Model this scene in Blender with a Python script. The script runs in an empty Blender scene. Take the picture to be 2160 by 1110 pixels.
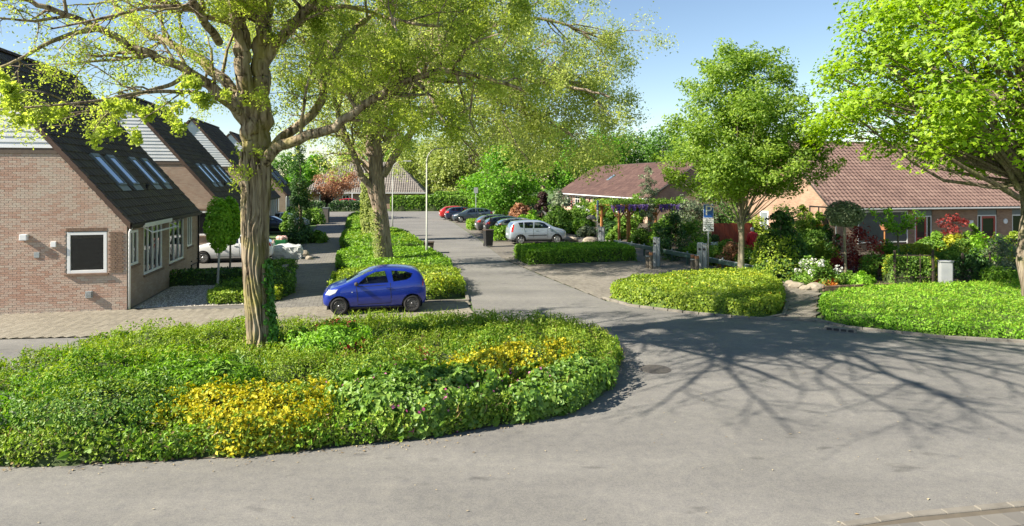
import bpy, bmesh, math, random
import numpy as np
from mathutils import Vector, Matrix
from mathutils.bvhtree import BVHTree

R = math.radians
S = bpy.context.scene
COL = S.collection

# ------------------------------------------------------------------ camera, sky, sun, exposure
EYE = 4.4            # a first-floor window above the road
FOC = 1400.0         # focal length in pixels of a 2160 wide frame
HOR = 380.0          # horizon row, centre column 1080
cam_d = bpy.data.cameras.new('camera')
cam = bpy.data.objects.new('camera', cam_d)
COL.objects.link(cam)
cam.location = (0, 0, EYE)
cam.rotation_euler = (R(90), 0, 0)
cam_d.sensor_width = 36.0
cam_d.lens = 36.0 * FOC / 2160.0
cam_d.shift_y = -(555.0 - HOR) / 2160.0
cam_d.clip_start = 0.1
cam_d.clip_end = 3000
S.camera = cam

SUN_HEAD = R(21.5)     # heading of the light over the ground, from +X towards +Y
SUN_ELEV = R(36)
W = bpy.data.worlds.new('World')
S.world = W
W.use_nodes = True
nt = W.node_tree
bg = nt.nodes['Background']
sky = nt.nodes.new('ShaderNodeTexSky')
sky.sky_type = 'NISHITA'
sky.sun_disc = False
sky.sun_elevation = SUN_ELEV
sky.sun_rotation = R(270) - SUN_HEAD
sky.altitude = 0
sky.air_density = 1.0
sky.dust_density = 0.0
sky.ozone_density = 1.4
nt.links.new(sky.outputs[0], bg.inputs[0])
bg.inputs[1].default_value = 0.053
sun_d = bpy.data.lights.new('sun', 'SUN')
sun_d.energy = 4.3
sun_d.angle = R(0.5)
sun_d.color = (1.0, 0.91, 0.77)
sun = bpy.data.objects.new('sun', sun_d)
COL.objects.link(sun)
LDIR = Vector((math.cos(SUN_HEAD) * math.cos(SUN_ELEV), math.sin(SUN_HEAD) * math.cos(SUN_ELEV), -math.sin(SUN_ELEV)))
sun.rotation_euler = LDIR.to_track_quat('-Z', 'Y').to_euler()
sun.location = (-30, -10, 30)

S.view_settings.view_transform = 'Standard'
S.view_settings.look = 'None'
S.view_settings.gamma = 1.0
S.view_settings.use_curve_mapping = False
S.view_settings.exposure = 1.66
S.cycles.max_bounces = 7
S.cycles.transparent_max_bounces = 8
S.cycles.transmission_bounces = 4
S.cycles.use_denoising = True
S.cycles.sample_clamp_indirect = 6.0

# ------------------------------------------------------------------ helpers
def G(px, py, z=0.0):
    """point at height z that a 2160x1110 photo pixel looks at"""
    Y = FOC * (EYE - z) / (py - HOR)
    return Vector(((px - 1080) * Y / FOC, Y, z))

def AT(px, py, Y):
    return Vector(((px - 1080) * Y / FOC, Y, EYE - (py - HOR) * Y / FOC))

YAW = math.atan2(0.2162, 0.9763)      # the street runs 12.5 degrees left of the view
def UVP(o, a, b, z=0.0):
    c, s = math.cos(YAW), math.sin(YAW)
    return Vector((o[0] + a * c - b * s, o[1] + a * s + b * c, z))

def tag(o, label=None, cat=None, group=None, kind=None):
    if label: o['label'] = label
    if cat: o['category'] = cat
    if group: o['group'] = group
    if kind: o['kind'] = kind
    return o

def thing(name, label, cat, loc=(0, 0, 0), rotz=0.0, group=None):
    o = bpy.data.objects.new(name, None)
    o.empty_display_size = 0.2
    COL.objects.link(o)
    o.location = loc
    o.rotation_euler = (0, 0, rotz)
    return tag(o, label, cat, group)

def mesh_np(name, V, F, smooth=False, attr=None):
    """fast mesh from numpy: V (n,3), F (m,k)"""
    me = bpy.data.meshes.new(name)
    V = np.ascontiguousarray(V, dtype=np.float32)
    F = np.ascontiguousarray(F, dtype=np.int32)
    m, k = F.shape
    me.vertices.add(len(V)); me.vertices.foreach_set('co', V.ravel())
    me.loops.add(m * k); me.loops.foreach_set('vertex_index', F.ravel())
    me.polygons.add(m)
    me.polygons.foreach_set('loop_start', np.arange(0, m * k, k, dtype=np.int32))
    me.polygons.foreach_set('use_smooth', np.full(m, bool(smooth)))
    if attr is not None:
        a = me.attributes.new('v', 'FLOAT', 'POINT')
        a.data.foreach_set('value', np.ascontiguousarray(attr, dtype=np.float32))
    me.update(calc_edges=True)
    return me

def place(name, me, mat=None, parent=None, loc=None, rot=None, kind=None):
    if mat is not None and len(me.materials) == 0:
        me.materials.append(mat)
    o = bpy.data.objects.new(name, me)
    COL.objects.link(o)
    if parent is not None: o.parent = parent
    if loc is not None: o.location = loc
    if rot is not None: o.rotation_euler = rot
    if kind: o['kind'] = kind
    return o

def copy_tree(o, parent=None):
    c = o.copy(); COL.objects.link(c); c.parent = parent
    for ch in o.children: copy_tree(ch, c)
    return c

class MB:
    """collects faces of one part"""
    def __init__(s): s.v = []; s.f = []; s.a = []
    def add(s, vs, fs, a=0.5):
        n = len(s.v)
        s.v += [tuple(v) for v in vs]; s.a += [a] * len(vs)
        s.f += [tuple(i + n for i in f) for f in fs]
        return s
    def box(s, x0, x1, y0, y1, z0, z1, M=None, a=0.5):
        vs = [Vector(p) for p in ((x0,y0,z0),(x1,y0,z0),(x1,y1,z0),(x0,y1,z0),(x0,y0,z1),(x1,y0,z1),(x1,y1,z1),(x0,y1,z1))]
        if M is not None: vs = [M @ v for v in vs]
        return s.add(vs, ((0,3,2,1),(4,5,6,7),(0,1,5,4),(1,2,6,5),(2,3,7,6),(3,0,4,7)), a)
    def bar(s, p, q, w, h=None, up=(0, 0, 1)):
        h = h or w
        p, q = Vector(p), Vector(q); d = (q - p)
        t = d.normalized(); up = Vector(up)
        if abs(t.dot(up)) > 0.98: up = Vector((0, 1, 0))
        r = t.cross(up).normalized(); n = r.cross(t)
        M = Matrix((( r.x, t.x, n.x, p.x), (r.y, t.y, n.y, p.y), (r.z, t.z, n.z, p.z), (0,0,0,1)))
        return s.box(-w/2, w/2, 0, d.length, -h/2, h/2, M)
    def tube(s, pts, rad, k=8, cap=True):
        V, F = tube_np(np.array([tuple(p) for p in pts], float), np.array(rad, float) if hasattr(rad, '__len__') else np.full(len(pts), rad), k)
        n = len(pts); fs = [tuple(f) for f in F]
        if cap:
            fs.append(tuple(range(k))[::-1]); fs.append(tuple(range((n-1)*k, n*k)))
        return s.add(V, fs)
    def lathe(s, prof, c=(0,0,0), k=16, M=None):
        vs = []; fs = []
        for r, z in prof:
            for i in range(k):
                a = 2*math.pi*i/k
                v = Vector((c[0] + r*math.cos(a), c[1] + r*math.sin(a), c[2] + z))
                vs.append(M @ v if M is not None else v)
        n = len(prof)
        for j in range(n-1):
            for i in range(k):
                fs.append((j*k+i, j*k+(i+1)%k, (j+1)*k+(i+1)%k, (j+1)*k+i))
        fs.append(tuple(range(k))[::-1]); fs.append(tuple(range((n-1)*k, n*k)))
        return s.add(vs, fs)
    def prism(s, poly, f0, f1):
        """poly: 2D points; f0/f1 map (a,b) to 3D for the two ends"""
        n = len(poly)
        vs = [f0(*p) for p in poly] + [f1(*p) for p in poly]
        fs = [tuple(range(n))[::-1], tuple(range(n, 2*n))] + [(i, (i+1)%n, n+(i+1)%n, n+i) for i in range(n)]
        return s.add(vs, fs)
    def mesh(s, name, smooth=False, bevel=0.0):
        me = bpy.data.meshes.new(name)
        me.from_pydata([tuple(v) for v in s.v], [], s.f)
        if any(a != 0.5 for a in s.a):
            at = me.attributes.new('v', 'FLOAT', 'POINT')
            at.data.foreach_set('value', np.array(s.a, np.float32))
        bm = bmesh.new(); bm.from_mesh(me)
        bmesh.ops.recalc_face_normals(bm, faces=bm.faces)
        if bevel:
            es = [e for e in bm.edges if len(e.link_faces) == 2 and e.calc_face_angle(0) > 0.6]
            bmesh.ops.bevel(bm, geom=es, offset=bevel, segments=2, affect='EDGES', profile=0.7)
        if smooth:
            for f in bm.faces: f.smooth = True
        bm.to_mesh(me); bm.free()
        return me
    def build(s, name, mat, parent=None, smooth=False, bevel=0.0, kind=None, loc=None, rot=None):
        return place(name, s.mesh(name, smooth, bevel), mat, parent, loc, rot, kind)

def tube_np(P, rad, k, dispf=None):
    n = len(P)
    T = np.gradient(P, axis=0); T /= (np.linalg.norm(T, axis=1, keepdims=True) + 1e-9)
    ref = np.array([0.31, 0.95, 0.05]) if abs(T[:, 2]).mean() > 0.5 else np.array([0.0, 0.0, 1.0])
    A = np.cross(T, ref); A /= (np.linalg.norm(A, axis=1, keepdims=True) + 1e-9)
    B = np.cross(T, A)
    th = np.linspace(0, 2*np.pi, k, endpoint=False)
    r = np.repeat(rad[:, None], k, 1)
    if dispf is not None: r = r * dispf(th[None, :], P)
    V = P[:, None, :] + r[..., None] * (np.cos(th)[None, :, None] * A[:, None, :] + np.sin(th)[None, :, None] * B[:, None, :])
    i = np.arange(n-1)[:, None]; j = np.arange(k)[None, :]; jn = (j + 1) % k
    F = np.stack([i*k + j, i*k + jn, (i+1)*k + jn, (i+1)*k + j], -1).reshape(-1, 4)
    return V.reshape(-1, 3), F

def vnoise(x, y, seed=0):
    """smooth value noise on numpy arrays"""
    xi = np.floor(x).astype(np.int64); yi = np.floor(y).astype(np.int64)
    fx = x - xi; fy = y - yi
    fx = fx*fx*(3-2*fx); fy = fy*fy*(3-2*fy)
    def h(a, b):
        n = (a*374761393 + b*668265263 + seed*974634211) & 0x7fffffff
        n = ((n ^ (n >> 13)) * 1274126177) & 0x7fffffff
        return ((n ^ (n >> 16)) & 0xffff) / 65535.0
    return (h(xi, yi)*(1-fx) + h(xi+1, yi)*fx)*(1-fy) + (h(xi, yi+1)*(1-fx) + h(xi+1, yi+1)*fx)*fy

def inside(poly, X, Y):
    r = np.zeros(X.shape, bool); n = len(poly)
    for i in range(n):
        x0, y0 = poly[i][:2]; x1, y1 = poly[(i+1) % n][:2]
        c = (y0 > Y) != (y1 > Y)
        r ^= c & (X < (x1-x0)*(Y-y0)/((y1-y0) if y1 != y0 else 1e-9) + x0)
    return r

def edge_dist(poly, X, Y):
    dmin = np.full(X.shape, 1e9); n = len(poly)
    for i in range(n):
        x0, y0 = poly[i][:2]; x1, y1 = poly[(i+1) % n][:2]
        dx, dy = x1-x0, y1-y0; L = dx*dx+dy*dy+1e-12
        t = np.clip(((X-x0)*dx + (Y-y0)*dy)/L, 0, 1)
        dmin = np.minimum(dmin, np.hypot(X-x0-t*dx, Y-y0-t*dy))
    return dmin

def smooth_poly(poly, it=2):
    for _ in range(it):
        q = []
        for i in range(len(poly)):
            a, b = poly[i], poly[(i+1) % len(poly)]
            q += [(a[0]*.75+b[0]*.25, a[1]*.75+b[1]*.25), (a[0]*.25+b[0]*.75, a[1]*.25+b[1]*.75)]
        poly = q
    return poly

def spline(pts, step):
    P = np.array([tuple(p) for p in pts], float)
    if len(P) == 2: P = np.array([P[0], P.mean(0), P[1]])
    Q = np.vstack([2*P[0]-P[1], P, 2*P[-1]-P[-2]])
    out = []
    for i in range(1, len(Q)-2):
        L = np.linalg.norm(Q[i+1]-Q[i]); n = max(1, int(L/step))
        t = np.linspace(0, 1, n, endpoint=False)[:, None]
        a, b, c, d = Q[i-1], Q[i], Q[i+1], Q[i+2]
        out.append(.5*((2*b) + (-a+c)*t + (2*a-5*b+4*c-d)*t*t + (-a+3*b-3*c+d)*t**3))
    out.append(P[-1:])
    return np.vstack(out)

# ------------------------------------------------------------------ materials
def new_mat(name):
    m = bpy.data.materials.new(name); m.use_nodes = True
    n = m.node_tree; return m, n, n.nodes['Principled BSDF'], n.links

def nd(n, t, **kw):
    x = n.nodes.new(t)
    for k, v in kw.items(): setattr(x, k, v)
    return x

def ramp(n, stops, fac):
    r = nd(n, 'ShaderNodeValToRGB')
    el = r.color_ramp.elements
    while len(el) < len(stops): el.new(0.5)
    for e, (p, c) in zip(el, stops):
        e.position = p; e.color = (c[0], c[1], c[2], 1)
    n.links.new(fac, r.inputs[0])
    return r.outputs[0]

def pmat(name, c1, c2=None, scale=4.0, rough=0.8, bump=0.0, bscale=60.0, metallic=0.0, spec=0.5, coat=0.0,
         attr=0.0, c3=None, stretch=(1, 1, 1), detail=5.0, bdist=0.02, world=False):
    m, n, p, l = new_mat(name)
    p.inputs['Roughness'].default_value = rough
    p.inputs['Metallic'].default_value = metallic
    p.inputs['Specular IOR Level'].default_value = spec
    if coat:
        p.inputs['Coat Weight'].default_value = coat
        p.inputs['Coat Roughness'].default_value = 0.06
    c2 = c2 or tuple(x*0.8 for x in c1)
    if world:
        g = nd(n, 'ShaderNodeNewGeometry'); co = g.outputs['Position']
    else:
        t = nd(n, 'ShaderNodeTexCoord'); co = t.outputs['Object']
    mp = nd(n, 'ShaderNodeMapping'); mp.inputs['Scale'].default_value = stretch
    l.new(co, mp.inputs[0])
    no = nd(n, 'ShaderNodeTexNoise'); no.inputs['Scale'].default_value = scale; no.inputs['Detail'].default_value = detail
    l.new(mp.outputs[0], no.inputs['Vector'])
    fac = no.outputs['Fac']
    if attr:
        at = nd(n, 'ShaderNodeAttribute'); at.attribute_name = 'v'
        mx = nd(n, 'ShaderNodeMix'); mx.inputs[0].default_value = attr
        l.new(fac, mx.inputs[2]); l.new(at.outputs['Fac'], mx.inputs[3]); fac = mx.outputs[0]
    st = [(0.28, c1), (0.72, c2)] if c3 is None else [(0.2, c1), (0.5, c2), (0.8, c3)]
    l.new(ramp(n, st, fac), p.inputs['Base Color'])
    if bump:
        b = nd(n, 'ShaderNodeTexNoise'); b.inputs['Scale'].default_value = bscale; b.inputs['Detail'].default_value = 4
        l.new(mp.outputs[0], b.inputs['Vector'])
        bu = nd(n, 'ShaderNodeBump'); bu.inputs['Strength'].default_value = bump; bu.inputs['Distance'].default_value = bdist
        l.new(b.outputs['Fac'], bu.inputs['Height']); l.new(bu.outputs[0], p.inputs['Normal'])
    return m

def leafmat(name, cols, trans=0.35, rough=0.5, big=0.6, gloss=0.06):
    """cols: dark, mid, light; varies from leaf to leaf and from branch to branch"""
    m, n, p, l = new_mat(name)
    n.nodes.remove(p)
    gloss *= .35
    if name.startswith('leaf'): cols = [(min(.6, c[0]*1.6), min(.6, c[1]*1.6), c[2]*1.35) for c in cols]
    out = n.nodes['Material Output']
    at = nd(n, 'ShaderNodeAttribute'); at.attribute_name = 'v'
    g = nd(n, 'ShaderNodeNewGeometry')
    no = nd(n, 'ShaderNodeTexNoise'); no.inputs['Scale'].default_value = big; no.inputs['Detail'].default_value = 2
    l.new(g.outputs['Position'], no.inputs['Vector'])
    mx = nd(n, 'ShaderNodeMix'); mx.inputs[0].default_value = 0.45
    l.new(at.outputs['Fac'], mx.inputs[2]); l.new(no.outputs['Fac'], mx.inputs[3])
    c = ramp(n, [(0.22, cols[0]), (0.5, cols[1]), (0.78, cols[2])], mx.outputs[0])
    d = nd(n, 'ShaderNodeBsdfDiffuse'); l.new(c, d.inputs[0])
    t = nd(n, 'ShaderNodeBsdfTranslucent'); 
    hs = nd(n, 'ShaderNodeHueSaturation'); hs.inputs['Saturation'].default_value = 1.1; hs.inputs['Value'].default_value = 1.5
    l.new(c, hs.inputs['Color']); l.new(hs.outputs[0], t.inputs[0])
    a = nd(n, 'ShaderNodeMixShader'); a.inputs[0].default_value = trans
    l.new(d.outputs[0], a.inputs[1]); l.new(t.outputs[0], a.inputs[2])
    gl = nd(n, 'ShaderNodeBsdfGlossy'); gl.inputs['Roughness'].default_value = rough
    b = nd(n, 'ShaderNodeMixShader'); b.inputs[0].default_value = gloss
    l.new(a.outputs[0], b.inputs[1]); l.new(gl.outputs[0], b.inputs[2])
    l.new(b.outputs[0], out.inputs[0])
    return m

def brickmat(name, c1, c2, mortar, w=0.21, h=0.0625, gap=0.011):
    m, n, p, l = new_mat(name)
    t = nd(n, 'ShaderNodeTexCoord'); sp = nd(n, 'ShaderNodeSeparateXYZ'); l.new(t.outputs['Object'], sp.inputs[0])
    ad = nd(n, 'ShaderNodeMath', operation='ADD'); l.new(sp.outputs[0], ad.inputs[0]); l.new(sp.outputs[1], ad.inputs[1])
    cb = nd(n, 'ShaderNodeCombineXYZ'); l.new(ad.outputs[0], cb.inputs[0]); l.new(sp.outputs[2], cb.inputs[1])
    br = nd(n, 'ShaderNodeTexBrick'); l.new(cb.outputs[0], br.inputs['Vector'])
    br.inputs['Scale'].default_value = 1.0; br.inputs['Brick Width'].default_value = w; br.inputs['Row Height'].default_value = h
    br.inputs['Mortar Size'].default_value = gap/2; br.inputs['Mortar Smooth'].default_value = 0.2; br.inputs['Bias'].default_value = 0.0
    br.inputs['Color1'].default_value = (*c1, 1); br.inputs['Color2'].default_value = (*c2, 1); br.inputs['Mortar'].default_value = (*mortar, 1)
    no = nd(n, 'ShaderNodeTexNoise'); no.inputs['Scale'].default_value = 1.3; no.inputs['Detail'].default_value = 6
    l.new(cb.outputs[0], no.inputs['Vector'])
    mx = nd(n, 'ShaderNodeMix', data_type='RGBA', blend_type='MULTIPLY'); mx.inputs[0].default_value = 0.8
    l.new(br.outputs['Color'], mx.inputs[6]); l.new(ramp(n, [(0.3, (.72, .70, .70)), (0.7, (1.1, 1.08, 1.05))], no.outputs['Fac']), mx.inputs[7])
    l.new(mx.outputs[2], p.inputs['Base Color']); p.inputs['Roughness'].default_value = 0.9
    bu = nd(n, 'ShaderNodeBump'); bu.inputs['Strength'].default_value = 0.5; bu.inputs['Distance'].default_value = 0.008; bu.invert = True
    l.new(br.outputs['Fac'], bu.inputs['Height']); l.new(bu.outputs[0], p.inputs['Normal'])
    return m

def asphaltmat(name):
    m, n, p, l = new_mat(name)
    g = nd(n, 'ShaderNodeNewGeometry')
    def noise(sc, de, st=(1, 1, 1)):
        mp = nd(n, 'ShaderNodeMapping'); mp.inputs['Scale'].default_value = st; l.new(g.outputs['Position'], mp.inputs[0])
        x = nd(n, 'ShaderNodeTexNoise'); x.inputs['Scale'].default_value = sc; x.inputs['Detail'].default_value = de
        l.new(mp.outputs[0], x.inputs['Vector']); return x.outputs['Fac']
    big = ramp(n, [(0.3, (.150, .147, .139)), (0.7, (.197, .192, .180))], noise(0.35, 6, (1, 1.8, 1)))
    fine = ramp(n, [(0.36, (.80, .80, .80)), (0.5, (1, 1, 1)), (0.66, (1.20, 1.19, 1.17))], noise(70, 4))
    mid = ramp(n, [(0.3, (.87, .87, .89)), (0.7, (1.07, 1.06, 1.04))], noise(6, 5))
    # worn spots: dark oil and tar patches
    spot = ramp(n, [(0.26, (.62, .62, .63)), (0.36, (1, 1, 1))], noise(1.1, 3, (1, 2.2, 1)))
    vo = nd(n, 'ShaderNodeTexVoronoi', feature='DISTANCE_TO_EDGE'); vo.inputs['Scale'].default_value = .42
    dn = nd(n, 'ShaderNodeTexNoise'); dn.inputs['Scale'].default_value = 2.2; dn.inputs['Detail'].default_value = 6; l.new(g.outputs['Position'], dn.inputs['Vector'])
    va = nd(n, 'ShaderNodeVectorMath', operation='MULTIPLY_ADD'); va.inputs[1].default_value = (.9, .9, 0); l.new(dn.outputs['Color'], va.inputs[0]); l.new(g.outputs['Position'], va.inputs[2]); l.new(va.outputs[0], vo.inputs['Vector'])
    crack = ramp(n, [(0.002, (.84, .83, .82)), (0.008, (1, 1, 1))], vo.outputs['Distance'])
    cm = nd(n, 'ShaderNodeMix', data_type='RGBA'); cm.inputs[7].default_value = (1, 1, 1, 1); l.new(crack, cm.inputs[6]); l.new(ramp(n, [(.34, (0, 0, 0)), (.40, (1, 1, 1))], noise(.22, 3)), cm.inputs[0])
    grain = ramp(n, [(0.35, (.91, .91, .92)), (0.65, (1.08, 1.08, 1.07))], noise(24, 5))
    pale = ramp(n, [(0.62, (1, 1, 1)), (0.72, (1.16, 1.15, 1.12))], noise(.55, 5, (1.6, .7, 1)))
    c = big
    track = ramp(n, [(0.35, (.90, .90, .91)), (0.65, (1.06, 1.06, 1.05))], noise(1.0, 3, (.05, .75, 1)))
    for k in (fine, mid, spot, grain, pale, track, cm.outputs[2]):
        mx = nd(n, 'ShaderNodeMix', data_type='RGBA', blend_type='MULTIPLY'); mx.inputs[0].default_value = 1
        l.new(c, mx.inputs[6]); l.new(k, mx.inputs[7]); c = mx.outputs[2]
    l.new(c, p.inputs['Base Color']); p.inputs['Roughness'].default_value = 0.88; p.inputs['Specular IOR Level'].default_value = 0.3
    bu = nd(n, 'ShaderNodeBump'); bu.inputs['Strength'].default_value = 0.5; bu.inputs['Distance'].default_value = 0.006
    l.new(noise(110, 3), bu.inputs['Height']); l.new(bu.outputs[0], p.inputs['Normal'])
    return m

def carpaint(name, c, flake=0.3):
    m, n, p, l = new_mat(name)
    p.inputs['Base Color'].default_value = (*c, 1)
    p.inputs['Metallic'].default_value = flake
    p.inputs['Roughness'].default_value = 0.32
    p.inputs['Coat Weight'].default_value = 1.0
    p.inputs['Coat Roughness'].default_value = 0.04
    t = nd(n, 'ShaderNodeTexCoord'); no = nd(n, 'ShaderNodeTexNoise'); no.inputs['Scale'].default_value = 2.5; no.inputs['Detail'].default_value = 6
    l.new(t.outputs['Object'], no.inputs['Vector'])
    rr = ramp(n, [(0.3, (.26, .26, .26)), (0.75, (.42, .42, .42))], no.outputs['Fac'])
    l.new(rr, p.inputs['Roughness'])
    return m

def glassmat(name, c=(.010, .012, .014), rough=0.02, spec=0.5):
    m, n, p, l = new_mat(name)
    p.inputs['Base Color'].default_value = (*c, 1)
    p.inputs['Roughness'].default_value = rough
    p.inputs['Specular IOR Level'].default_value = spec
    t = nd(n, 'ShaderNodeTexCoord'); no = nd(n, 'ShaderNodeTexNoise'); no.inputs['Scale'].default_value = 1.7
    l.new(t.outputs['Object'], no.inputs['Vector'])
    bu = nd(n, 'ShaderNodeBump'); bu.inputs['Strength'].default_value = 0.03; bu.inputs['Distance'].default_value = 0.02
    l.new(no.outputs['Fac'], bu.inputs['Height']); l.new(bu.outputs[0], p.inputs['Normal'])
    return m

def clearglass(name, tint=(.55, .62, .62)):
    m, n, p, l = new_mat(name); n.nodes.remove(p)
    tr = nd(n, 'ShaderNodeBsdfTransparent'); tr.inputs[0].default_value = (*tint, 1)
    gl = nd(n, 'ShaderNodeBsdfGlossy'); gl.inputs['Roughness'].default_value = .02
    fr = nd(n, 'ShaderNodeFresnel'); fr.inputs[0].default_value = 1.6
    mx = nd(n, 'ShaderNodeMixShader'); l.new(fr.outputs[0], mx.inputs[0]); l.new(tr.outputs[0], mx.inputs[1]); l.new(gl.outputs[0], mx.inputs[2])
    l.new(mx.outputs[0], n.nodes['Material Output'].inputs[0])
    return m

M = {}
M['asphalt'] = asphaltmat('asphalt')
M['earth'] = pmat('earth', (0.055, 0.042, 0.028), (0.100, 0.080, 0.055), 3, .95, .6, 30, world=True)
M['lawn'] = pmat('lawn', (.05, .10, .02), (.09, .15, .03), .6, .95, .6, 20, world=True)
M['paver'] = pmat('paver', (0.157, 0.140, 0.108), (0.212, 0.189, 0.146), 3, .9, .3, 90, attr=.6, c3=(0.244, 0.223, 0.178), world=True)
M['paver_grey'] = pmat('paver_grey', (0.122, 0.115, 0.104), (0.180, 0.169, 0.148), 3, .9, .3, 90, attr=.55, world=True)
M['paver_tan'] = pmat('paver_tan', (.135, .122, .102), (.205, .187, .158), 1.2, .9, .3, 60, attr=.5, world=True)
M['joint'] = pmat('joint_sand', (0.087, 0.074, 0.056), (0.124, 0.105, 0.077), 5, .95, world=True)
M['kerb'] = pmat('kerb_concrete', (0.145, 0.132, 0.111), (0.212, 0.196, 0.166), 4, .9, .35, 60, world=True)
M['gravel'] = pmat('gravel', (0.194, 0.176, 0.150), (0.370, 0.343, 0.299), 26, .9, .9, 40, world=True)
M['stone'] = pmat('stone', (.20, .17, .13), (.34, .30, .24), 4, .9, .5, 20)
M['mortar'] = pmat('mortar', (0.301, 0.255, 0.211), (0.372, 0.321, 0.265), 6, .95, .3, 80)
M['brick'] = pmat('brick', (0.397, 0.241, 0.177), (0.462, 0.338, 0.269), 2.5, .9, .35, 90, attr=.75, c3=(0.474, 0.397, 0.322))
M['brick_dark'] = pmat('brick_dark', (.14, .085, .06), (.22, .15, .105), 6, .9, .35, 90)
M['brickwall'] = brickmat('brick_wall', (0.353, 0.233, 0.172), (0.409, 0.310, 0.239), (0.305, 0.267, 0.219))
M['brickwall_brown'] = brickmat('brick_wall_brown', (0.292, 0.177, 0.118), (0.376, 0.248, 0.167), (0.268, 0.226, 0.184))
M['tile_dark'] = pmat('roof_tile_dark', (0.041, 0.034, 0.028), (0.076, 0.062, 0.050), 5, .85, .8, 40, attr=.35, c3=(0.115, 0.108, 0.061))
M['tile_red'] = pmat('roof_tile_red', (0.090, 0.055, 0.047), (0.128, 0.080, 0.067), 1.6, .8, .3, 60, attr=.5, c3=(0.166, 0.112, 0.093))
M['tile_brown'] = pmat('roof_tile_brown', (.045, .025, .022), (.080, .043, .037), 1.2, .85, .5, 40, attr=.35, c3=(.125, .075, .060))
M['tile_grey'] = pmat('roof_tile_grey', (0.136, 0.120, 0.104), (0.200, 0.180, 0.156), 2, .85, .3, 40, attr=.5)
M['verge'] = pmat('verge_tile', (0.060, 0.035, 0.024), (0.103, 0.062, 0.043), 5, .8, .3, 50, attr=.5)
M['white'] = pmat('white_paint', (0.685, 0.693, 0.693), (0.760, 0.760, 0.751), 3, .45, .08, 40)
M['siding'] = pmat('siding_white', (0.580, 0.607, 0.636), (0.673, 0.692, 0.711), 2, .5, .05, 30, attr=.3)
M['grey_paint'] = pmat('grey_paint', (.14, .17, .18), (.18, .21, .22), 3, .55)
M['dark_trim'] = pmat('dark_trim', (.03, .026, .022), (.05, .043, .036), 5, .7)
M['beam'] = pmat('beam_brown', (.09, .065, .05), (.13, .10, .075), 6, .8)
M['glass'] = glassmat('glass')
M['glass_clear'] = clearglass('clear_glass')
M['glass_sky'] = glassmat('roof_glass_sky_tone', (.34, .42, .52), 0.03, 1.0)  # pale blue base stands in for the sky mirrored in the panes
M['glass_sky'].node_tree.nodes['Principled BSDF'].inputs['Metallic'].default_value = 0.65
M['black'] = pmat('black_plastic', (.012, .012, .013), (.025, .025, .026), 8, .55)
M['rubber'] = pmat('rubber', (.014, .014, .014), (.028, .027, .026), 12, .85)
M['metal'] = pmat('galvanised', (.34, .36, .37), (.46, .48, .48), 6, .45, .05, 40, metallic=.7)
M['alloy'] = pmat('alloy', (.50, .51, .52), (.62, .63, .64), 6, .3, metallic=.85)
M['pole'] = pmat('pole_paint', (.30, .32, .29), (.42, .43, .39), 3, .5, stretch=(1, 1, .3))
M['cabinet'] = pmat('cabinet_grey', (.25, .27, .285), (.33, .35, .36), 2.2, .5, .05, 30)
M['railgreen'] = pmat('rail_green', (.035, .075, .062), (.075, .125, .105), 5, .5)
M['wood'] = pmat('wood_orange', (.30, .125, .035), (.42, .20, .065), 6, .7, .3, 40, stretch=(1, 1, .2))
M['wood_dark'] = pmat('wood_dark', (.035, .026, .02), (.07, .05, .035), 6, .8, .3, 40, stretch=(1, 1, .2))
M['wood_grey'] = pmat('wood_weathered', (.10, .085, .065), (.17, .145, .11), 8, .85, .4, 40, stretch=(1, 1, .2))
M['redwood'] = pmat('wood_red', (.26, .045, .022), (.36, .075, .035), 6, .7, .2, 40, stretch=(1, 1, .2))
M['red'] = pmat('red_paint', (.30, .028, .022), (.38, .04, .03), 3, .4)
M['blue'] = pmat('sign_blue', (.012, .085, .36), (.016, .10, .40), 3, .35)
M['signwhite'] = pmat('sign_white', (.72, .73, .74), (.80, .80, .80), 3, .4)
M['screen'] = pmat('screen_cloth', (.085, .095, .085), (.115, .125, .112), 2, .9, .05, 200)
M['pink'] = pmat('pinkish_waste', (.45, .22, .20), (.6, .45, .40), 14, .8)
M['plastic'] = pmat('white_sack', (.34, .37, .37), (.50, .52, .51), 4, .5, .5, 9, bdist=.05)
M['bingreen'] = pmat('bin_green', (.015, .17, .05), (.025, .22, .07), 4, .5)
M['coat'] = pmat('red_coat', (.42, .008, .016), (.55, .018, .03), 6, .7, .4, 8)
M['hair'] = pmat('grey_hair', (.32, .32, .33), (.5, .5, .5), 20, .7)
M['skin'] = pmat('skin', (.48, .27, .19), (.55, .33, .24), 6, .6)
M['clay'] = pmat('terracotta', (.30, .12, .06), (.40, .18, .09), 6, .85)
M['lamp_red'] = pmat('tail_lamp', (.42, .012, .008), (.55, .02, .012), 6, .15, coat=1)
M['lamp_clear'] = pmat('head_lamp', (.30, .32, .34), (.62, .64, .66), 22, .12, coat=1)
M['iron'] = pmat('cast_iron', (.05, .045, .042), (.09, .08, .07), 12, .7, .4, 60)

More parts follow.
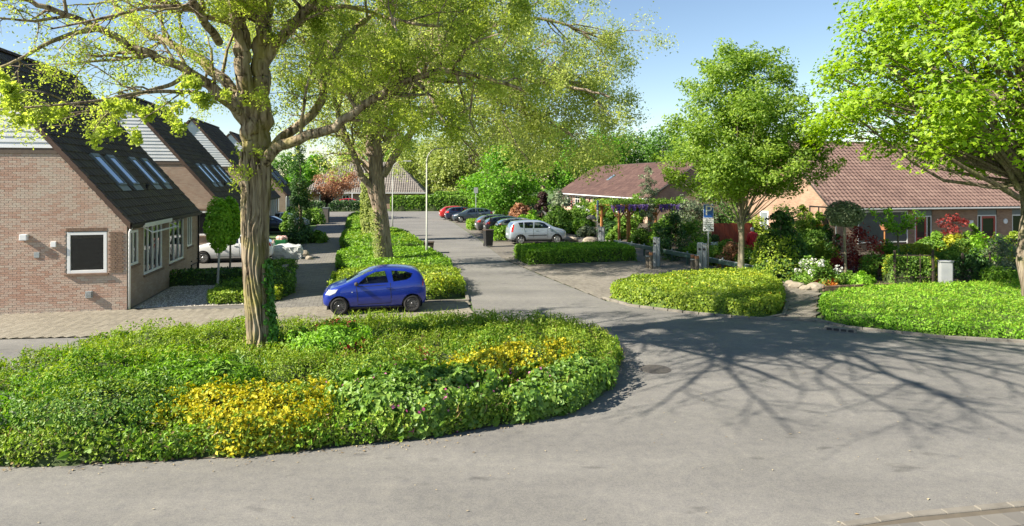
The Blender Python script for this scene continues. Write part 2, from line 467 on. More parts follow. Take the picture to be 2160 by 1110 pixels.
def barkmat(name, c1, c2, c3, moss, mossamt=0.5, sc=9.0, bump=1.0):
    m, n, p, l = new_mat(name)
    t = nd(n, 'ShaderNodeTexCoord')
    mp = nd(n, 'ShaderNodeMapping'); mp.inputs['Scale'].default_value = (1, 1, .10); l.new(t.outputs['Object'], mp.inputs[0])
    no = nd(n, 'ShaderNodeTexNoise'); no.inputs['Scale'].default_value = sc*1.6; no.inputs['Detail'].default_value = 8; no.inputs['Distortion'].default_value = .7
    l.new(mp.outputs[0], no.inputs['Vector'])
    c = ramp(n, [(0.36, c1), (0.47, c2), (0.66, c3)], no.outputs['Fac'])
    mo = nd(n, 'ShaderNodeTexNoise'); mo.inputs['Scale'].default_value = 1.4; mo.inputs['Detail'].default_value = 6
    l.new(t.outputs['Object'], mo.inputs['Vector'])
    f = ramp(n, [(0.5, (0, 0, 0)), (0.68, (mossamt,)*3)], mo.outputs['Fac'])
    mx = nd(n, 'ShaderNodeMix', data_type='RGBA'); l.new(f, mx.inputs[0]); l.new(c, mx.inputs[6]); mx.inputs[7].default_value = (*moss, 1)
    l.new(mx.outputs[2], p.inputs['Base Color']); p.inputs['Roughness'].default_value = 0.95; p.inputs['Specular IOR Level'].default_value = 0.15
    bu = nd(n, 'ShaderNodeBump'); bu.inputs['Strength'].default_value = bump; bu.inputs['Distance'].default_value = 0.03
    l.new(no.outputs['Fac'], bu.inputs['Height']); l.new(bu.outputs[0], p.inputs['Normal'])
    return m
M['bark'] = barkmat('bark_furrowed', (0.050, 0.037, 0.025), (0.213, 0.168, 0.118), (0.370, 0.314, 0.230), (0.246, 0.224, 0.056), .75, 7)
M['bark2'] = barkmat('bark_brown', (0.115, 0.086, 0.063), (0.230, 0.178, 0.132), (0.356, 0.293, 0.230), (0.149, 0.161, 0.057), .35, 12)
M['bark3'] = barkmat('bark_smooth', (.14, .12, .085), (.24, .205, .145), (.33, .29, .215), (.13, .16, .06), .4, 5, .4)
M['bark4'] = barkmat('bark_maple', (0.084, 0.070, 0.052), (0.174, 0.142, 0.106), (0.264, 0.228, 0.180), (0.144, 0.156, 0.042), .6, 12, .7)
M['bark_pale'] = barkmat('bark_pale', (.26, .25, .22), (.38, .365, .32), (.50, .48, .43), (.2, .2, .1), .2, 10, .3)

LEAF = {
 'elm':    leafmat('leaf_elm', ((.145, .19, .035), (.225, .275, .055), (.31, .355, .09)), .6, big=.5),
 'elm2':   leafmat('leaf_elm_far', ((.15, .19, .05), (.23, .27, .08), (.315, .35, .125)), .6, big=.35),
 'maple':  leafmat('leaf_maple', ((.105, .17, .012), (.18, .275, .018), (.27, .36, .035)), .55, big=.8),
 'zelk':   leafmat('leaf_zelkova', ((.062, .115, .018), (.120, .190, .028), (.20, .27, .05)), .5, big=.8),
 'bgA':    leafmat('leaf_back_bright', ((.045, .12, .012), (.090, .20, .020), (.15, .28, .035)), .4, big=.25),
 'bgB':    leafmat('leaf_back_deep', ((.030, .075, .014), (.058, .125, .022), (.10, .18, .035)), .4, big=.25),
 'bgC':    leafmat('leaf_back_pale', ((.080, .115, .026), (.145, .18, .045), (.22, .25, .075)), .4, big=.25),
 'pinkish':leafmat('leaf_pink_brown', ((.13, .055, .035), (.21, .105, .070), (.28, .17, .11)), .35, big=.9),
 'hedge':  leafmat('leaf_hedge', ((.045, .105, .012), (.085, .17, .018), (.15, .245, .03)), .3, big=1.2),
 'hedgey': leafmat('leaf_hedge_yellowish', ((.075, .125, .014), (.135, .195, .022), (.22, .27, .04)), .35, big=1.6),
 'cover':  leafmat('leaf_cover', ((.062, .115, .014), (.120, .185, .022), (.20, .265, .04)), .3, big=1.1),
 'coverd': leafmat('leaf_cover_dark', ((.036, .088, .015), (.072, .145, .024), (.13, .21, .038)), .25, big=1.6, gloss=.1),
 'geran':  leafmat('leaf_geranium', ((.048, .105, .018), (.092, .17, .026), (.155, .235, .045)), .28, big=1.8, gloss=.1),
 'yellow': leafmat('flower_yellow', ((.31, .265, .008), (.45, .40, .02), (.55, .52, .06)), .25, big=2.0, gloss=.03),
 'orange': leafmat('leaf_orange', ((.30, .07, .015), (.42, .13, .025), (.5, .22, .05)), .3, big=3),
 'red':    leafmat('leaf_dark_red', ((.065, .010, .012), (.13, .018, .02), (.24, .045, .04)), .3, big=3),
 'pinkf':  leafmat('flower_pink', ((.40, .08, .22), (.55, .14, .34), (.65, .28, .45)), .3, big=3, gloss=.02),
 'whitef': leafmat('flower_white', ((.60, .60, .56), (.72, .72, .68), (.8, .8, .78)), .3, big=3, gloss=.02),
 'purple': leafmat('flower_purple', ((.15, .09, .33), (.24, .15, .46), (.36, .26, .56)), .3, big=3, gloss=.02),
 'dark':   leafmat('leaf_dark', ((.012, .038, .010), (.026, .066, .016), (.052, .11, .026)), .2, big=1.6, gloss=.1),
 'mid':    leafmat('leaf_mid', ((.040, .092, .014), (.078, .15, .022), (.14, .22, .04)), .3, big=1.6),
 'bright': leafmat('leaf_bright', ((.075, .17, .014), (.13, .255, .022), (.2, .34, .045)), .35, big=1.6),
 'ylgreen':leafmat('leaf_yellow_green', ((.16, .19, .016), (.27, .28, .025), (.40, .38, .045)), .3, big=1.6),
 'greyg':  leafmat('leaf_grey_green', ((.060, .085, .055), (.105, .135, .09), (.17, .20, .145)), .25, big=1.6),
 'ivy':    leafmat('leaf_ivy', ((.022, .075, .012), (.045, .13, .018), (.085, .20, .03)), .25, big=2.5, gloss=.12),
 'dry':    leafmat('leaf_dry', ((.10, .07, .035), (.17, .125, .065), (.24, .19, .11)), .2, big=3),
 'purpdk': leafmat('leaf_purple_dark', ((.018, .010, .012), (.032, .018, .018), (.055, .035, .03)), .15, big=2),
}
M['core'] = pmat('shade_core', (.030, .050, .012), (.050, .075, .018), 8, .95, .8, 30)  # filler sheet under the leaves; its dark colour paints the shade inside
M['core_y'] = pmat('shade_core_pale', (.055, .095, .014), (.080, .125, .020), 8, .95, .8, 30)  # same filler in a lighter green, still darker than the leaves

# ------------------------------------------------------------------ foliage
def leaf_np(P, size, rng, nrm=None, w=0.7, aspect=0.55, axis=None, fold=0.18, sj=0.55, tri=False):
    N = len(P)
    n = rng.normal(size=(N, 3)); n /= np.linalg.norm(n, axis=1, keepdims=True) + 1e-9
    if nrm is not None:
        n = n*(1-w) + nrm*w; n /= np.linalg.norm(n, axis=1, keepdims=True) + 1e-9
    a = rng.normal(size=(N, 3))
    if axis is not None: a = a*0.5 + axis
    a -= n*np.sum(a*n, 1, keepdims=True); a /= np.linalg.norm(a, axis=1, keepdims=True) + 1e-9
    b = np.cross(n, a)
    s = (size*(1-sj + 2*sj*rng.random(N)))[:, None]
    if tri:
        V = np.empty((N, 3, 3)); s = s*1.12
        V[:, 0] = P - a*s*.42 + b*s*aspect*.18; V[:, 1] = P + a*s*.55 + n*s*fold*.4; V[:, 2] = P - a*s*.08 - b*s*aspect*.75 + n*s*fold
        return V.reshape(-1, 3), np.arange(N*3).reshape(N, 3), np.repeat(rng.random(N), 3)
    V = np.empty((N, 4, 3))
    V[:, 0] = P - a*s*.5
    V[:, 1] = P + b*s*aspect*.5 + n*s*fold - a*s*.05
    V[:, 2] = P + a*s*.5
    V[:, 3] = P - b*s*aspect*.5 + n*s*fold*.7 - a*s*.05
    F = np.arange(N*4).reshape(N, 4)
    return V.reshape(-1, 3), F, np.repeat(rng.random(N), 4)

def star_np(P, size, rng, nrm, w=0.6):
    """lobed leaf: three kites fanned from one stalk"""
    N = len(P)
    n = rng.normal(size=(N, 3)); n /= np.linalg.norm(n, axis=1, keepdims=True)
    n = n*(1-w) + nrm*w; n /= np.linalg.norm(n, axis=1, keepdims=True) + 1e-9
    a = rng.normal(size=(N, 3)); a -= n*np.sum(a*n, 1, keepdims=True); a /= np.linalg.norm(a, axis=1, keepdims=True) + 1e-9
    b = np.cross(n, a)
    s = (size*(.6 + .7*rng.random(N)))[:, None]
    Vs = []
    for ang, ln in ((0, 1.0), (1.05, .85), (-1.05, .85)):
        d = a*math.cos(ang) + b*math.sin(ang); e = np.cross(n, d)
        V = np.empty((N, 3, 3))
        V[:, 0] = P - d*s*.10 + e*s*.27 + n*s*.03; V[:, 1] = P + d*s*.80*ln - n*s*.12; V[:, 2] = P - d*s*.10 - e*s*.27 + n*s*.03
        Vs.append(V)
    V = np.stack(Vs, 1).reshape(-1, 3)
    F = np.arange(len(V)).reshape(-1, 3)
    return V, F, np.repeat(rng.random(N), 9)

def leaves_obj(name, parts, mat, parent=None, kind='stuff'):
    V = []; F = []; A = []; o = 0
    for v, f, a in parts:
        V.append(v); F.append(f + o); A.append(a); o += len(v)
    me = mesh_np(name, np.vstack(V), np.vstack(F), False, np.concatenate(A))
    return place(name, me, mat, parent, kind=kind)

class Bed:
    """a mass of plants over a ground polygon: height field with rounded, uneven edges"""
    def __init__(s, poly, H, edge=0.35, rough=0.25, nscale=1.2, seed=1, sm=2, lumps=None, box=False, tilt=None):
        s.poly = smooth_poly(list(poly), sm) if sm else list(poly)
        s.H, s.edge, s.rough, s.ns, s.seed, s.lumps, s.box, s.tilt = H, edge, rough, nscale, seed, lumps, box, tilt
    def h(s, X, Y):
        if not hasattr(s, 'grid'):
            P = np.array(s.poly); s.lo = P.min(0)-.3; r = s.gr = max(.04, (P.max(0)-P.min(0)).max()/260)
            n = ((P.max(0)+.3-s.lo)/r).astype(int)+3
            gx, gy = np.meshgrid(s.lo[0]+np.arange(n[0])*r, s.lo[1]+np.arange(n[1])*r, indexing='ij')
            s.grid = np.where(inside(s.poly, gx, gy), s.h_exact(gx, gy), 0)
        fx = np.clip((X-s.lo[0])/s.gr, 0, s.grid.shape[0]-1.01); fy = np.clip((Y-s.lo[1])/s.gr, 0, s.grid.shape[1]-1.01)
        i, j = fx.astype(int), fy.astype(int); fx = fx-i; fy = fy-j; g = s.grid
        return (g[i, j]*(1-fx)+g[i+1, j]*fx)*(1-fy) + (g[i, j+1]*(1-fx)+g[i+1, j+1]*fx)*fy
    def h_exact(s, X, Y):
        d = edge_dist(s.poly, X, Y)
        t = np.clip(d/s.edge, 0, 1)
        pr = np.sqrt(np.clip(1-(1-t)**2, 0, 1)) if not s.box else np.clip(t*1.3, 0, 1)**.35
        nz = vnoise(X*s.ns, Y*s.ns, s.seed)*.6 + vnoise(X*s.ns*2.7, Y*s.ns*2.7, s.seed+7)*.4
        H = s.H*(1 - s.rough + 2*s.rough*nz)
        if s.lumps is not None: H = H + s.lumps(X, Y)
        return H*pr
    def sample(s, N, rng, depth=0.12):
        P = np.array(s.poly); lo, hi = P.min(0), P.max(0)
        X = []; Y = []; c = 0
        while c < N:
            x = rng.uniform(lo[0], hi[0], N); y = rng.uniform(lo[1], hi[1], N)
            k = inside(s.poly, x, y); x, y = x[k], y[k]
            e = 0.05
            g = np.hypot((s.h(x+e, y)-s.h(x-e, y))/(2*e), (s.h(x, y+e)-s.h(x, y-e))/(2*e))
            wt = np.clip(np.sqrt(1+g*g)/3.0, 0, 1)
            k = rng.random(len(x)) < wt
            X.append(x[k]); Y.append(y[k]); c += k.sum()
        x = np.concatenate(X)[:N]; y = np.concatenate(Y)[:N]
        return s.lift(x, y, rng, depth)
    def lift(s, x, y, rng, depth):
        e = 0.05
        gx = (s.h(x+e, y)-s.h(x-e, y))/(2*e); gy = (s.h(x, y+e)-s.h(x, y-e))/(2*e)
        n = np.stack([-gx, -gy, np.ones_like(gx)], -1); n /= np.linalg.norm(n, axis=1, keepdims=True)
        z = s.h(x, y)
        P = np.stack([x, y, z], -1) - n*(rng.random(len(x))**1.5*depth)[:, None]
        P[:, 2] = np.maximum(P[:, 2], 0.03)
        return P, n
    def rim(s, N, rng, H=None, out=0.06):
        """leaves on the upright sides"""
        P = np.array(s.poly + [s.poly[0]]); L = np.linalg.norm(np.diff(P, axis=0), axis=1); cs = np.concatenate([[0], np.cumsum(L)])
        t = rng.random(N)*cs[-1]; i = np.clip(np.searchsorted(cs, t)-1, 0, len(L)-1); f = ((t-cs[i])/L[i])[:, None]
        q = P[i]*(1-f) + P[i+1]*f; d = (P[i+1]-P[i])/L[i][:, None]
        nn = np.stack([d[:, 1], -d[:, 0]], -1)
        area = 0.5*np.sum(P[:-1, 0]*P[1:, 1]-P[1:, 0]*P[:-1, 1])
        if area < 0: nn = -nn
        inn = q - nn*(s.edge*.9)
        hh = s.h(inn[:, 0], inn[:, 1])
        zz = hh*rng.random(N)**.9*.95 + .02
        bul = out*np.sin(np.clip(zz/np.maximum(hh, .05), 0, 1)*math.pi)
        q = q + nn*(bul - rng.random(N)*.12)[:, None] + nn*((vnoise(q[:, 0]*2, q[:, 1]*2, s.seed+3)-.5)*.16)[:, None]
        return np.column_stack([q, zz]), np.column_stack([nn, np.full(N, .35)])
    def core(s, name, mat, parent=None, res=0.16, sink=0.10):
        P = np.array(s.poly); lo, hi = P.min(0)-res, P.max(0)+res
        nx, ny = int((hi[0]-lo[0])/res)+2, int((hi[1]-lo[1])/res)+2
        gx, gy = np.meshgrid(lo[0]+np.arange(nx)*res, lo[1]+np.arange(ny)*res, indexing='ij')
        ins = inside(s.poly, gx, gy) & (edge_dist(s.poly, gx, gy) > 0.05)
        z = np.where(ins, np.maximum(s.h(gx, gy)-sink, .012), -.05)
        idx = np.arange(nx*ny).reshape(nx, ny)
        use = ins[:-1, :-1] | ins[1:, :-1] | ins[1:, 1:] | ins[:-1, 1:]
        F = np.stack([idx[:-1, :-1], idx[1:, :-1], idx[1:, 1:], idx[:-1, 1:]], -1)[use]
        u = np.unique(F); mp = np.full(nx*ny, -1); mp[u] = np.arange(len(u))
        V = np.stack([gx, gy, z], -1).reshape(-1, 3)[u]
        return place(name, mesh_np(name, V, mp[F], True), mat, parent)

def ellipse(cx, cy, rx, ry, rot=0, n=18, wob=0.1, seed=0):
    r = random.Random(seed); out = []
    for i in range(n):
        a = 2*math.pi*i/n; k = 1 + r.uniform(-wob, wob)
        x, y = rx*k*math.cos(a), ry*k*math.sin(a)
        out.append((cx + x*math.cos(rot) - y*math.sin(rot), cy + x*math.sin(rot) + y*math.cos(rot)))
    return out
# ------------------------------------------------------------------ ground
def sheet(name, poly, z, mat, parent=None, kind='structure'):
    me = bpy.data.meshes.new(name)
    me.from_pydata([(p[0], p[1], z) for p in poly], [], [tuple(range(len(poly)))])
    if me.polygons[0].normal.z < 0: me.flip_normals()
    me.update()
    o = place(name, me, mat, parent)
    if kind and parent is None: o['kind'] = kind
    return o

sheet('ground', [(-900, -200), (900, -200), (900, 1500), (-900, 1500)], -0.03, M['lawn'])
# asphalt: the road in front, the side street and the cross street at its end
sheet('road', [(-70, -20), (70, -20), (70, 21.0), (17, 17.5), (13.8, 18.1), (9.6, 20.9), (8, 21.1), (5.8, 22.1), (4.2, 23.3),
               (3.4, 24.2), (1.3, 30.8), (-.53, 37.3), (-2.4, 49), (-5.9, 68), (-8.2, 80), (25, 87), (60, 95), (60, 102), (-60, 89), (-60, 82),
               (-17.0, 82.5), (-15.6, 76), (-9.5, 54), (-8.5, 52.8), (-6.0, 43.4), (-4.5, 38.5), (-3.0, 33.3), (-1.5, 24.2), (-1.2, 21.6), (-1.5, 19.7), (-9.5, 18.8), (-14.2, 18.3), (-70, 6)], 0.0, M['asphalt'])

rng = np.random.default_rng(11)

def box_np(O, X, Y, Z, sx, sy, sz, att):
    """many boxes without bottoms: O (n,3) centres of the base; X,Y,Z axes (n,3)"""
    n = len(O)
    V = np.empty((n, 8, 3)); i = 0
    for zz in (0, 1):
        for (a, b) in ((-.5, -.5), (.5, -.5), (.5, .5), (-.5, .5)):
            sh = 1.0 if zz == 0 else .985
            V[:, i] = O + X*(a*sh*sx)[:, None] + Y*(b*sh*sy)[:, None] + Z*(zz*sz)[:, None]; i += 1
    q = np.array([(4,5,6,7),(0,1,5,4),(1,2,6,5),(2,3,7,6),(3,0,4,7)])
    F = (np.arange(n)[:, None, None]*8 + q[None]).reshape(-1, 4)
    return V.reshape(-1, 3), F, np.repeat(att, 8)

def piece_meshes(name, sx, sy, sz, mat, k=8):
    out = []
    for i in range(k):
        V, F, A = box_np(np.zeros((1, 3)), np.array([[1., 0, 0]]), np.array([[0, 1., 0]]), np.array([[0, 0, 1.]]),
                         np.array([sx]), np.array([sy]), np.array([sz]), np.array([(i+.5)/k]))
        me = mesh_np(name, V, F, False, A); me.materials.append(mat); out.append(me)
    return out

def herringbone(poly, rot, L, Wd, gap=0.006):
    P = np.array(poly); c = P.mean(0); r = np.abs(P-c).max()*1.5
    n = int(r/Wd)
    a, b = np.meshgrid(np.arange(-n, n), np.arange(-n//2, n//2), indexing='ij')
    ox = (a + 2*b).ravel(); oy = (a - 2*b).ravel()
    cx = np.concatenate([ox + 1.0, ox + .5])*Wd; cy = np.concatenate([oy + .5, oy + 2.0])*Wd
    v = np.concatenate([np.zeros(len(ox)), np.ones(len(ox))])
    ca, sa = math.cos(rot), math.sin(rot)
    X = c[0] + cx*ca - cy*sa; Y = c[1] + cx*sa + cy*ca
    k = inside(poly, X, Y)
    return X[k], Y[k], rot + v[k]*math.pi/2

def running(poly, rot, L, Wd):
    P = np.array(poly); c = P.mean(0); r = np.abs(P-c).max()*1.5
    na, nb = int(r/L)+1, int(r/Wd)+1
    a, b = np.meshgrid(np.arange(-na, na), np.arange(-nb, nb), indexing='ij')
    cx = ((a + .5*(b % 2))*L).ravel(); cy = (b*Wd).ravel()
    ca, sa = math.cos(rot), math.sin(rot)
    X = c[0] + cx*ca - cy*sa; Y = c[1] + cx*sa + cy*ca
    k = inside(poly, X, Y)
    return X[k], Y[k], np.full(k.sum(), rot)

def pave(name, poly, pattern, rot, L, Wd, mat, z=0.004, th=0.012, single=None, jm=None, far=None, fpoly=None):
    base = sheet(name, poly, z, jm or M['joint'])
    X, Y, A = pattern(poly, rot, L, Wd)
    if far:
        k = Y < far; X, Y, A = X[k], Y[k], A[k]
        sheet(name.replace('bays', 'bay')+'_far', [p for p in fpoly], z+.002, mat)
    n = len(X); zz = z + 0.002 + rng.random(n)*.003
    att = np.clip(vnoise(X*.8, Y*.8, 5)*.5 + rng.random(n)*.6 - .05, 0, 1)
    keep = np.ones(n, bool)
    if single is not None:
        vis = single(X, Y); order = np.argsort(np.where(vis, Y, 1e9))[:300]
        order = order[vis[order]]
        keep[order] = False
        ms = piece_meshes('paver', L-.008, Wd-.008, th, mat)
        for i in order:
            place('paver', ms[int(att[i]*7.99)], None, base, (X[i], Y[i], zz[i]), (0, 0, A[i]))
    X, Y, A, zz, att = X[keep], Y[keep], A[keep], zz[keep], att[keep]; n = len(X)
    O = np.stack([X, Y, zz], -1); ax = np.stack([np.cos(A), np.sin(A), np.zeros(n)], -1); ay = np.stack([-np.sin(A), np.cos(A), np.zeros(n)], -1)
    V, F, at = box_np(O, ax, ay, np.tile([0, 0, 1.], (n, 1)), np.full(n, L-.008), np.full(n, Wd-.008), np.full(n, th), att)
    place('paver_field', mesh_np('paver_field', V, F, False, at), mat, base, kind='stuff')
    return base

DRIVE = [(-30, 16.0), (-14.2, 18.4), (-9.5, 18.9), (-4, 19.2), (-1.6, 19.8), (-1.3, 21.6), (-1.6, 24.1), (-6.5, 23.1), (-8.6, 22.65), (-13.05, 22.45), (-30, 18.7)]
pave('driveway', DRIVE, herringbone, YAW + R(45), .21, .105, M['paver'], single=lambda X, Y: (X < -9.6) & (X > -.78*Y) & (Y > 18.0))
WALK = [(-6.5, 23.1), (-8.6, 22.65), (-12.5, 38.5), (-23.2, 82), (-20.3, 82), (-13.6, 53.5), (-7.9, 29.5)]
pave('footpath', WALK, running, YAW, .30, .15, M['paver_grey'], single=lambda X, Y: (Y > 23))
# paved ground between the houses on the left
sheet('yard_paving', [(-8.6, 22.75), (-12.4, 38.4), (-14.4, 47), (-30, 43), (-20, 30), (-13.1, 22.6)], -.004, M['paver_grey'])
# parking bays on the right of the street and the path to the gardens
BAYS = [(3.4, 24.3), (1.35, 30.8), (-.5, 37.3), (-2.35, 49), (-5.85, 68), (-8.1, 80), (0.5, 82.5), (3.5, 66), (7.2, 48), (9.2, 39.6), (12.2, 33.2), (10.6, 29.5), (8, 28.4), (4.3, 26.2)]
pave('parking_bays', BAYS, running, YAW + R(90), .21, .105, M['paver_tan'], single=lambda X, Y: (Y > 24) & (X < 8), far=38, fpoly=[(-.65, 38), (-2.35, 49), (-5.85, 68), (-8.1, 80), (0.5, 82.5), (3.5, 66), (7.2, 48), (9.2, 39.6), (9.9, 38)])
PATH = [(7.95, 21.0), (8.9, 21.5), (9.7, 23.3), (10.4, 25.3), (10.9, 28.4), (12.2, 33), (15, 31), (12.6, 27.2), (10.4, 22.7), (9.5, 20.75)]
pave('garden_path', PATH, running, YAW + R(35), .30, .30, M['paver_tan'], z=.008, single=lambda X, Y: (Y > 20))
# near corner of pavement at the bottom right of the frame
pave('near_pavement', [(4.2, 8.25), (5.1, 8.47), (6.8, 8.76), (12, 9.7), (12, 4), (3, 4), (3.6, 7.6)], running, R(10), .30, .30, M['paver_grey'], z=.09)

def kerb(name, pts, closed=True, w=.12, h=.07, L=0.5):
    """a line of kerb stones, each its own piece"""
    base = bpy.data.objects.new(name, None); COL.objects.link(base); base['kind'] = 'structure'
    pts = [Vector((p[0], p[1], 0)) for p in pts]
    if closed: pts = pts + [pts[0]]
    ms = []
    for i in range(5):
        b = MB(); e = .012
        b.box(-w/2, w/2, -L/2+.006, L/2-.006, -.05, h-e)
        b.add([(-w/2+.002, -L/2+.006, h-e), (w/2-.002, -L/2+.006, h-e), (w/2-.002, L/2-.006, h-e), (-w/2+.002, L/2-.006, h-e),
               (-w/2+e, -L/2+e, h), (w/2-e, -L/2+e, h), (w/2-e, L/2-e, h), (-w/2+e, L/2-e, h)], ((4,5,6,7),(0,1,5,4),(1,2,6,5),(2,3,7,6),(3,0,4,7)))
        me = b.mesh('kerb_stone'); me.materials.append(M['kerb']); ms.append(me)
    d = 0; carry = 0
    tot = sum((pts[i+1]-pts[i]).length for i in range(len(pts)-1))
    n = int(tot/L)
    acc = 0; seg = 0
    for k in range(n):
        s = (k+.5)*tot/n
        while seg < len(pts)-2 and s > acc + (pts[seg+1]-pts[seg]).length:
            acc += (pts[seg+1]-pts[seg]).length; seg += 1
        t = (pts[seg+1]-pts[seg]).normalized(); p = pts[seg] + t*(s-acc)
        place('kerb_stone', ms[k % 5], None, base, (p.x, p.y, random.uniform(-.006, .004)), (0, 0, math.atan2(-t.x, t.y)))
    return base

ISLAND = [(-9.5, 10.15), (-7.85, 10.15), (-5.7, 10.35), (-3.9, 10.6), (-2.7, 11.0), (-1.4, 11.3), (-.4, 11.8), (.45, 12.3), (1.1, 13), (1.75, 14), (2.4, 15.3),
          (2.65, 16.5), (2.4, 17.6), (1.7, 18.4), (.5, 18.8), (-3, 18.8), (-6.5, 18.7), (-8.5, 18.2), (-9.8, 17.3), (-10.7, 16), (-11.1, 13.8), (-10.9, 11.5), (-10.4, 10.5)]
STRIP = [(-6.5, 23.3), (-1.75, 24.3), (-2.2, 28), (-3.2, 33.3), (-4.7, 38.5), (-6.2, 43.4), (-8.7, 52.4), (-10.2, 54), (-12.4, 61), (-17.2, 80), (-19.9, 81.5), (-13.5, 53.5), (-7.8, 29.5)]
BED1 = [(.9, 33.9), (6.7, 35.7), (5.9, 39.2), (.1, 37.3)]
BED2 = [(3.6, 24.7), (4.3, 23.3), (5.8, 22.1), (7.2, 21.35), (7.9, 21.1), (8.7, 21.7), (9.5, 23.3), (10.2, 25.3), (10.7, 28), (10.2, 29.2), (8, 28.3), (6, 27.3), (4.3, 26.0)]
BED3 = [(9.7, 20.8), (10.2, 19.85), (11.1, 19.25), (12.1, 18.65), (13.8, 18.15), (17, 17.55), (25, 17.2), (26, 27.2), (20.6, 26.8), (16, 26.1), (13.6, 25.5), (11.6, 24.2), (10.5, 22.6)]
for nm, pl, zz in (('island_soil', ISLAND, .012), ('strip_soil', STRIP, .012), ('hedge_soil', BED1, .016), ('bed_soil', BED2, .016), ('lawn_bed_soil', BED3, .012)):
    sheet(nm, smooth_poly(pl, 1) if nm != 'hedge_soil' else pl, zz, M['earth'])
kerb('strip_kerb', [(-6.5, 23.12), (-1.6, 24.15), (-2.05, 28), (-3.05, 33.3), (-4.55, 38.5), (-6.05, 43.4), (-8.55, 52.5)], False)
kerb('hedge_kerb', [(.8, 33.75), (6.85, 35.6), (6.0, 39.4), (-.05, 37.4)])
kerb('bed_kerb', smooth_poly([(3.4, 24.7), (4.15, 23.15), (5.75, 21.95), (7.2, 21.2), (7.95, 20.95), (8.85, 21.6), (9.65, 23.3), (10.35, 25.3), (10.85, 28)], 0), False)
kerb('road_kerb', [(8.0, 20.95), (9.5, 20.75), (10.05, 19.7), (11.05, 19.1), (12.05, 18.5), (13.8, 18.0), (17, 17.4), (30, 17)], False)
kerb('near_kerb', [(3.5, 7.5), (4.2, 8.3), (5.1, 8.53), (6.8, 8.82), (12, 9.76)], False, h=.115)
kerb('cross_street_kerb', [(-60, 90.0), (-20, 94.7), (20, 99.3), (60, 103)], False, L=2.0)

# soil and lawn behind the beds on the right
sheet('garden_soil', [(10.9, 28.6), (12.3, 33.1), (9.3, 39.7), (7.3, 48), (3.6, 66), (2, 76), (60, 90), (60, 40), (26.2, 27.3), (20.6, 27), (16, 26.3), (13.6, 25.7), (12.7, 27.3), (15.1, 31)], -.006, M['earth'])
gy = sheet('gravel_yard', [(-12.98, 22.65), (-9.2, 23.4), (-11.1, 31.6), (-14.9, 31.2)], .010, M['gravel'])

# loose pebbles in the yard beside the house
def pebbles(n, poly, smin, smax, z, seed):
    r = np.random.default_rng(seed)
    P = np.array(poly); lo, hi = P.min(0), P.max(0)
    X = r.uniform(lo[0], hi[0], n*2); Y = r.uniform(lo[1], hi[1], n*2); k = inside(poly, X, Y); X, Y = X[k][:n], Y[k][:n]; n = len(X)
    s = r.uniform(smin, smax, n)
    base = np.array([(1,0,0),(0,1,0),(-1,0,0),(0,-1,0),(0,0,.7),(0,0,-.5)], float)
    a = r.uniform(0, 6.28, n); ca, sa = np.cos(a), np.sin(a)
    V = np.empty((n, 6, 3))
    for i, b in enumerate(base):
        bx, by = b[0]*s, b[1]*s*.7
        V[:, i, 0] = X + bx*ca - by*sa; V[:, i, 1] = Y + bx*sa + by*ca; V[:, i, 2] = z + b[2]*s
    q = np.array([(0,1,4),(1,2,4),(2,3,4),(3,0,4)])
    F = (np.arange(n)[:, None, None]*6 + q[None]).reshape(-1, 3)
    return mesh_np('pebbles', V.reshape(-1, 3), F, False, np.repeat(r.random(n), 6))
M['pebble'] = pmat('pebble', (.20, .18, .15), (.38, .35, .30), 3, .85, attr=.8, c3=(.55, .52, .47))
place('pebbles', pebbles(9000, [(-12.9, 22.75), (-9.3, 23.5), (-11.1, 31.3), (-14.8, 31.0)], .022, .042, .016, 3), M['pebble'], gy, kind='stuff')
# leaf litter and grit scattered along the kerbs and on the asphalt
def litter(name, pts_xy, mat, smin, smax, seed):
    r = np.random.default_rng(seed)
    P = np.column_stack([pts_xy, np.full(len(pts_xy), .008) + r.random(len(pts_xy))*.008])
    v, f, a = leaf_np(P, r.uniform(smin, smax, len(P)), r, nrm=np.tile([0, 0, 1.], (len(P), 1)), w=.93, aspect=.5, fold=.1)
    v[:, 2] = np.maximum(v[:, 2], .004)
    o = leaves_obj(name, [(v, f, a)], mat)
    return o
M['litter'] = pmat('dry_leaf', (.16, .11, .055), (.30, .23, .13), 30, .9, attr=.7, c3=(.42, .36, .24))
r_ = np.random.default_rng(8)
isl = np.array(smooth_poly(ISLAND, 2)); lit = []
for i in range(1500):
    k = r_.integers(len(isl)); c = isl.mean(0); p = isl[k] + (isl[k]-c)/np.linalg.norm(isl[k]-c)*abs(r_.normal(0, .16)) + r_.normal(0, .08, 2); lit.append(p)
for i in range(420): lit.append((r_.uniform(-9, 14), r_.uniform(8, 19)))
for i in range(700):
    t = r_.random(); lit.append((9.4 + t*9 + r_.normal(0, .1), 20.6 - 2.9*t**.6 - abs(r_.normal(0, .14))))
tag(litter('leaf_litter', np.array(lit), M['litter'], .02, .05, 4), 'dry leaves and grit scattered along the kerbs and over the asphalt', 'litter')

